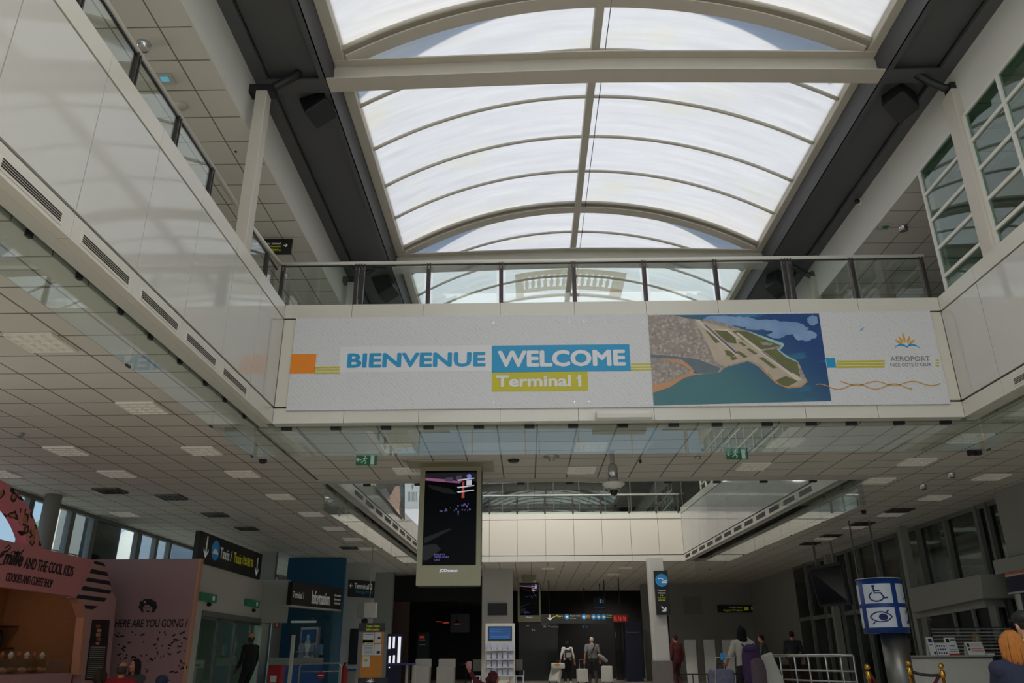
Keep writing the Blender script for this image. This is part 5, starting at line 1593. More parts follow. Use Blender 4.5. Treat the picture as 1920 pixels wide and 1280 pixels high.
MB().lathe([(.09, 0), (.1, .03), (.1, zt - .15), (.05, zt - .06), (.03, zt - .04)], (p.x, 25.4, 0), 18).build('cylinder', M['red'], e)
MB().lathe([(.03, zt - .05), (.035, zt), (.02, zt + .02)], (p.x, 25.4, 0), 12).box((p.x, 25.38, zt), (p.x + .12, 25.42, zt + .025)).build('valve', M['black'], e)

# ------------------------------------------------------------------ white wall right of the booth, signs on it
YW = 28.6
a, b = at(652, 1060, 'y', YW), at(702, 1060, 'y', YW)
plate('wall_beside_booth', (a.x - .2, YW, 0), (b.x, YW + .3, ZC), M['offwhite'])
o = MB()
pA, pB = at(651, 1118, 'y', YW - .9), at(701, 1128, 'y', YW - .1)
hA, hB = at(651, 1086, 'y', YW - .9).z, at(701, 1101, 'y', YW - .1).z
o.prism([(pA.x, YW - .9, pA.z), (pB.x, YW - .1, pA.z), (pB.x, YW - .1, hA), (pA.x, YW - .9, hA)], (-.03, .06, 0))
ws = o.build('direction_sign', M['sign_black'])
for q_, yq in ((pA, YW - .84), (pB, YW - .05)): MB().box((q_.x - .03, yq, hA - .12), (q_.x + .0, YW, hA - .08)).build('wall_bracket', M['greyframe'], ws)
tag(ws, 'black direction sign with pale letters on the white wall right of the booth', 'sign')
def wtext(body, u0, u1, v0, v1, m):
    A_, B_ = Vector((pA.x + .004, YW - .904, 0)), Vector((pB.x + .004, YW - .104, 0))
    H_ = hA - pA.z
    f = lambda u, v: A_ + (B_ - A_) * u + Vector((0, 0, pA.z + H_ * v))
    lettering(body, M[m], ws, f(u0, v0), f(u1, v0), f(u0, v1), .01, .003)
wtext('\u2190 Terminal 2', .06, .9, .5, .82, 'sign_white'); wtext('Parkings P2 P3', .3, .92, .16, .4, 'b_blue')
p = at(687, 1143, 'y', 24.0)
e = empty('box_lamp', p, 'white two sided box hanging from the ceiling on a thin rod', 'hanging box')
rd = at(694, 1100, 'y', 24.0).x
MB().cyl((rd, 24.05, p.z + .2), (rd, 24.05, ZC), .012, n=8).build('rod', M['steel'], e)
MB().box((p.x - .05, 23.9, p.z - .21), (p.x + .28, 24.2, p.z + .2)).build('white_face', M['white'], e, bevel=.005)
MB().box((p.x - .25, 23.92, p.z - .22), (p.x - .05, 24.2, p.z + .21)).build('dark_side', M['wallgrey'], e, bevel=.005)
MB().box((p.x - .12, 23.95, p.z - .36), (p.x + .05, 24.1, p.z - .25)).box((p.x - .03, 24.0, p.z - .26), (p.x + 0, 24.05, p.z - .2)).build('small_camera', M['black'], e, bevel=.01)
# framed dark panel left of the notice board
o = MB().box((at(657, 1177, 'y', YW - .05).x, YW - .05, .8), (at(676, 1177, 'y', YW - .05).x, YW, at(660, 1178, 'y', YW - .05).z)).build('wall_screen', M['sign_black'])
tag(o, 'tall dark screen on the white wall behind the notice board', 'screen')
# bin
p = at(660, 1262, 'y', 27.6)
e = empty('litter_bin', (p.x, 27.6, 0), 'pale litter bin with blue rim behind the notice board', 'bin')
MB().bevbox((p.x - .2, 27.45, 0), (p.x + .2, 27.8, .62), .05, 2, 3).build('body', M['wallgrey'], e)
MB().bevbox((p.x - .21, 27.44, .62), (p.x + .21, 27.81, .68), .05, 2, 3).build('rim', M['blue_bright'], e)

# ------------------------------------------------------------------ notice board
YN = 19.0
nb = empty('notice_board', (at(697, 1270, 'y', YN).x, YN, 0), 'orange notice board with pinned white sheets and black header', 'notice board')
def nrect(px0, py0, px1, py1, m, name, lift=0.0, th=.03):
    a, b = at(px0, py0, 'y', YN), at(px1, py1, 'y', YN)
    return MB().box((a.x, YN - lift - th, max(b.z, 0)), (b.x, YN - lift, a.z)).build(name, M[m] if isinstance(m, str) else m, nb)
M['cork'] = noisy('orange_cork', rgb(214, 142, 62), rgb(200, 128, 52), 14.0, 0.8)
M['paper'] = mat('white_paper', rgb(214, 214, 212), 0.7)
nrect(674, 1168, 722, 1184, 'sign_black', 'header', 0, .05)
nrect(675, 1184, 721, 1270, M['cork'], 'cork_panel', 0, .04)
nrect(673.5, 1184, 675, 1270, 'greyframe', 'edge', 0, .05); nrect(721, 1184, 722.5, 1270, 'greyframe', 'edge', 0, .05)
nrect(672, 1270, 720, 1400, 'sign_black', 'base', 0, .05)
for r_ in ((682, 1186, 701, 1207), (704, 1185, 715, 1205), (681, 1208, 701, 1228), (703, 1208, 715, 1228), (681, 1230, 693, 1250), (681, 1199, 700, 1206)):
    nrect(*r_, 'paper', 'pinned_sheet', .04, .003)
nrect(683, 1188, 700, 1189.5, 'sign_blue', 'printed_line', .043, .001); nrect(683, 1204, 700, 1206, 'b_olive', 'printed_line', .044, .001)
nrect(682, 1209.5, 700, 1211, 'sign_blue', 'printed_line', .043, .001); nrect(709, 1194, 714, 1198, 'soft_black', 'printed_picture', .043, .001)
nrect(707, 1220, 713, 1225, 'soft_black', 'printed_picture', .043, .001); nrect(684, 1235, 690, 1240, 'b_olive', 'printed_picture', .043, .001)
for i in range(5): nrect(683, 1213 + 2.6 * i, 699, 1213.8 + 2.6 * i, 'b_grey', 'printed_line', .043, .0008)
pxtext('Terminal 1 Aviation', [(687, 1176), (712, 1176), (687, 1171)], 'y', YN - .052, M['sign_yellow'], nb, .02)
pxtext('Information', [(687, 1181.5), (711, 1181.5), (687, 1177.5)], 'y', YN - .052, M['sign_yellow'], nb, .02)
mb = MB()
c0 = at(695, 1279, 'y', YN)
for a_ in range(-70, 71, 28):
    d = Vector((math.sin(R(a_)), 0, math.cos(R(a_)))); n_ = Vector((d.z, 0, -d.x))
    q = Vector((c0.x, YN - .053, c0.z))
    mb.prism([q - n_ * .004, q + d * .05 - n_ * .009, q + d * .1, q + d * .05 + n_ * .009, q + n_ * .004], (0, -.002, 0))
mb.build('fan_emblem', M['sign_white'], nb)
# ================================================================== far end of the lower hall
M['navy'] = mat('navy_panel', rgb(24, 26, 52), 0.5)
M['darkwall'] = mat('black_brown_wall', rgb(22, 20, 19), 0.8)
M['lamp_red'] = mat('glowing_orange_lamp', rgb(200, 70, 40), 0.5, emit=rgb(220, 80, 40), estr=.6)
M['led_soft'] = mat('white_light_bar', rgb(220, 220, 225), 0.5, emit=rgb(225, 225, 235), estr=.8)
M['purple'] = mat('purple_counter', rgb(70, 56, 120), 0.5)
M['stone_base'] = noisy('grey_stone', rgb(120, 112, 104), rgb(104, 98, 92), 8.0, 0.6)
M['red_neon'] = mat('red_lit_sign', rgb(210, 50, 40), 0.5, emit=rgb(220, 55, 40), estr=.2)
def X(px, py, y): return at(px, py, 'y', y).x
def Z(px, py, y): return at(px, py, 'y', y).z
def ybox(px0, py0, px1, py1, y, th, m, name, parent=None, lift=0.0, bevel=0.0, floor=False):
    a, b = at(px0, py0, 'y', y), at(px1, py1, 'y', y)
    return MB().box((a.x, y - lift, 0 if floor else max(b.z, 0)), (b.x, y - lift + th, a.z)).build(name, M[m] if isinstance(m, str) else m, parent, bevel=bevel)
def ytext(body, px0, py0, px1, py1, y, m, parent, bold=0.0):
    """px0,py0 lower left; px1,py1 upper right"""
    a, b = at(px0, py0, 'y', y), at(px1, py1, 'y', y)
    return lettering(body, M[m], parent, (a.x, y, a.z), (b.x, y, a.z), (a.x, y, b.z), bold, .004)

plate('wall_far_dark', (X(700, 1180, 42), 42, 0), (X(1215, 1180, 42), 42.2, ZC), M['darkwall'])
# side wall of the dark passage with brown panels
YP = 32.0
struct(ybox(702, 1072, 728, 1280, YP, .3, 'wallgrey', 'wall_passage_left', floor=True))
struct(ybox(728, 1128, 762, 1280, YP + 1.0, .2, 'darkwood', 'wall_brown_panel', floor=True))
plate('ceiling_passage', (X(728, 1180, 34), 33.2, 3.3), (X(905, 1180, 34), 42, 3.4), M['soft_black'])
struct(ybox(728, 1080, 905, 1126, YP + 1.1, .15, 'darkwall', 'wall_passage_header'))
# light bars frame
e = empty('light_bar_display', (X(740, 1220, 30), 30, 0), 'dark blue display with upright white light bars behind the notice board', 'display')
ybox(725, 1188, 752, 1250, 30, .12, 'navy', 'panel', e, floor=True)
for r_ in ((729, 1193, 732, 1216), (737, 1193, 740, 1215), (747, 1193, 750, 1242), (729, 1229, 732, 1244), (737, 1228, 740, 1245), (729, 1249.5, 731, 1252)):
    ybox(*r_, 30, .01, 'led_soft', 'light_bar', e, .012)
# purple topped counter
e = empty('purple_counter', (X(750, 1260, 28), 28, 0), 'long counter with purple top and pale legs behind the notice board', 'counter')
a, b = at(722, 1243, 'y', 28), at(778, 1247, 'y', 28)
MB().box((a.x, 27.7, a.z - .06), (b.x, 28.3, a.z)).build('top', M['purple'], e)
for px in (765, 777): MB().box((X(px, 1250, 28) - .04, 27.75, 0), (X(px, 1250, 28) + .04, 28.25, a.z - .06)).build('leg', M['wallgrey'], e)
for i, (p0, p1) in enumerate(((776, 806), (820, 852))):
    e = empty('seat_block', (X((p0 + p1) / 2, 1260, 30), 30, 0), 'grey upholstered block seat in the dark passage, %s from the left' % ordn(i), 'seat', 'block seats of the dark passage')
    a, b = at(p0, 1249, 'y', 30), at(p1, 1249, 'y', 30)
    MB().bevbox((a.x, 29.8, 0), (b.x, 30.5, a.z), .04, 1, 3).build('seat', M['wallgrey'], e)
    MB().bevbox((a.x, 30.4, 0), (b.x, 30.5, a.z + .25), .03, 1, 3).build('backrest', M['wallgrey'], e)
for i, (px, py, s_) in enumerate(((823, 1165, .15), (836, 1167, .16), (857, 1169, .15))):
    p = at(px, py, 'y', 37)
    e = empty('pendant_lamp', p, 'orange glowing pendant lamp in the dark passage, %s from the left' % ordn(i), 'lamp', 'pendant lamps of the dark passage')
    MB().lathe([(s_, 0), (s_ * .9, .03), (s_ * .35, .12), (.03, .16)], p, 18).build('shade', M['soft_black'], e)
    MB().lathe([(.01, -.012), (s_ * .92, -.012), (s_ * .92, .0)], p, 18).build('glow', M['lamp_red'], e)
    MB().cyl(p + Vector((0, 0, .15)), (p.x, 37, 3.3), .008, n=6).build('cord', M['black'], e)
# small framed things deep in the passage
e = empty('bar_shelf', (X(793, 1200, 38), 38, 0), 'dark bar shelf with a small red sign deep in the passage', 'shelf')
ybox(783, 1185, 802, 1280, 38, .3, 'soft_black', 'carcass', e, floor=True)
ybox(787, 1192, 796, 1196, 38, .01, 'red_neon', 'red_sign', e, .02)
for py in (1199, 1208): ybox(786, py, 798, py + 1, 38, .01, 'offwhite', 'shelf_edge', e, .02)
o = ybox(845, 1150, 880, 1185, 41, .05, 'beam', 'wall_panel'); tag(o, 'grey panel on the dark passage back wall', 'panel')
for i, (px, w) in enumerate(((846, 8), (874, 10))):
    e = empty('bar_stool', (X(px, 1240, 35), 35, 0), 'dark bar stool in the passage, %s from the left' % ordn(i), 'stool', 'bar stools of the dark passage')
    x_ = X(px, 1240, 35)
    MB().lathe([(.01, .72), (.18, .72), (.19, .77), (.01, .78)], (x_, 35, 0), 16).build('seat', M['beam'], e)
    MB().lathe([(.2, 0), (.2, .02), (.03, .04), (.025, .72)], (x_, 35, 0), 16).build('pedestal', M['beam_dark'], e)

# ------------------------------------------------------------------ pale pillar with monitor and brochure stand
YQ = 31.0
struct(ybox(904.5, 1050, 962, 1300, YQ, .9, 'offwhite', 'column_pale', floor=True), 'pale square pillar in the middle of the far hall')
e = empty('wall_monitor', at(932, 1142, 'y', YQ), 'switched off black monitor on the pale pillar', 'monitor')
ybox(915, 1131, 951, 1153, YQ, .06, 'soft_black', 'casing', e, .08, .008)
ybox(916, 1132, 950, 1152, YQ, .004, 'beam_dark', 'screen', e, .084)
ybox(927, 1138, 939, 1147, YQ, .02, 'greyframe', 'mount', e, .02)
YR_ = 29.0
e0 = empty('brochure_stand', (X(936, 1270, YR_), YR_, 0), 'white brochure stand with blue screen in front of the pale pillar', 'stand')
ybox(910.5, 1168.5, 966, 1280, YR_, .12, 'white', 'back_panel', e0, floor=True)
ybox(915.5, 1174, 960, 1200, YR_, .01, 'soft_black', 'screen_frame', e0, .02)
ybox(917, 1176, 958, 1198, YR_, .004, mat('blue_display', rgb(30, 56, 100), .3, emit=rgb(34, 62, 110), estr=.6), 'screen', e0, .026)
for py in (1179, 1183, 1192, 1195): ybox(920, py, 940 if py < 1190 else 955, py + 1.2, YR_, .001, 'sign_blue', 'screen_text', e0, .028)
M['leaflet'] = noisy('leaflet_print', rgb(150, 155, 205), rgb(220, 222, 228), 30.0, 0.6, stretch=(1, 1, 1))
M['leaflet2'] = noisy('leaflet_print_pale', rgb(205, 208, 220), rgb(150, 155, 190), 26.0, 0.6)
for r_, (py0, py1) in enumerate(((1205, 1218), (1222, 1235), (1237, 1250), (1252, 1265))):
    a, b = at(911, py1, 'y', YR_), at(964, py1, 'y', YR_)
    MB().box((a.x, YR_ - .16, a.z - .03), (b.x, YR_, a.z)).build('shelf', M['white'], e0)
    for c_ in range(5):
        u0 = 912.2 + 10.3 * c_
        q0, q1 = at(u0, py1, 'y', YR_ - .1), at(u0 + 8.2, py0 + (c_ * 7 + r_ * 3) % 4, 'y', YR_ - .1)
        o = MB().box((q0.x, YR_ - .12 + .02, a.z + .003), (q1.x, YR_ - .06, q1.z)).build('brochure_pile', M['leaflet' if (c_ + r_) % 3 else 'leaflet2'])
        tag(o, '%s pile of blue leaflets on the %s shelf of the brochure stand' % (ordn(c_), ordn(r_)), 'brochures', 'leaflets of the brochure stand')
ybox(911, 1266.5, 955, 1290, YR_, .06, 'white', 'base', e0, .1, floor=True)
# steel seats beside the pillar
for i, (px0, px1) in enumerate(((967, 980),)):
    e = empty('waiting_chair', (X(973, 1262, 31.5), 31.5, 0), 'grey metal waiting seat right of the brochure stand', 'seat')
    ybox(px0, 1236, px1, 1256, 31.8, .04, 'wallgrey', 'backrest', e)
    a, b = at(px0 - 1, 1262, 'y', 31.3), at(px1 + 3, 1262, 'y', 31.3)
    MB().box((a.x, 31.2, .34), (b.x, 31.75, .38)).build('seat', M['steel'], e)
    for q in (a.x + .04, b.x - .04): MB().box((q - .02, 31.25, 0), (q + .02, 31.7, .34)).build('leg', M['steel'], e)
    MB().box((b.x - .03, 31.2, .38), (b.x, 31.7, .55)).build('armrest', M['steel'], e)
e = empty('waiting_chair', (X(895, 1250, 31.6), 31.6, 0), 'grey metal waiting seat left of the pale pillar', 'seat')
ybox(887, 1236, 903, 1258, 31.8, .04, 'wallgrey', 'backrest', e)
a, b = at(884, 1262, 'y', 31.3), at(902, 1262, 'y', 31.3)
MB().box((a.x, 31.2, .34), (b.x, 31.75, .38)).build('seat', M['steel'], e)
for q in (a.x + .04, b.x - .04): MB().box((q - .02, 31.25, 0), (q + .02, 31.7, .34)).build('leg', M['steel'], e)

# ------------------------------------------------------------------ overhead signs of the dark hall
YO = 36.0
e = empty('overhead_sign', at(1090, 1159, 'y', YO), 'long black overhead sign with blue round pictograms and yellow words in the dark hall', 'sign')
ybox(1014, 1151, 1150, 1168, YO, .15, 'sign_black', 'board', e)
for px in (1030, 1135): 
    x_ = X(px, 1150, YO); MB().cyl((x_, YO + .07, Z(px, 1151, YO)), (x_, YO + .07, ZC), .02, n=8).build('rod', M['soft_black'], e)
def disc(px, py, r, y, m, parent, name='pictogram_disc'):
    p = at(px, py, 'y', y)
    MB().cyl((p.x, y - .006, p.z), (p.x, y, p.z), r, n=24).build(name, M[m], parent)
for px in (1063, 1095, 1113, 1122.5, 1132): disc(px, 1156, .105, YO - .001, 'sign_blue', e)
for px in (1063, 1095, 1113, 1122.5, 1132): ybox(px - 2, 1154.5, px + 2, 1157.5, YO, .002, 'sign_white', 'white_symbol', e, .011)
ytext('D\u00e9parts', 1045, 1157, 1055, 1153, YO - .002, 'sign_yellow', e, .01); ytext('Airport shops', 1069, 1156, 1088, 1152.5, YO - .002, 'sign_white', e)
ytext('Lounge', 1069, 1160, 1080, 1157.5, YO - .002, 'sign_yellow', e); ytext('P5', 1100, 1159, 1106, 1153, YO - .002, 'b_gold', e, .01)
ytext('Trains', 1137, 1154.5, 1147, 1151.5, YO - .002, 'sign_white', e); ytext('Parking', 1137, 1158.5, 1147, 1155.5, YO - .002, 'sign_yellow', e)
p = at(1031, 1157, 'y', YO); arrow(e, p, YO - .002, .22, R(-90), M['sign_white'])
mb = MB(); p = at(1040, 1156.5, 'y', YO)
mb.prism([(p.x - .12, YO - .002, p.z - .05), (p.x + .1, YO - .002, p.z + .05), (p.x + .12, YO - .002, p.z + .1), (p.x - .02, YO - .002, p.z + .02), (p.x - .1, YO - .002, p.z)], (0, -.003, 0)).build('plane_symbol', M['sign_yellow'], e)
e = empty('red_sign', at(1163, 1158, 'y', 35), 'small red lit sign at the end of the overhead sign', 'sign')
ybox(1149, 1152, 1177, 1166, 35, .12, mat('dark_red_board', rgb(96, 24, 24), .5), 'board', e)
for i in range(3): ybox(1151 + 8.4 * i, 1153.5 + .3 * i, 1152.6 + 8.4 * i, 1163, 35, .004, 'red_neon', 'lit_stroke', e, .006); ybox(1154 + 8.4 * i, 1156, 1156.5 + 8.4 * i, 1164, 35, .004, 'red_neon', 'lit_stroke', e, .006)
x_ = X(1163, 1152, 35); MB().cyl((x_, 35.06, Z(1163, 1152, 35)), (x_, 35.06, ZC), .02, n=8).build('rod', M['soft_black'], e)
e = empty('blue_sign', at(1127, 1130, 'y', 38), 'dark blue square sign with white emblem high in the dark hall', 'sign')
ybox(1113, 1119, 1137, 1142, 38, .1, 'navy', 'board', e)
ybox(1124, 1123, 1127, 1130, 38, .004, 'sign_white', 'emblem', e, .006); ybox(1127.5, 1124, 1132, 1126, 38, .004, 'sign_blue', 'emblem', e, .006); ybox(1128, 1127.5, 1132, 1130, 38, .004, 'sign_blue', 'emblem', e, .006)
ytext('Lounge', 1115, 1140.5, 1133, 1137, 38 - .002, 'sign_blue', e)
x_ = X(1125, 1119, 38); MB().cyl((x_, 38.05, Z(1125, 1119, 38)), (x_, 38.05, ZC), .02, n=8).build('rod', M['soft_black'], e)
e = empty('blue_sign', at(1095, 1175, 'y', 40), 'tiny blue lit sign under the overhead sign', 'sign')
ybox(1089, 1171, 1103, 1178, 40, .08, 'navy', 'board', e)
ybox(1092.5, 1173, 1096, 1176.5, 40, .004, 'sign_blue', 'lit_mark', e, .006); ybox(1099, 1173, 1101, 1176.5, 40, .004, 'sign_blue', 'lit_mark', e, .006)
x_ = X(1096, 1171, 40); MB().cyl((x_, 40.04, Z(1096, 1171, 40)), (x_, 40.04, ZC), .02, n=8).build('rod', M['soft_black'], e)
# lit shop front fragments at the left of the dark hall
e = empty('shop_window', (X(1000, 1180, 39), 39, 0), 'dark shop front with a few pale lit goods in the far hall', 'shop front')
ybox(972, 1166, 1048, 1280, 39, .2, 'soft_black', 'front_panel', e, floor=True)
for r_ in ((986, 1172, 992, 1173.5), (997, 1178, 999, 1182), (1000, 1180, 1003, 1182), (1015, 1168, 1027, 1170), (1019, 1173, 1024, 1176), (1028, 1172, 1031, 1174), (1032, 1174, 1046, 1176), (1046, 1171, 1047, 1178)):
    ybox(*r_, 39, .005, 'offwhite', 'lit_goods', e, .02)
# lit round spots in the far ceiling
for i, (px, py) in enumerate(((1002, 1078), (1102, 1077), (1140, 1100))):
    p = at(px, py, 'z', ZC)
    downlight(p, 'lit round spot in the far ceiling beyond the second footbridge, %s from the left' % ordn(i), True, .07)
    l = bpy.data.lights.new('far_spot', 'SPOT'); l.energy = 190; l.spot_size = R(120); l.spot_blend = .8; l.shadow_soft_size = .12; l.color = (1, .95, .88)
    o = bpy.data.objects.new('far_spot', l); COL.objects.link(o); o.location = (p.x, p.y, ZC - .12)
    o.rotation_euler = Vector((0, .5, -1)).to_track_quat('-Z', 'Y').to_euler()
# navy kiosk and grey door frames at the right of the dark hall
o = ybox(1171, 1166, 1207, 1268, 37, .8, 'navy', 'ticket_kiosk', floor=True)
tag(o, 'tall navy blue kiosk at the right end of the dark hall', 'kiosk')
a, b = at(1173, 1187, 'y', 37), at(1197, 1183.5, 'y', 37)
lettering('Transports', M['wallgrey'], o, (a.x, 36.995, a.z), (b.x, 36.995, a.z), (a.x, 36.995, b.z), 0, .003)
o = ybox(1152, 1166, 1171, 1268, 39, .3, 'beam_dark', 'locker_bank', floor=True); tag(o, 'dark cabinet left of the navy kiosk', 'cabinet')
ybox(1153, 1184, 1154.5, 1195, 39, .005, 'offwhite', 'door_handle', o, .02)
struct(ybox(1200, 1076, 1226, 1272, 38.5, .3, 'wallgrey', 'wall_far_grey', floor=True))

# ------------------------------------------------------------------ white column with black sign
YC = 27.5
a, b = at(1229, 1250, 'y', YC), at(1258, 1250, 'y', YC)
struct(MB().box((a.x, YC, 0), (b.x, YC + .55, ZC)).build('column_white', M['offwhite'], bevel=.02), 'white square column carrying a black sign')
struct(MB().box((a.x - .03, YC - .03, 0), (b.x + .05, YC + .58, Z(1240, 1238, YC))).build('column_plinth', M['stone_base']))
e = empty('column_sign', at(1240, 1110, 'y', YC), 'tall black column sign with blue disc and white diagonal arrow', 'sign')
ybox(1225, 1070, 1256.5, 1152.5, YC, .5, 'sign_black', 'board', e, .1)
disc(1240.5, 1087.5, .21, YC - .102, 'sign_blue', e)
p = at(1240.5, 1087.5, 'y', YC)
mb = MB()
mb.tube([(p.x - .14, YC - .112, p.z + .04), (p.x - .02, YC - .112, p.z + .05), (p.x + .05, YC - .112, p.z - .02), (p.x + .16, YC - .112, p.z - .02)], .018, 6)
mb.box((p.x - .02, YC - .115, p.z - .1), (p.x + .15, YC - .11, p.z - .04))
mb.build('hand_symbol', M['sign_white'], e)
for i, (w, m_) in enumerate((('D\u00e9pose', 'sign_white'), ('minute', 'sign_white'), ('P5', 'sign_yellow'), ('Drop off zone', 'sign_yellow'), ('\u505c\u8f66', 'sign_yellow'))):
    ytext(w, 1234 if i != 2 else 1238, 1108 + 4.6 * i, 1248 if i != 2 else 1243, 1105 + 4.6 * i, YC - .102, m_, e)
p = at(1243.5, 1141, 'y', YC); arrow(e, p, YC - .102, .2, R(-45), M['sign_white'], .2)
# ================================================================== right side of the lower hall
plate('wall_far_right', (X(1258, 1200, 38), 38, 0), (X(1600, 1200, 38), 38.3, ZC), M['wallgrey'])
o = None
e = empty('arrivals_sign', at(1380, 1140, 'y', 37.9), 'black wall sign with yellow case symbol on the far grey wall', 'sign')
ybox(1345, 1134.5, 1414.5, 1147.5, 37.9, .09, 'sign_black', 'board', e)
ytext('Consigne bagages', 1367, 1139.5, 1392, 1136.5, 37.897, 'sign_white', e); ytext('Baggage left luggage', 1357, 1146, 1392, 1141.5, 37.897, 'sign_yellow', e, .01)
ybox(1395, 1137.5, 1404, 1144, 37.9, .003, 'sign_yellow', 'case_symbol', e, .004); ybox(1408.5, 1137, 1412.5, 1143, 37.9, .003, 'sign_white', 'white_symbol', e, .004)
e = empty('purple_sign', at(1495, 1132, 'y', 33), 'small violet sign with white words left of the flight board', 'sign')
pA_, pB_ = at(1483, 1139, 'y', 33), at(1507, 1139, 'y', 33)
MB().box((pA_.x, 33, pA_.z), (pB_.x, 33.06, Z(1495, 1125, 33))).build('board', M['navy'], e)
ytext('Thermes', 1485.5, 1132, 1505, 1128, 32.997, 'sign_white', e, .01); ytext('Services', 1486, 1138, 1500, 1134, 32.997, 'sign_white', e)
MB().cyl(((pA_.x + pB_.x) / 2, 33.03, Z(1495, 1125, 33)), ((pA_.x + pB_.x) / 2, 33.03, ZC), .015, n=8).build('rod', M['soft_black'], e)
# faint grey letter lines on the wall
o = ybox(1280, 1118, 1318, 1152, 37.99, .008, mat('faint_wall_print', rgb(134, 132, 124), .8), 'wall_lettering', None)
tag(o, 'faint grey printed field on the far wall right of the white column', 'wall print')
# three white upright gates
for i, (t0, t1, b0, b1) in enumerate(((1283, 1304, 1290, 1310), (1319, 1340, 1325, 1345), (1354, 1375, 1360, 1380))):
    yg = 31.0
    P = [at(x, y, 'y', yg) for x, y in ((t0, 1199), (t1, 1199), (b1, 1275), (b0, 1275))]
    for p in P[2:]: p.z = 0.0
    e = empty('white_panel_board', (P[3].x, yg, 0), 'tall white leaning board on the right, %s from the left' % ordn(i), 'board', 'white boards before the far wall')
    MB().prism(P, (0, .08, 0)).build('panel', M['offwhite'], e, bevel=.01)
    MB().box((P[3].x - .1, yg - .1, 0), (P[2].x + .1, yg + .35, .04)).build('foot', M['soft_black'], e)
e = empty('queue_barrier', (X(1330, 1265, 30), 30, 0), 'low dark rail in front of the white boards', 'barrier')
xa_, xb_ = X(1270, 1260, 30), X(1440, 1260, 30)
MB().tube([(xa_, 30, .42), (xb_, 30, .42)], .02, 8).build('top_rail', M['soft_black'], e)
for i in range(7): MB().cyl((xa_ + (xb_ - xa_) * i / 6, 30, 0), (xa_ + (xb_ - xa_) * i / 6, 30, .42), .018, n=8).build('post', M['soft_black'], e)

# ------------------------------------------------------------------ glazed right wall
XW = 10.3
wd = empty('window_7', (XW, 23, 0), None, None, None, 0, 'structure')
my = [29.95, 28.5, 26.97, 25.99, 25.06, 23.7, 22.25, 21.01, 19.57, 18.14, 17.69]
mb = MB()
for i, y in enumerate(my):
    w = .06 if i in (0, 5, 7, 8, 9) else .035
    mb.box((XW - .1, y - w, 0), (XW + .08, y + w, ZC))
mb.box((XW - .06, 15, ZC - .09), (XW + .06, 31.5, ZC)).box((XW - .06, 15, 2.2), (XW + .06, 31.5, 2.32))
mb.build('frame', M['greyframe'], wd)
MB().box((XW - .006, 15, 0), (XW + .006, 31.5, ZC)).build('glass', M['glass_dark'], wd)
plate('wall_office', (13.0, 8, 0), (13.1, 34, ZC), M['offwhite'])
ol_ = bpy.data.lights.new('office_fill', 'AREA'); ol_.shape = 'RECTANGLE'; ol_.size = 1.2; ol_.size_y = 10; ol_.energy = 75  # fill lamp added behind the glazing to lighten its panes
oo_ = bpy.data.objects.new('office_fill', ol_); COL.objects.link(oo_); oo_.location = (11.9, 23, ZC - .06)
plate('wall_right_far_low', (XW, 31.5, 0), (XW + .2, 38.2, ZC), M['wallgrey'])
for i in range(3):
    tag(MB().box((11.3, 18.8 + 2.6 * i, ZC - .03), (12.3, 19.3 + 2.6 * i, ZC - .005)).build('office_lamp', mat('office_lamp', (1, 1, 1, 1), .5, emit=(1, .97, .9, 1), estr=.35)),
        'pale ceiling lamp behind the right glazing, %s from the viewer' % ordn(i), 'ceiling light', 'lamps behind the right glazing')
# grey fascia box with lower frame
fb = empty('shop_fascia', (9.4, 20, 2.3), 'plain grey fascia box above the dark counter windows on the right', 'fascia')
P = [at(x, y, 'x', 9.5) for x, y in ((1702, 1103), (1838, 1076), (1843, 1121), (1711, 1149))]
MB().prism(P, (.75, 0, 0)).build('box', M['wallgrey'], fb, bevel=.01)
P = [at(x, y, 'x', 9.7) for x, y in ((1711, 1149), (1843, 1121), (1850, 1138), (1716, 1160))]
MB().prism(P, (.4, 0, 0)).build('lower_panel', M['wallgrey'], fb)
P = [at(x, y, 'x', 9.75) for x, y in ((1746, 1154), (1862, 1135), (1876, 1280), (1760, 1280))]
MB().prism(P, (.05, 0, 0)).build('dark_window', M['black'], fb)
for (xa_, ya_), (xb_, yb_) in (((1790, 1147), (1800, 1190)), ((1826, 1141), (1836, 1184)), ((1736, 1156), (1752, 1280)), ((1863, 1135), (1877, 1200))):
    a, b = at(xa_, ya_, 'x', 9.72), at(xb_, yb_, 'x', 9.72)
    w = .04 if xa_ in (1790, 1826) else .14
    MB().prism([(9.72, a.y - w, a.z), (9.72, a.y + w, a.z), (9.72, b.y + w, b.z), (9.72, b.y - w, b.z)], (-.05, 0, 0)).build('window_bar', M['greyframe'], fb)

# white shop block at the right edge
XB = 9.75
yb0 = at(1862, 920, 'x', XB).y
sb = empty('white_shop_block', (XB, yb0, 0), None, None, None, 0, 'structure')
MB().box((XB, 8, at(1880, 1046, 'x', XB).z), (XB + 2, yb0, ZC)).build('upper_block', M['wallgrey'], sb)
MB().box((XB - .12, 8, at(1888, 1075, 'x', XB).z), (XB + 2, at(1872, 1052, 'x', XB).y, at(1876, 1050, 'x', XB).z)).build('lower_block', M['wallgrey'], sb)
MB().box((XB + .1, 8, 0), (XB + 2, at(1893, 1120, 'x', XB).y, at(1888, 1077, 'x', XB).z)).build('side_panel', M['wallgrey'], sb)
sg = empty('shop_sign', (XB - .15, 15, 2.5), 'orange strip sign over a dark blue band at the right photo edge', 'sign')
M['coral'] = mat('coral_strip', rgb(196, 96, 66), 0.5)
xs_ = XB - .16
P = [at(x, y, 'x', xs_) for x, y in ((1884, 1075), (1940, 1063), (1940, 1069), (1884, 1079))]
MB().prism(P, (.05, 0, 0)).build('orange_strip', M['coral'], sg)
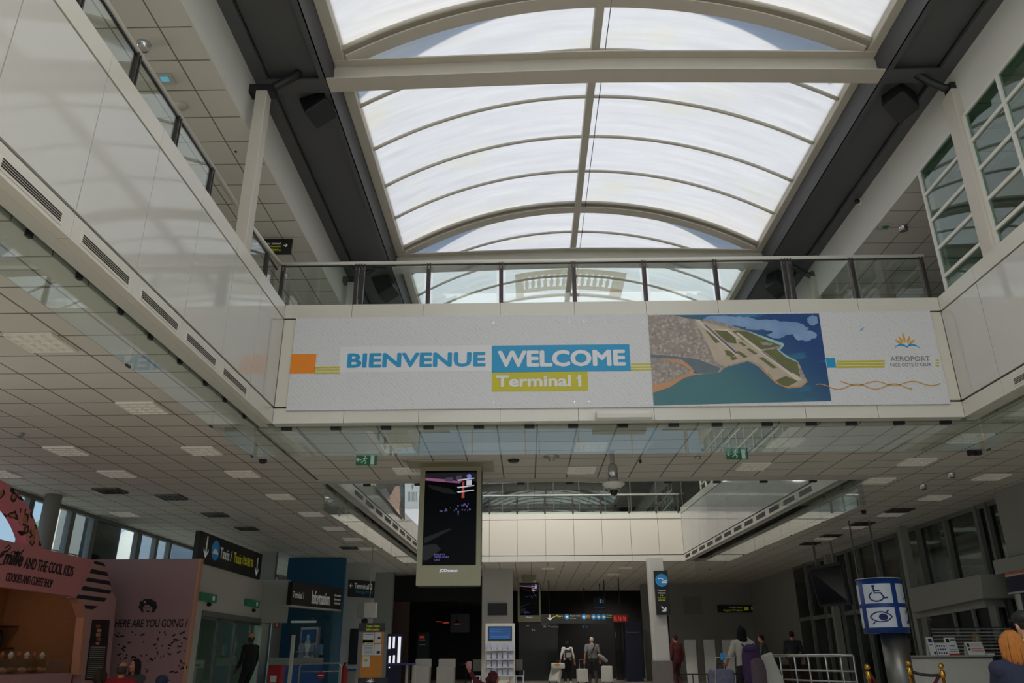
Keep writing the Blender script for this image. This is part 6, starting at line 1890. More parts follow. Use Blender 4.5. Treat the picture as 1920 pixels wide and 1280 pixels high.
P = [at(x, y, 'x', xs_) for x, y in ((1885, 1082), (1940, 1072), (1940, 1104), (1890, 1111))]
MB().prism(P, (.05, 0, 0)).build('navy_band', M['navy'], sg)
P = [at(x, y, 'x', xs_) for x, y in ((1884, 1079), (1940, 1069), (1940, 1071.5), (1885, 1082))]
MB().prism(P, (.06, 0, 0)).build('white_strip', M['offwhite'], sg)
P = [at(x, y, 'x', xs_) for x, y in ((1890, 1111), (1940, 1104), (1940, 1107), (1890, 1114))]
MB().prism(P, (.06, 0, 0)).build('white_strip', M['offwhite'], sg)
P = [at(x, y, 'x', xs_ + .02) for x, y in ((1904, 1114), (1911, 1113), (1922, 1170), (1915, 1170))]
for p in P[2:]: p.z = 0.0
MB().prism(P, (.05, 0, 0)).build('white_jamb', M['offwhite'], sg)
P = [at(x, y, 'x', xs_ + .04) for x, y in ((1911, 1112), (1945, 1107), (1945, 1290), (1925, 1290))]
MB().prism(P, (.05, 0, 0)).build('navy_panel', M['navy'], sg)

# ------------------------------------------------------------------ hanging flight board and small arrivals sign
yf = 24.0
fbd = empty('flight_board', at(1555, 1095, 'y', yf), 'big dark tilted flight board hanging on the right', 'screen')
P = [at(1513, 1064, 'y', 24.6), at(1577, 1052, 'y', 23.0), at(1595, 1132, 'y', 22.6), at(1537, 1138, 'y', 24.2)]
MB().prism(P, (.12, .12, 0)).build('casing', M['soft_black'], fbd, bevel=.01)
c = sum(P, Vector()) / 4
MB().prism([c + (p - c) * .93 + Vector((-.006, -.006, 0)) for p in P], (.004, .004, 0)).build('screen', mat('flight_screen', rgb(16, 17, 30), .25, 0, .3), fbd)
for p in (P[0] * .75 + P[1] * .25, P[0] * .25 + P[1] * .75): MB().cyl(p + Vector((.06, .06, -.02)), (p.x + .06, p.y + .06, ZC - .001), .03, n=10).build('rod', M['greyframe'], fbd)
e = empty('arrivals_sign', at(1625, 1129, 'y', 20), 'black hanging arrivals sign behind the blue pictogram pillar', 'sign')
ybox(1610, 1112, 1660, 1147, 20, .15, 'sign_black', 'board', e)
ytext('Arriv\u00e9es', 1623, 1134, 1652, 1124, 19.997, 'sign_white', e, .01)
p = at(1617, 1129, 'y', 20)
MB().prism([(p.x - .07, 19.997, p.z + .07), (p.x - .03, 19.997, p.z + .06), (p.x + .06, 19.997, p.z - .06), (p.x + .02, 19.997, p.z - .08), (p.x - .06, 19.997, p.z - .02)], (0, -.004, 0)).build('plane_symbol', M['sign_yellow'], e)
for px in (1616, 1655): MB().cyl((X(px, 1112, 20), 20.07, Z(px, 1112, 20)), (X(px, 1112, 20), 20.07, ZC), .02, n=8).build('rod', M['greyframe'], e)
# grey posts, door leaf and panel behind the barrier
for i, (t0, b0, w, y) in enumerate(((1568, 1583, 7, 27), (1722, 1740, 6, 21))):
    p, q = at(t0, 1138, 'y', y), at(b0, 1280, 'y', y)
    tag(MB().prism([(p.x - .1, y, ZC), (p.x + .1, y, ZC), (p.x + .1, y, 0), (p.x - .1, y, 0)], (0, .2, 0)).build('post', M['wallgrey']),
        'tall grey post on the right, %s' % ('beside the flight board' if i == 0 else 'behind the blue pictogram pillar'), 'post')
e = empty('door_2', (X(1600, 1200, 28), 28, 0), None, None, None, 0, 'structure')
ybox(1585, 1160, 1660, 1290, 28, .1, 'greyframe', 'frame', e, floor=True)
for px0, px1, py0, py1 in ((1596, 1622, 1166, 1215), (1626, 1654, 1166, 1215), (1596, 1622, 1222, 1275), (1626, 1654, 1222, 1275)):
    ybox(px0, py0, px1, py1, 28, .02, 'black', 'dark_pane', e, .01)
o = ybox(1460, 1166, 1472, 1196, 37.98, .01, 'ink', 'wall_poster'); tag(o, 'dark poster on the far right wall above the seated person', 'poster')
o = ybox(1497, 1162, 1515, 1185, 36, .05, 'wallgrey', 'info_board'); tag(o, 'grey panel on a stand left of the flight board post', 'panel')
MB().box((X(1506, 1185, 36) - .03, 36.01, 0), (X(1506, 1185, 36) + .03, 36.05, Z(1506, 1185, 36))).build('stand', M['greyframe'], o)

# ------------------------------------------------------------------ steel tube barrier
yb_ = 17.5
bar = empty('steel_barrier', (X(1500, 1260, yb_), yb_, 0), 'long steel tube barrier with three rails on the right', 'barrier')
pts = [at(1437, 1229, 'y', yb_ + 2.5), at(1500, 1227.5, 'y', yb_ + 1.0), at(1560, 1227, 'y', yb_), at(1600, 1229, 'y', yb_ - .3)]
zr_ = sum(p.z for p in pts) / 4
for k_, (name, dz_, r_) in enumerate((('top_rail', 0, .032), ('middle_rail', -.30, .018), ('lower_rail', -.50, .018), ('foot_rail', -.75, .018))):
    MB().tube([(p.x, p.y, zr_ + dz_) for p in pts], r_, 10).build(name, M['steel'], bar)
for u in (0, .14, .28, .42, .6, .8, 1.0):
    s_ = u * 3; i = min(int(s_), 2); f_ = s_ - i
    p = pts[i] * (1 - f_) + pts[i + 1] * f_
    MB().cyl((p.x, p.y, 0), (p.x, p.y, zr_), .022, n=10).build('post', M['steel'], bar)

# ------------------------------------------------------------------ pictogram pillar
yp = 14.0
pc_ = at(1685, 1230, 'y', yp)
rp_ = (X(1709, 1230, yp) - X(1661, 1230, yp)) / 2
pl = empty('pictogram_pillar', (pc_.x, yp + rp_, 0), 'brushed steel post topped by a blue drum with white pictograms', 'sign post')
zb_, zt_ = Z(1672, 1186, yp), Z(1672, 1083, yp)
rd_ = (X(1712, 1130, yp) - X(1630, 1130, yp)) / 2
cxp, cyp = at(1671, 1130, 'y', yp).x, yp + rd_
pc_.x = cxp + .10
MB().cyl((pc_.x, cyp, 0), (pc_.x, cyp, zb_), rp_, n=40).build('post', M['steel_dull'], pl)
M['drum_blue'] = mat('drum_blue', rgb(18, 60, 132), 0.4)
MB().cyl((cxp, cyp, zb_), (cxp, cyp, zt_), rd_, n=64).build('blue_drum', M['drum_blue'], pl)
MB().cyl((cxp, cyp, zt_), (cxp, cyp, zt_ + .012), rd_ + .008, n=64).build('top_rim', M['offwhite'], pl)
# curved pictogram plates: angle measured from the viewer-facing side
def onD(a_, z, lift): return Vector((cxp + (rd_ + lift) * math.sin(a_), cyp - (rd_ + lift) * math.cos(a_), z))
def cplate(a0, a1, z0, z1, m, name, lift=.003, n=14):
    mb = MB()
    vs = []
    for i in range(n + 1):
        a_ = a0 + (a1 - a0) * i / n
        vs += [onD(a_, z0, lift), onD(a_, z1, lift)]
    mb.add(vs, [(2 * i, 2 * i + 2, 2 * i + 3, 2 * i + 1) for i in range(n)], True)
    return mb.build(name, m, pl)
H_ = zt_ - zb_
g0, g1 = R(-68), R(6)
M['picto_white'] = mat('pictogram_white', rgb(205, 212, 222), 0.5)
for a0, a1 in ((g0, g1), (R(20), R(94)), (R(110), R(184)), (R(200), R(274))):
    cplate(a0, a1, zb_ + H_ * .10, zb_ + H_ * .46, M['picto_white'], 'white_plate')
    cplate(a0, a1, zb_ + H_ * .54, zb_ + H_ * .90, M['picto_white'], 'white_plate')
def cstroke(pts, r_, name, a0=g0, a1=g1, zlo=.54, zhi=.90, m='navy_ink'):
    mb = MB()
    Q = [onD(a0 + (a1 - a0) * u, zb_ + H_ * (zlo + (zhi - zlo) * v), .006) for u, v in pts]
    mb.tube(Q, r_, 6)
    mb.build(name, M[m], pl)
M['navy_ink'] = mat('navy_ink', rgb(24, 40, 100), 0.5)
circ_ = lambda cu, cv, ru, rv, a, b, n=20: [(cu + ru * math.cos(R(a + (b - a) * i / n)), cv + rv * math.sin(R(a + (b - a) * i / n))) for i in range(n + 1)]
cstroke(circ_(.46, .34, .24, .24, 120, 350), .011, 'wheelchair_wheel')
cstroke([(.40, .78), (.42, .52), (.62, .52), (.72, .26), (.82, .28)], .014, 'seated_figure'); cstroke([(.41, .64), (.60, .64)], .010, 'seated_figure_arm')
cstroke(circ_(.40, .87, .03, .03, 0, 360), .014, 'figure_head')
cstroke(circ_(.5, .28, .42, .5, 30, 150), .010, 'eye_outline', zlo=.10, zhi=.46); cstroke(circ_(.5, .78, .42, .5, 210, 330), .010, 'eye_outline', zlo=.10, zhi=.46)
for rr in (.04, .08, .12): cstroke(circ_(.58, .52, rr, rr * 1.1, 0, 360), .014, 'iris', zlo=.10, zhi=.46)
cstroke([(.2, .18), (.78, .86)], .012, 'eye_bar', zlo=.10, zhi=.46)
cstroke(circ_(.5, .6, .2, .25, 20, 160), .010, 'ear_arc', R(20), R(94), .10, .46); cstroke([(.3, .2), (.42, .32)], .02, 'hand_block', R(20), R(94), .10, .46)
cstroke([(.3, .2), (.5, .25), (.7, .2)], .010, 'face_line', R(20), R(94)); cstroke([(.45, .6), (.5, .6)], .012, 'face_dot', R(20), R(94)); cstroke([(.72, .3), (.74, .8)], .012, 'face_side', R(20), R(94))

# ------------------------------------------------------------------ counter with small displays
yc = 15.4
cn = empty('reception_counter', (X(1790, 1260, yc), yc, 0), 'white reception counter with dark edge carrying small stand up cards', 'counter')
zc_ = Z(1790, 1228, yc)
xa_, xb_ = X(1716, 1240, yc), X(1862, 1240, yc)
def rounded(x0, x1, y0, y1, r_, n=8):
    pts = []
    for i in range(n + 1):
        a_ = R(180 + 90 * i / n); pts.append((x0 + r_ + r_ * math.cos(a_), y0 + r_ + r_ * math.sin(a_)))
    return pts + [(x1, y0), (x1, y1), (x0, y1)]
MB().prism([(x, y, 0) for x, y in rounded(xa_, xb_, yc, yc + .9, .3)], (0, 0, zc_ - .05)).build('front', M['offwhite'], cn)
MB().prism([(x, y, zc_ - .05) for x, y in rounded(xa_ - .02, xb_ + .02, yc - .03, yc + .9, .3)], (0, 0, .02)).build('dark_edge', M['soft_black'], cn)
MB().prism([(x, y, zc_ - .03) for x, y in rounded(xa_ - .01, xb_ + .01, yc - .02, yc + .9, .3)], (0, 0, .03)).build('top', M['wallgrey'], cn)
def card(px0, px1, py0, lb, marks):
    a, b = at(px0, 1224, 'y', yc + .25), at(px1, 1224, 'y', yc + .25)
    zt = Z(px0, py0, yc + .25)
    e = empty('display_card', (a.x, yc + .25, zc_), lb, 'card', 'cards on the reception counter')
    MB().prism([(a.x, yc + .2, zc_), (b.x, yc + .2, zc_), (b.x, yc + .28, zt), (a.x, yc + .28, zt)], (0, .012, 0)).build('sheet', M['paper'], e)
    MB().prism([(a.x, yc + .36, zc_), (b.x, yc + .36, zc_), (b.x, yc + .29, zt), (a.x, yc + .29, zt)], (0, .01, 0)).build('rear_sheet', M['paper'], e)
    W_, H2 = b.x - a.x, zt - zc_
    for u0, v0, u1, v1, m in marks:
        f = lambda u, v: Vector((a.x + W_ * u, yc + .2 + .08 * v - .001, zc_ + H2 * v))
        MB().prism([f(u0, v0), f(u1, v0), f(u1, v1), f(u0, v1)], (0, -.002, 0)).build('printed_mark', M[m], e)
card(1743, 1755, 1194, 'narrow white card, leftmost on the reception counter', [(.2, .7, .8, .9, 'navy_ink'), (.1, .55, .7, .6, 'b_grey'), (.55, .05, .9, .2, 'navy_ink')])
card(1757, 1777, 1205, 'white card with dark spots on the reception counter', [(.1 + .22 * (i % 4), .12 + .28 * (i // 4), .22 + .22 * (i % 4), .26 + .28 * (i // 4), 'navy_ink') for i in range(12)])
card(1777, 1797, 1195, 'pale pink card with a dark picture on the reception counter', [(.1, .72, .4, .94, 'ink'), (.5, .84, .95, .9, 'ink'), (.3, .5, .8, .56, 'ink'), (0, 0, 1, .1, 'red'), (.15, .2, .9, .24, 'b_grey'), (.15, .3, .9, .34, 'b_grey')])
card(1814, 1846, 1203, 'wide white card with heading and pink lines, rightmost on the reception counter', [(.08, .62, .22, .9, 'ink'), (.26, .66, .95, .72, 'pink'), (.26, .8, .85, .85, 'b_grey'), (.26, .45, .95, .52, 'pink'), (.26, .28, .95, .35, 'pink'), (.08, .35, .2, .5, 'ink')])
o = MB().box((X(1846, 1225, yc + .2), yc + .1, zc_), (X(1859, 1225, yc + .2), yc + .3, zc_ + .03)).build('keyboard', M['white']); tag(o, 'small white keypad on the right end of the reception counter', 'keypad')
# louvred glass screen behind the counter
lg = empty('louvre_screen', (X(1810, 1225, 16.9), 16.9, 0), 'horizontally striped glass screen behind the reception counter', 'screen')
xa2, xb2 = X(1754, 1220, 16.9), X(1905, 1220, 16.9)
zb2, zt2 = zc_ - .02, Z(1800, 1177, 16.9)
MB().box((xa2, 16.9, 0), (xb2, 16.912, zt2)).build('glass', M['glass'], lg)
st = MB()
for i in range(9):
    z = zb2 + (zt2 - zb2) * i / 8.5
    st.box((xa2, 16.892, z), (xb2, 16.899, z + .022))
st.build('stripes', M['wallgrey'], lg)
MB().box((xa2, 16.88, zt2), (xb2 + .2, 16.93, zt2 + .02)).build('top_rail', M['soft_black'], lg)
# stanchions and ropes
def stanchion(px, py, y, lb):
    p = at(px, py, 'y', y)
    e = empty('stanchion', (p.x, y, 0), lb, 'stanchion', 'brass rope stanchions')
    z = p.z
    MB().lathe([(.15, 0), (.15, .02), (.04, .05), (.022, .07), (.022, z - .14)], (p.x, y, 0), 20).build('pole', M['brass'], e)
    MB().lathe([(.03, z - .16), (.04, z - .13), (.04, z - .08), (.028, z - .06), (.022, z - .05)], (p.x, y, 0), 18).build('collar', M['brass'], e)
    MB().ball((p.x, y, z), .04, 16, 10).build('ball_top', M['brass'], e)
    return Vector((p.x, y, z - .1))
s1 = stanchion(1626, 1250, 12.0, 'brass stanchion left of the steel pictogram post')
s2 = stanchion(1703, 1243, 12.4, 'brass stanchion right beside the steel pictogram post')
s3 = stanchion(1764, 1248, 12.2, 'brass stanchion in front of the reception counter')
def rope(a, b, sag, m, lb):
    pts = [a + (b - a) * (i / 14) - Vector((0, 0, sag * 4 * (i / 14) * (1 - i / 14))) for i in range(15)]
    o = MB().tube(pts, .022, 10).build('rope', M[m]); tag(o, lb, 'rope')
M['velvet'] = mat('dark_red_velvet', rgb(90, 16, 24), 0.8)
rope(s2 + Vector((.05, 0, -.02)), s3 + Vector((-.05, 0, -.02)), .02, 'soft_black', 'black band between the two right stanchions')
rope(s1 + Vector((.045, 0, -.02)), s1 + Vector((.5, .35, -.6)), .05, 'velvet', 'dark red rope hanging from the left stanchion')
rope(s3 + Vector((-.045, 0, -.02)), s3 + Vector((-.4, .4, -.55)), .05, 'velvet', 'dark red rope hanging from the right stanchion')
# ================================================================== people
M['skin_fair'] = mat('skin_fair', rgb(214, 160, 134), 0.55)
M['skin_tan'] = mat('skin_tan', rgb(190, 120, 92), 0.55)
M['skin_dark'] = mat('skin_dark', rgb(92, 58, 44), 0.55)
M['eye_w'] = mat('eye_white', rgb(225, 222, 216), 0.3)
M['eye_d'] = mat('eye_dark', rgb(30, 22, 18), 0.2)
M['lip'] = mat('lips', rgb(170, 86, 80), 0.5)
def cloth(name, r, g, b, rough=0.85): return noisy(name, rgb(r, g, b), rgb(int(r * .9), int(g * .9), int(b * .9)), 12.0, rough)
def hairm(name, a, b): return noisy(name, rgb(*a), rgb(*b), 18.0, 0.75, stretch=(3, 3, .6), spec=.25)

def ik(a, b, l1, l2, hint):
    """middle joint between a and b, bent towards hint"""
    a, b = Vector(a), Vector(b)
    d = b - a
    L = min(d.length, (l1 + l2) * 0.999)
    u = d.normalized()
    x = (l1 * l1 - l2 * l2 + L * L) / (2 * L)
    h = math.sqrt(max(l1 * l1 - x * x, 0))
    n_ = Vector(hint) - u * u.dot(Vector(hint))
    return a + u * x + n_.normalized() * h

def capsule(mb, pts, rs, n=12):
    mb.tube(pts, rs, n)
    for p, r in zip(pts, rs): mb.ball(p, r, n, 8)

def loft(mb, secs, n=18):
    """stack of ellipses: (centre, rx, ry)"""
    vs = []
    for c, rx, ry in secs:
        for k in range(n):
            a_ = 2 * math.pi * k / n
            vs.append((c[0] + rx * math.cos(a_), c[1] + ry * math.sin(a_), c[2]))
    P = len(secs)
    mb.add(vs, [(i * n + k, i * n + (k + 1) % n, (i + 1) * n + (k + 1) % n, (i + 1) * n + k) for i in range(P - 1) for k in range(n)], True)
    b = len(mb.v) - len(vs)
    for f in (tuple(range(n))[::-1], tuple((P - 1) * n + i for i in range(n))):
        mb.f.append(tuple(b + i for i in f)); mb.mi.append(mb.m); mb.sm.append(True)

def hand(mb, wrist, d, side, curl, S):
    """palm, four unequal curled fingers and a thumb leaving the side of the palm; d = forearm direction"""
    d = d.normalized()
    fwd = Vector((0, 1, 0))
    w = d.cross(fwd)
    w = (w if w.length > .2 else d.cross(Vector((1, 0, 0)))).normalized() * side   # across the palm, outward
    palm_n = d.cross(w).normalized() * side
    if palm_n.x * side > 0: palm_n = -palm_n
    across = palm_n.cross(d).normalized()
    if across.y < 0: across = -across         # thumb side points forward
    pc0 = wrist + d * .045 * S
    for t_ in (-1, -.33, .33, 1):
        capsule(mb, [wrist + d * .01 * S + across * .016 * t_ * S, wrist + d * .085 * S + across * .028 * t_ * S], [.016 * S, .0135 * S], 8)
    for k, t_ in enumerate((1, .33, -.33, -1)):
        L = (.068, .076, .070, .054)[k] * S
        base = wrist + d * .085 * S + across * .028 * t_ * S
        a1, a2, a3 = R(25) * curl, R(60) * curl, R(85) * curl
        p1 = base + (d * math.cos(a1) + palm_n * math.sin(a1)) * L * .45
        p2 = p1 + (d * math.cos(a2) + palm_n * math.sin(a2)) * L * .32
        p3 = p2 + (d * math.cos(a3) + palm_n * math.sin(a3)) * L * .25
        capsule(mb, [base, p1, p2, p3], [.0105 * S, .0095 * S, .009 * S, .008 * S], 8)
    tb = wrist + d * .025 * S + across * .028 * S
    t1 = tb + (d * .55 + across * .75 + palm_n * .3).normalized() * .036 * S
    t2 = t1 + (d * .8 + across * .35 + palm_n * .5).normalized() * .03 * S
    capsule(mb, [tb, t1, t2], [.014 * S, .0115 * S, .0095 * S], 8)

def person(label, base, rz, H=1.72, skin='skin_fair', top=None, sleeve=1.0, bottom=None, shoes=None, hair=None, hair_style='short', pose=None, build=1.0, group=None,
           seated=False, voxel=0.012, skirt=False, collar=None):
    """faces +y before turning; all joints in metres for the given height"""
    p_ = pose or {}
    e = empty('person', base, label, 'person', group, rz)
    s = H / 1.72
    hipz = p_.get('hipz', .90 * s if not seated else .46)
    lean = Vector(p_.get('lean', (0, 0, 0)))
    hip = Vector((0, 0, hipz))
    neck = Vector((0, 0, hipz + .53 * s)) + lean
    sh = [neck + Vector((sx * .185 * s * build, 0, -.06 * s)) for sx in (-1, 1)]
    tilt = Vector(p_.get('head', (0, 0.01, 0)))
    hc = neck + Vector((0, .015, .155 * s)) + tilt
    turn = p_.get('turn', 0.0)
    hands = p_.get('hands', [(-.26 * s, .04, hipz - .06 * s), (.26 * s, .04, hipz - .06 * s)])
    feet = p_.get('feet', [(-.1 * s, .0, .07), (.1 * s, .0, .07)])
    eh = p_.get('elbow', (0, -1, .1))
    curl = p_.get('curl', .55)
    B = MB(); Tp = MB(); Bt = MB(); Sh = MB()
    # torso under the clothes, neck, head
    def tors(mb, g):
        m1 = hip.lerp(neck, .35); m2 = hip.lerp(neck, .68); m3 = hip.lerp(neck, .9)
        loft(mb, [(hip + Vector((0, 0, -.07 * s)), (.13 + g) * s * build, (.10 + g) * s), (hip + Vector((0, 0, .02)), (.17 + g) * s * build, (.12 + g) * s), (m1, (.15 + g) * s * build, (.11 + g) * s * build),
                  (m2, (.175 + g) * s * build, (.125 + g) * s * build), (m3, (.17 + g) * s * build, (.10 + g) * s), (neck + Vector((0, 0, .0)), (.07 + g) * s, (.065 + g) * s)])
        for q in sh: capsule(mb, [neck + Vector((0, 0, -.05 * s)), q], [(.07 + g) * s, (.062 + g) * s])
    tors(B, 0)
    capsule(B, [neck + Vector((0, 0, -.03)), hc + Vector((0, -.02, -.06 * s))], [.058 * s, .052 * s])
    Rt = Matrix.Rotation(turn, 3, 'Z')
    def hp(v): return hc + Rt @ (Vector(v) * s)
    B.ball(hc, (.074 * s, .094 * s, .112 * s), 20, 14, Rt)
    B.ball(hp((0, .03, -.06)), (.055 * s, .06 * s, .055 * s), 16, 10, Rt)
    B.ball(hp((0, .092, -.012)), (.014 * s, .022 * s, .024 * s), 10, 8, Rt)
    for sx in (-1, 1): B.ball(hp((sx * .076, -.005, -.012)), (.012 * s, .024 * s, .032 * s), 10, 8, Rt)
    # arms
    for i, sx in enumerate((-1, 1)):
        h_ = Vector(hands[i])
        if (h_ - sh[i]).length > .54 * s: h_ = sh[i] + (h_ - sh[i]).normalized() * .54 * s
        el = ik(sh[i], h_, .29 * s, .26 * s, Vector(eh) + Vector((sx * .25, 0, 0)))
        capsule(B, [sh[i], el, h_], [.048 * s * build, .038 * s * build, .026 * s])
        hand(B, h_, h_ - el, sx, curl, s * 1.0)
        if sleeve > 0:
            if sleeve > .55:
                q = el.lerp(h_, min(1, (sleeve - .5) * 1.9))
                capsule(Tp, [sh[i], el, q], [.064 * s * build, .052 * s * build, .04 * s])
            else:
                q = sh[i].lerp(el, sleeve * 1.9)
                capsule(Tp, [sh[i], q], [.066 * s * build, .058 * s * build])
    # legs
    for i, sx in enumerate((-1, 1)):
        f_ = Vector(feet[i])
        hj = hip + Vector((sx * .09 * s, 0, -.03 * s))
        kn = ik(hj, f_, .42 * s, .42 * s, (0, 1, .15))
        capsule(B, [hj, kn, f_], [.078 * s * build, .052 * s, .038 * s])
        capsule(B, [f_ + Vector((0, -.03, -.03)), f_ + Vector((0, .13, -.04))], [.032 * s, .028 * s])
        if not skirt: capsule(Bt, [hj, kn, f_ + Vector((0, 0, .03))], [.094 * s * build, .068 * s, .056 * s])
        Sh.tube([f_ + Vector((0, -.07, -.03)), f_ + Vector((0, -.02, -.025)), f_ + Vector((0, .08, -.032)), f_ + Vector((0, .17, -.042))], [.034 * s, .044 * s, .042 * s, .026 * s], 12)
        Sh.ball(f_ + Vector((0, -.06, -.028)), .04 * s, 12, 8); Sh.ball(f_ + Vector((0, .17, -.042)), .027 * s, 12, 8)
    tors(Tp, .016)
    loft(Bt, [(hip + Vector((0, 0, -.12 * s)), .15 * s * build, .125 * s), (hip + Vector((0, 0, .0)), .188 * s * build, .14 * s), (hip + Vector((0, 0, .10 * s)), .168 * s * build, .128 * s)])
    B.build('body', M[skin], e, remesh=voxel * .8, local=True)
    if top: Tp.build('top', top, e, remesh=voxel, local=True)
    if bottom: Bt.build('trousers', bottom, e, remesh=voxel, local=True)
    if shoes:
        n0 = len(Sh.v) // 2
        Sh.build('shoes', shoes, e, remesh=voxel, local=True)
    if collar: MB().tube([neck + Vector((.075 * s * math.cos(2 * math.pi * k / 16), .07 * s * math.sin(2 * math.pi * k / 16), .012)) for k in range(17)], .02 * s, 8).build('collar', collar, e, local=True)
    for sx in (-1, 1):
        MB().ball(hp((sx * .031, .082, .008)), (.014 * s, .010 * s, .010 * s), 12, 8, Rt).mat(1).ball(hp((sx * .031, .091, .008)), (.006 * s, .003 * s, .006 * s), 10, 6, Rt).build('eye', [M['eye_w'], M['eye_d']], e, local=True)
        MB().ball(hp((sx * .031, .084, .030)), (.020 * s, .008 * s, .004 * s), 10, 6, Rt).build('eyebrow', hair or M['eye_d'], e, local=True)
    MB().ball(hp((0, .087, -.052)), (.024 * s, .009 * s, .008 * s), 12, 6, Rt).build('mouth', M['lip'], e, local=True)
    if hair:
        Hm = MB()
        Hm.ball(hp((0, -.016, .022)), (.084 * s, .094 * s, .104 * s), 20, 14, Rt)
        if hair_style in ('long', 'bob', 'tail'):
            Lh = {'long': .30, 'bob': .17, 'tail': .10}[hair_style]
            for sx, yy_ in ((-.05, -.03), (.05, -.03), (0, -.06), (-.065, .0), (.065, .0)):
                capsule(Hm, [hp((sx, yy_, .02)), hp((sx * 1.12, yy_ - .02, -Lh * .6)), hp((sx * .95, yy_ - .02, -Lh))], [.05 * s, .044 * s, .022 * s], 10)
        if hair_style == 'tail':
            capsule(Hm, [hp((0, -.1, .02)), hp((0, -.14, -.02)), hp((0, -.13, -.14)), hp((0, -.11, -.24))], [.03 * s, .036 * s, .03 * s, .012 * s], 10)
        if hair_style == 'bun': Hm.ball(hp((0, -.05, .13)), .035 * s, 12, 8, Rt)
        if hair_style == 'longbun':
            Hm.ball(hp((-.03, -.04, .125)), .035 * s, 12, 8, Rt)
            for sx, yy_ in ((-.05, -.03), (.05, -.03), (0, -.06)):
                capsule(Hm, [hp((sx, yy_, .02)), hp((sx * 1.1, yy_ - .02, -.15)), hp((sx * .9, yy_ - .02, -.24))], [.055 * s, .05 * s, .03 * s], 10)
        hb = Hm.build('hair', hair, e, remesh=voxel * .8, local=True)
        if hair_style in ('bob', 'long', 'tail', 'longbun'):
            St = MB()
            rn = random.Random(int(H * 1000) + len(label))
            L0 = {'bob': .20, 'long': .32, 'tail': .10, 'longbun': .27}[hair_style]
            for k in range(90):
                a_ = math.pi * (1.05 + .9 * rn.random()) if k % 3 else math.pi * (.85 + 1.3 * rn.random())
                ca, sa = math.cos(a_), math.sin(a_)
                L1 = L0 * (.8 + .35 * rn.random())
                j_ = lambda: rn.uniform(-.006, .006)
                St.tube([hp((ca * .03 + j_(), -.016 + sa * .03, .125)), hp((ca * .078 + j_(), -.016 + sa * .09, .075)), hp((ca * .094 + j_(), -.016 + sa * .105, -.02)), hp((ca * .098 + j_(), -.018 + sa * .108, -L1 * .6)), hp((ca * .085 + 2 * j_(), -.018 + sa * .095, -L1))],
                        [.007 * s, .008 * s, .008 * s, .007 * s, .002 * s], 5)
            St.build('hair_strands', hair, e, local=True)
    return e, dict(hc=hc, hp=hp, neck=neck, sh=sh, hip=hip, s=s)

def loc(px, py, y, z=0.0):
    p = at(px, py, 'y', y); return Vector((p.x, y, z))

# ------------------------------------------------------------------ the walking pair
YWK = 35.0
wd_ = loc(1064, 1240, YWK)
H_w = 1.66
pw, kw = person('person in white shirt with small dark backpack walking away, pulling a pale suitcase', wd_, R(-4), H_w, 'skin_tan', cloth('white_shirt', 214, 210, 202), .72, cloth('black_trousers', 26, 24, 26), mat('white_trainers', rgb(220, 218, 214), .6),
     hairm('dark_hair', (30, 24, 24), (18, 15, 15)), 'bob',
     dict(hands=[(-.31, -.10, .80), (.30, .02, .76)], feet=[(-.10, -.12, .075), (.11, .16, .075)], hipz=.86), .95, None)
s = kw['s']
def bag(parent_label, name, cat, c, size, m, extra=None): pass
bk = empty('backpack', wd_ + Vector((.03, -.2, 1.1)), 'small dark backpack with grey pocket on the white shirted walker', 'backpack', None, R(-4))
MB().bevbox((-.15, -.09, -.16), (.15, .06, .18), .05, 1, 4).build('body', mat('dark_backpack', rgb(46, 44, 44), .7), bk, bevel=.02, local=True)
MB().bevbox((-.09, -.13, -.12), (.12, -.08, .06), .03, 1, 4).build('pocket', mat('grey_pocket', rgb(150, 148, 144), .7), bk, bevel=.015, local=True)
for sx in (-.09, .09): MB().tube([(sx, -.02, .16), (sx, .09, .24), (sx * 1.1, .26, .16), (sx * 1.2, .27, -.05), (sx, .06, -.14)], .014, 8).build('strap', M['soft_black'], bk, local=True)

M['case_white'] = mat('white_hard_case', rgb(208, 206, 198), 0.35)
M['case_dark'] = mat('case_grey', rgb(120, 118, 112), 0.45)
def suitcase(base, rz, w, d, h, label, handle=.42, tiltx=0.0, m='case_white'):
    e = empty('suitcase', base, label, 'suitcase', None, rz)
    e.rotation_euler = (tiltx, 0, rz)
    MB().bevbox((-w / 2, -d / 2, .06), (w / 2, d / 2, h), .06, 1, 5).build('shell', M[m], e, bevel=.025, local=True)
    mb = MB()
    for i in range(5): mb.box((-w / 2 + .07 + (w - .14) * i / 5 + .005, -d / 2 - .006, .12), (-w / 2 + .07 + (w - .14) * (i + .6) / 5, -d / 2 + .004, h - .07))
    mb.build('ribs', M[m], e, bevel=.003, local=True)
    MB().tube([(-w * .24, 0, h), (-w * .24, 0, h + handle), (w * .24, 0, h + handle), (w * .24, 0, h)], .011, 8).build('pull_handle', M['steel'], e, local=True)
    MB().box((-w * .2, -.02, h), (w * .2, .02, h + .025)).build('top_grip', M['soft_black'], e, bevel=.008, local=True)
    for sx in (-1, 1):
        for sy in (-1, 1): MB().cyl((sx * w * .38 - .012, sy * d * .3, .03), (sx * w * .38 + .012, sy * d * .3, .03), .03, n=14).box((sx * w * .38 - .014, sy * d * .3 - .015, .03), (sx * w * .38 + .014, sy * d * .3 + .015, .07)).build('wheel', M['soft_black'], e, local=True)
    return e
cs = suitcase(loc(1038, 1275, YWK - .55), R(-30), .42, .26, .62, 'pale suitcase trailing behind the white shirted walker, with a white bag on top', .36, R(-28))
tb = empty('tote_bag', loc(1046, 1250, YWK - .42, .62), 'white bag with orange emblem lying on the trailing suitcase', 'bag')
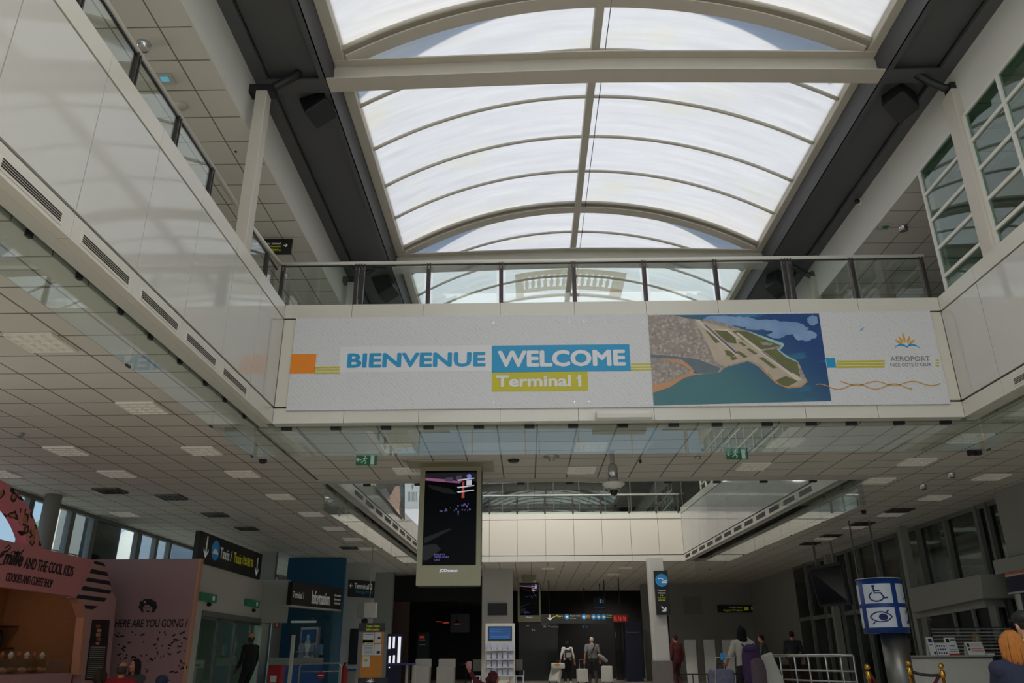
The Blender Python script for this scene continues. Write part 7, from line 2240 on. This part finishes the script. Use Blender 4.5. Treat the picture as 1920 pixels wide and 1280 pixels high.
MB().bevbox((-.28, -.17, -.06), (.28, .17, .16), .06, 1, 4).build('body', M['white'], tb, bevel=.04, local=True)
MB().ball((-.03, -.16, .1), (.13, .03, .05), 14, 8).build('orange_emblem', mat('orange_patch', rgb(214, 140, 60), .6), tb, local=True)

mn = loc(1111, 1240, YWK)
pm, km = person('grey haired person in grey polo shirt walking away between two pale suitcases', mn, 0.0, 1.80, 'skin_tan', cloth('grey_polo', 116, 116, 118), .42, cloth('dark_grey_trousers', 58, 56, 58), mat('brown_shoes', rgb(60, 46, 40), .6),
     hairm('grey_hair', (190, 184, 170), (150, 144, 132)), 'short',
     dict(hands=[(-.34, -.05, .80), (.33, .05, .74)], feet=[(-.12, .10, .075), (.12, -.12, .075)], hipz=.93), 1.16, None, collar=cloth('grey_collar', 170, 168, 166))
sb_ = MB().tube([(mn.x + .14, YWK - .05, 1.55), (mn.x + .05, YWK - .19, 1.35), (mn.x - .12, YWK - .22, 1.08), (mn.x - .24, YWK - .1, .98)], .018, 8).build('shoulder_strap', M['soft_black'])
tag(sb_, 'black diagonal shoulder strap across the grey polo shirt', 'strap')
suitcase(loc(1092, 1278, YWK - .3), R(6), .44, .25, .56, 'white suitcase on the left of the grey polo walker, handle raised', .34)
suitcase(loc(1139, 1278, YWK - .25), R(-8), .46, .30, .66, 'large pale suitcase on the right of the grey polo walker', .02)
jk = MB(); capsule(jk, [(mn.x + .28, YWK - .12, 1.06), (mn.x + .42, YWK - .1, .96), (mn.x + .56, YWK - .06, .84)], [.07, .085, .08])
jk = jk.build('rolled_jacket', M['wallgrey'], None, remesh=.012); tag(jk, 'light grey rolled jacket carried on the right forearm of the polo walker', 'jacket')

# ------------------------------------------------------------------ person with the purple backpack and luggage trolley
YPB = 17.0
pp = loc(1396, 1240, YPB)
pb, kb = person('dark haired person seen from behind with purple backpack and white shoulder bag', pp, R(4), 1.60, 'skin_tan', cloth('cream_shirt', 190, 182, 168), .5, cloth('dark_skirt_trousers', 40, 36, 44), M['soft_black'],
     hairm('black_hair', (22, 19, 20), (14, 12, 13)), 'longbun', dict(hands=[(-.30, .22, .86), (.30, .02, .76)], hipz=.80), 1.0)
M['purple_bag'] = cloth('purple_rucksack', 64, 40, 82)
M['floral'] = noisy('floral_pouch', rgb(108, 90, 96), rgb(70, 56, 66), 16.0, 0.8)
bk = empty('backpack', pp + Vector((.07, -.26, .86)), 'big purple rucksack with floral pouch on the back of the dark haired person', 'backpack', None, R(4))
rb = MB()
loft(rb, [((0, -.03, -.36), .10, .06), ((0, -.03, -.33), .19, .115), ((0, -.03, -.1), .205, .13), ((0, -.02, .15), .19, .12), ((0, -.0, .30), .15, .09), ((0, .0, .36), .06, .04)], 24)
rb.build('body', M['purple_bag'], bk, remesh=.014, local=True)
rb = MB()
loft(rb, [((.07, -.14, -.44), .06, .04), ((.07, -.14, -.40), .15, .075), ((.07, -.14, -.1), .155, .08), ((.06, -.13, .06), .13, .06), ((.06, -.12, .12), .05, .03)], 20)
rb.build('floral_pouch', M['floral'], bk, remesh=.014, local=True)
MB().ball((0, -.04, .27), (.165, .12, .085), 20, 10).build('top_flap', M['purple_bag'], bk, local=True)
for sx in (-.1, .12): MB().tube([(sx, -.0, .3), (sx, .16, .36), (sx * 1.1, .36, .24), (sx * 1.3, .38, .0), (sx, .08, -.2)], .02, 8).build('strap', M['purple_bag'], bk, local=True)
sh_ = empty('shoulder_bag', pp + Vector((.40, -.12, .62)), 'long white shoulder bag hanging at the right hip of the backpack wearer', 'bag', None, R(-4))
MB().prism([(-.16, -.05, .36), (.12, -.05, .46), (.38, -.05, -.36), (.06, -.05, -.44)], (0, .12, 0)).build('body', M['offwhite'], sh_, bevel=.03, local=True)
MB().tube([(-.12, 0, .36), (-.3, .05, .72), (-.32, .2, .76), (-.1, .12, .44)], .012, 8).build('strap', M['offwhite'], sh_, local=True)
tr_ = empty('luggage_trolley', pp + Vector((-.38, .25, 0)), 'steel luggage trolley loaded with a violet bag, left of the backpack wearer', 'trolley', None, R(4))
MB().tube([(-.22, 0, .06), (-.22, -.3, .98), (.22, -.3, .98), (.22, 0, .06)], .015, 8).build('handle_frame', M['steel'], tr_, local=True)
MB().box((-.25, -.02, .1), (.25, .8, .13)).build('platform', M['steel'], tr_, local=True)
for x_, y_ in ((-.22, 0), (.22, 0), (0, .75)): MB().cyl((x_ - .02, y_, .05), (x_ + .02, y_, .05), .05, n=14).build('wheel', M['soft_black'], tr_, local=True)
MB().box((-.13, -.33, .93), (-.03, -.3, 1.06)).build('blue_grip', M['sign_blue'], tr_, bevel=.02, local=True)
vb = empty('travel_bag', pp + Vector((-.36, .55, .14)), 'violet and white patterned bag on the luggage trolley', 'bag')
M['violet_print'] = noisy('violet_print', rgb(62, 50, 110), rgb(150, 150, 160), 9.0, .7)
MB().bevbox((-.22, -.22, 0), (.22, .3, .62), .08, 1, 4).build('body', M['violet_print'], vb, bevel=.03, local=True)
MB().tube([(-.1, 0, .6), (-.08, 0, .72), (.08, 0, .72), (.1, 0, .6)], .015, 8).build('handle', M['soft_black'], vb, local=True)

# ------------------------------------------------------------------ far figures on the right
p = loc(1437, 1230, 27.0)
person('seated person in olive top beyond the backpack wearer', p, R(70), 1.66, 'skin_tan', cloth('olive_top', 84, 84, 70), .9, cloth('black_jeans', 26, 26, 28), M['soft_black'], hairm('brown_hair', (52, 40, 34), (36, 28, 24)), 'short',
       dict(hands=[(-.2, .36, .72), (.2, .36, .72)], feet=[(-.12, .42, .07), (.12, .42, .07)], hipz=.86, lean=(0, .08, 0)), 1.0, None)
tag(MB().bevbox((p.x + .22, 27.5, .74), (p.x + .62, 27.8, 1.08), .06, 1, 4).build('black_bag', M['soft_black'], bevel=.02), 'black bag beside the person in olive top', 'bag')
tag(MB().box((p.x - .5, 27.4, 0), (p.x + 1.6, 28.1, .70)).box((p.x - .55, 27.35, .70), (p.x + 1.65, 28.15, .74)).build('counter_block', M['darkwood'], bevel=.01), 'long dark counter the person in olive top leans on', 'counter')
p = loc(1489, 1230, 26.5)
person('person in dark jacket with pale rucksack straps standing at the far right counter', p, R(-20), 1.74, 'skin_tan', cloth('dark_jacket', 40, 40, 44), 1.0, cloth('dark_jeans', 40, 34, 36), M['soft_black'], hairm('dark_brown_hair', (40, 32, 28), (28, 22, 20)), 'short',
       dict(hands=[(-.24, .2, .95), (.24, .2, .95)]), 1.05)
p = loc(1269, 1230, 29.5)
person('person in dark red coat half hidden behind the white column', p, R(30), 1.72, 'skin_tan', cloth('maroon_coat', 92, 34, 34), 1.0, cloth('maroon_trousers', 74, 30, 30), M['soft_black'], hairm('maroon_hat_hair', (60, 30, 28), (44, 24, 22)), 'short', None, 1.1)

# ------------------------------------------------------------------ person behind the reception counter
p = loc(1838, 1230, 18.0)
person('blond person in dark clothes behind the reception counter', p, R(180), 1.45, 'skin_fair', cloth('dark_uniform', 34, 34, 44), 1.0, cloth('dark_uniform_trousers', 34, 34, 44), M['soft_black'], hairm('sandy_hair', (176, 130, 84), (140, 100, 62)), 'bob', None, 1.0)

# ------------------------------------------------------------------ the two in the right foreground
YG = 7.6
p = loc(1903, 1225, YG)
bench = empty('bench', (p.x + .3, YG + .1, 0), 'plain bench under the two people at the lower right corner', 'bench')
MB().box((p.x - .5, YG - .2, .36), (p.x + 1.5, YG + .25, .41)).build('seat', M['steel'], bench, bevel=.01)
for x_ in (p.x - .4, p.x + 1.3): MB().box((x_, YG - .15, 0), (x_ + .06, YG + .2, .36)).build('leg', M['greyframe'], bench)
person('ginger haired person in navy top at the lower right corner', (p.x, YG, 0), R(-8), 1.62, 'skin_fair', cloth('navy_top', 38, 42, 66), .8, cloth('navy_trousers', 30, 32, 46), M['soft_black'], hairm('ginger_hair', (196, 128, 62), (150, 88, 40)), 'bob',
       dict(hands=[(-.16, .34, .5), (.16, .34, .5)], feet=[(-.12, .46, .07), (.12, .46, .07)], hipz=.44), 1.0, None, voxel=.010)
p2 = loc(1921, 1190, 8.3)
pc2, kc = person('person in black cap and yellow top beyond the ginger haired one', (p2.x + .04, 8.3, 0), R(0), 1.80, 'skin_fair', cloth('pale_yellow_top', 206, 200, 130), .8, cloth('black_cap_trousers', 30, 30, 32), M['soft_black'], hairm('cap_hair', (50, 40, 34), (36, 30, 26)), 'short',
       dict(hands=[(-.18, .36, .56), (.18, .36, .56)], feet=[(-.12, .48, .07), (.12, .48, .07)], hipz=.56), 1.0, None, voxel=.010)
cap = MB()
hc = kc['hc']; s = kc['s']
cap.ball(hc + Vector((0, -.01, .06)), (.098 * s, .112 * s, .075 * s), 20, 12)
cap.build('cap_crown', M['black'], pc2, local=True)
MB().prism([(hc.x + .085 * math.cos(a_), hc.y + .05 + .17 * max(0, math.sin(a_)), hc.z + .045) for a_ in [math.pi * i / 12 for i in range(13)]], (0, 0, .012)).build('cap_visor', M['black'], pc2, local=True)

# ------------------------------------------------------------------ auburn person with raised arm in front of the brochure stand
YA = 15.5
p = loc(915, 1268, YA)
hz = at(915, 1262, 'y', YA).z
person('auburn haired person in dark red top in front of the brochure stand, phone hand raised', (p.x, YA, 0), R(-70), 1.62, 'skin_tan', cloth('dark_red_top', 96, 30, 34), .9, cloth('auburn_jeans', 40, 44, 60), M['soft_black'], hairm('auburn_hair', (92, 44, 40), (66, 30, 28)), 'tail',
       dict(hands=[(-.12, -.33, hz + .06), (.2, .3, .45)], feet=[(-.12, .46, .07), (.12, .46, .07)], hipz=hz - .70, lean=(0, .06, 0), head=(0, .04, -.02), elbow=(0, -.6, -1)), 1.0, None, voxel=.010)
ph_ = at(880, 1248, 'y', YA)
tag(MB().bevbox((ph_.x - .04, YA - .03, ph_.z - .06), (ph_.x + .04, YA - .01, ph_.z + .08), .012, 1, 4).build('phone', mat('pink_phone', rgb(176, 110, 130), .3)), 'pink phone held up by the auburn haired person', 'phone')
bs = empty('stool', (p.x, YA, 0), 'low stool under the auburn haired person', 'stool')
MB().cyl((p.x, YA, max(hz - .84, .04)), (p.x, YA, max(hz - .80, .08)), .18, n=20).build('seat', M['soft_black'], bs)
MB().cyl((p.x, YA, 0), (p.x, YA, max(hz - .84, .04)), .04, n=12).build('pedestal', M['steel'], bs)

# ------------------------------------------------------------------ guard at the sliding door
YGD = 20.0
p = loc(469, 1225, YGD)
pg, kg = person('person in dark suit with tan brimless cap by the sliding doors', p, R(60), 1.56, 'skin_dark', cloth('black_suit', 24, 24, 27), 1.0, cloth('black_suit_trousers', 22, 22, 25), M['soft_black'], M['eye_d'], 'short',
       dict(hands=[(-.26, .10, .78), (.26, .12, .76)]), 1.08)
hc = kg['hc']
MB().lathe([(.086, .03), (.088, .06), (.084, .125), (.07, .135), (.001, .137)], (hc.x, hc.y - .01, hc.z), 22).build('tan_cap', cloth('tan_cap_cloth', 196, 150, 104), pg, local=True)
MB().prism([(kg['neck'].x - .05, .13, kg['neck'].z - .02), (kg['neck'].x + .05, .13, kg['neck'].z - .02), (kg['neck'].x, .17, kg['neck'].z - .24)], (0, .01, 0)).build('shirt_front', M['white'], pg, local=True)

# ------------------------------------------------------------------ seated people in front of the kiosk
YS_ = 13.6
def sitter(px, pyhead, y, rz, label, skin, top, hair, style, extra=None, H=1.62, build=1.0):
    z = at(px, pyhead, 'y', y).z
    s = H / 1.72
    hipz = z - (.53 + .155 + .11) * s
    p = loc(px, pyhead, y)
    e, k = person(label, p, rz, H, skin, top, .8, cloth('sitter_trousers', 44, 44, 52), M['soft_black'], hair, style,
                  dict(hands=[(-.16, .32, hipz + .1), (.16, .32, hipz + .1)], feet=[(-.12, .40, .07), (.12, .40, .07)], hipz=hipz), build, None, voxel=.012)
    st = empty('stool', p, 'low stool under the ' + (extra or label), 'stool')
    zt = max(hipz - .13, .05)
    MB().cyl((p.x, p.y, zt - .03), (p.x, p.y, zt), .17, n=20).build('seat', M['darkwood'], st)
    MB().cyl((p.x, p.y, 0), (p.x, p.y, zt - .03), .05, n=12).build('pedestal', M['greyframe'], st)
    return e, k
e, k = sitter(231, 1241, YS_, R(10), 'balding person in red jumper seen from behind below the mural', 'skin_tan', cloth('red_jumper', 150, 24, 34), None, 'short', 'person in red jumper')
fr_ = MB(); hc = k['hc']
loft(fr_, [(hc + Vector((0, -.02, -.075)), .062, .072), (hc + Vector((0, -.02, -.04)), .077, .090), (hc + Vector((0, -.018, .02)), .081, .095), (hc + Vector((0, -.018, .045)), .074, .086)], 24)
fr_.build('hair_fringe', hairm('fringe_hair', (78, 66, 58), (58, 48, 42)), e, local=True)
e, k = sitter(256, 1236, YS_ + .95, R(160), 'dark haired person facing the viewer beside the red jumper', 'skin_tan', cloth('speckled_top', 70, 68, 70), hairm('sitter_dark_hair', (40, 34, 32), (28, 24, 22)), 'long', 'dark haired person below the mural')
e, k = sitter(190, 1254, YS_ - .75, R(20), 'person in red and white striped top at the kiosk pillar', 'skin_tan', None, hairm('striped_hair', (60, 44, 36), (44, 32, 26)), 'tail', 'person in striped top', 1.5)
M['striped'] = mat('red_white_stripes', rgb(190, 150, 146), .8)
t = NT(M['striped'])
g = t.n('ShaderNodeNewGeometry'); sp = t.n('ShaderNodeSeparateXYZ', ins={0: g.outputs['Position']})
kk = t.math('LESS_THAN', t.math('FRACT', t.math('MULTIPLY', sp.outputs[2], 24.0)), .5)
t.link(t.mix(kk, rgb(200, 190, 184), rgb(150, 40, 50)), t.t.nodes['Principled BSDF'].inputs['Base Color'])
mb = MB(); n_, s = k['neck'], k['s']
loft(mb, [(k['hip'], .19 * s, .14 * s), (k['hip'].lerp(n_, .5), .18 * s, .135 * s), (k['hip'].lerp(n_, .88), .19 * s, .12 * s), (n_, .09 * s, .085 * s)])
for q in k['sh']: capsule(mb, [n_ + Vector((0, 0, -.05)), q, q + Vector((0, .03, -.2))], [.085 * s, .075 * s, .065 * s])
mb.build('striped_top', M['striped'], e, remesh=.012, local=True)
e, k = sitter(304, 1268, YS_ - .3, R(0), 'person in dark blue cap at the bottom edge below the mural', 'skin_tan', cloth('navy_jumper', 34, 36, 60), M['eye_d'], 'short', 'person in dark blue cap')
hc = k['hc']
MB().ball(hc + Vector((0, -.01, .05)), (.095, .11, .08), 18, 10).build('blue_cap', mat('dark_blue_cap', rgb(30, 34, 66), .7), e, local=True)
MB().prism([(hc.x + .085 * math.cos(a_), hc.y + .05 + .15 * max(0, math.sin(a_)), hc.z + .04) for a_ in [math.pi * i / 12 for i in range(13)]], (0, 0, .012)).build('cap_visor', mat('dark_blue_visor', rgb(26, 30, 58), .7), e, local=True)
# ================================================================== sub-parts go under the part they belong to
def adopt(thing_names, part, kids):
    for t_ in [o for o in bpy.data.objects if o.parent is None and o.name.split('.')[0] in thing_names]:
        ch = children_of.get(t_, [])
        ps = [c for c in ch if c.name.split('.')[0] == part]
        if not ps: continue
        for c in ch:
            if c.name.split('.')[0] in kids and c not in ps:
                c.parent = ps[0]
                c.matrix_parent_inverse = Matrix.Identity(4)
children_of = {}
for o in bpy.data.objects:
    if o.parent is not None: children_of.setdefault(o.parent, []).append(o)
SYM = ['lettering', 'arrow', 'pictogram_disc', 'white_symbol', 'plane_symbol', 'case_symbol', 'emblem', 'lit_mark', 'lit_stroke', 'hand_symbol', 'blue_disc', 'cab_symbol']
adopt(['overhead_sign', 'red_sign', 'blue_sign', 'column_sign', 'arrivals_sign', 'purple_sign', 'taxi_sign'], 'board', SYM)
adopt(['advertising_screen'], 'screen', ['picture_shape'])
adopt(['exit_sign'], 'green_plate', ['running_figure', 'white_doorway', 'arrow'])
adopt(['exit_sign'], 'green_box', ['white_figure'])
adopt(['information_booth'], 'canopy_sign', ['lettering', 'canopy_ledge'])
adopt(['cookie_kiosk'], 'sign_board', ['lettering', 'script_capital', 'script_flourish'])
adopt(['cookie_kiosk'], 'end_pillar', ['black_stripe'])
adopt(['cookie_kiosk'], 'menu_board', ['menu_line', 'menu_picture'])
adopt(['mural_wall'], 'panel', ['lettering', 'drawn_hair', 'drawn_face', 'drawn_eye', 'drawn_mouth', 'drawn_bow', 'black_mark'])
adopt(['pictogram_pillar'], 'blue_drum', ['white_plate', 'wheelchair_wheel', 'seated_figure', 'seated_figure_arm', 'figure_head', 'eye_outline', 'iris', 'eye_bar', 'ear_arc', 'hand_block', 'face_line', 'face_dot', 'face_side'])
adopt(['notice_board'], 'header', ['lettering'])
adopt(['notice_board'], 'base', ['fan_emblem'])
adopt(['notice_board'], 'cork_panel', ['printed_line', 'printed_picture'])
adopt(['display_card'], 'sheet', ['printed_mark'])
adopt(['brochure_stand'], 'screen_frame', ['screen', 'screen_text'])
adopt(['advertising_board'], 'panel', ['dark_backdrop', 'drawn_face', 'drawn_scarf', 'drawn_earring', 'thin_letter', 'flower_emblem'])
adopt(['person'], 'body', ['eye', 'eyebrow', 'mouth'])
adopt(['person'], 'hair', ['hair_strands'])
adopt(['person'], 'cap_crown', ['cap_visor'])
adopt(['person'], 'blue_cap', ['cap_visor'])
adopt(['suitcase'], 'shell', ['ribs', 'top_grip', 'wheel'])
adopt(['backpack'], 'body', ['pocket', 'floral_pouch', 'top_flap'])
adopt(['loudspeaker'], 'cabinet', ['grille'])
adopt(['downlight'], 'chrome_ring', ['lamp'])
adopt(['flight_board', 'wall_monitor'], 'casing', ['screen'])
adopt(['air_curtain'], 'casing', ['end_cap'])
adopt(['glass_railing'], 'handrail', ['under_rail_channel'])
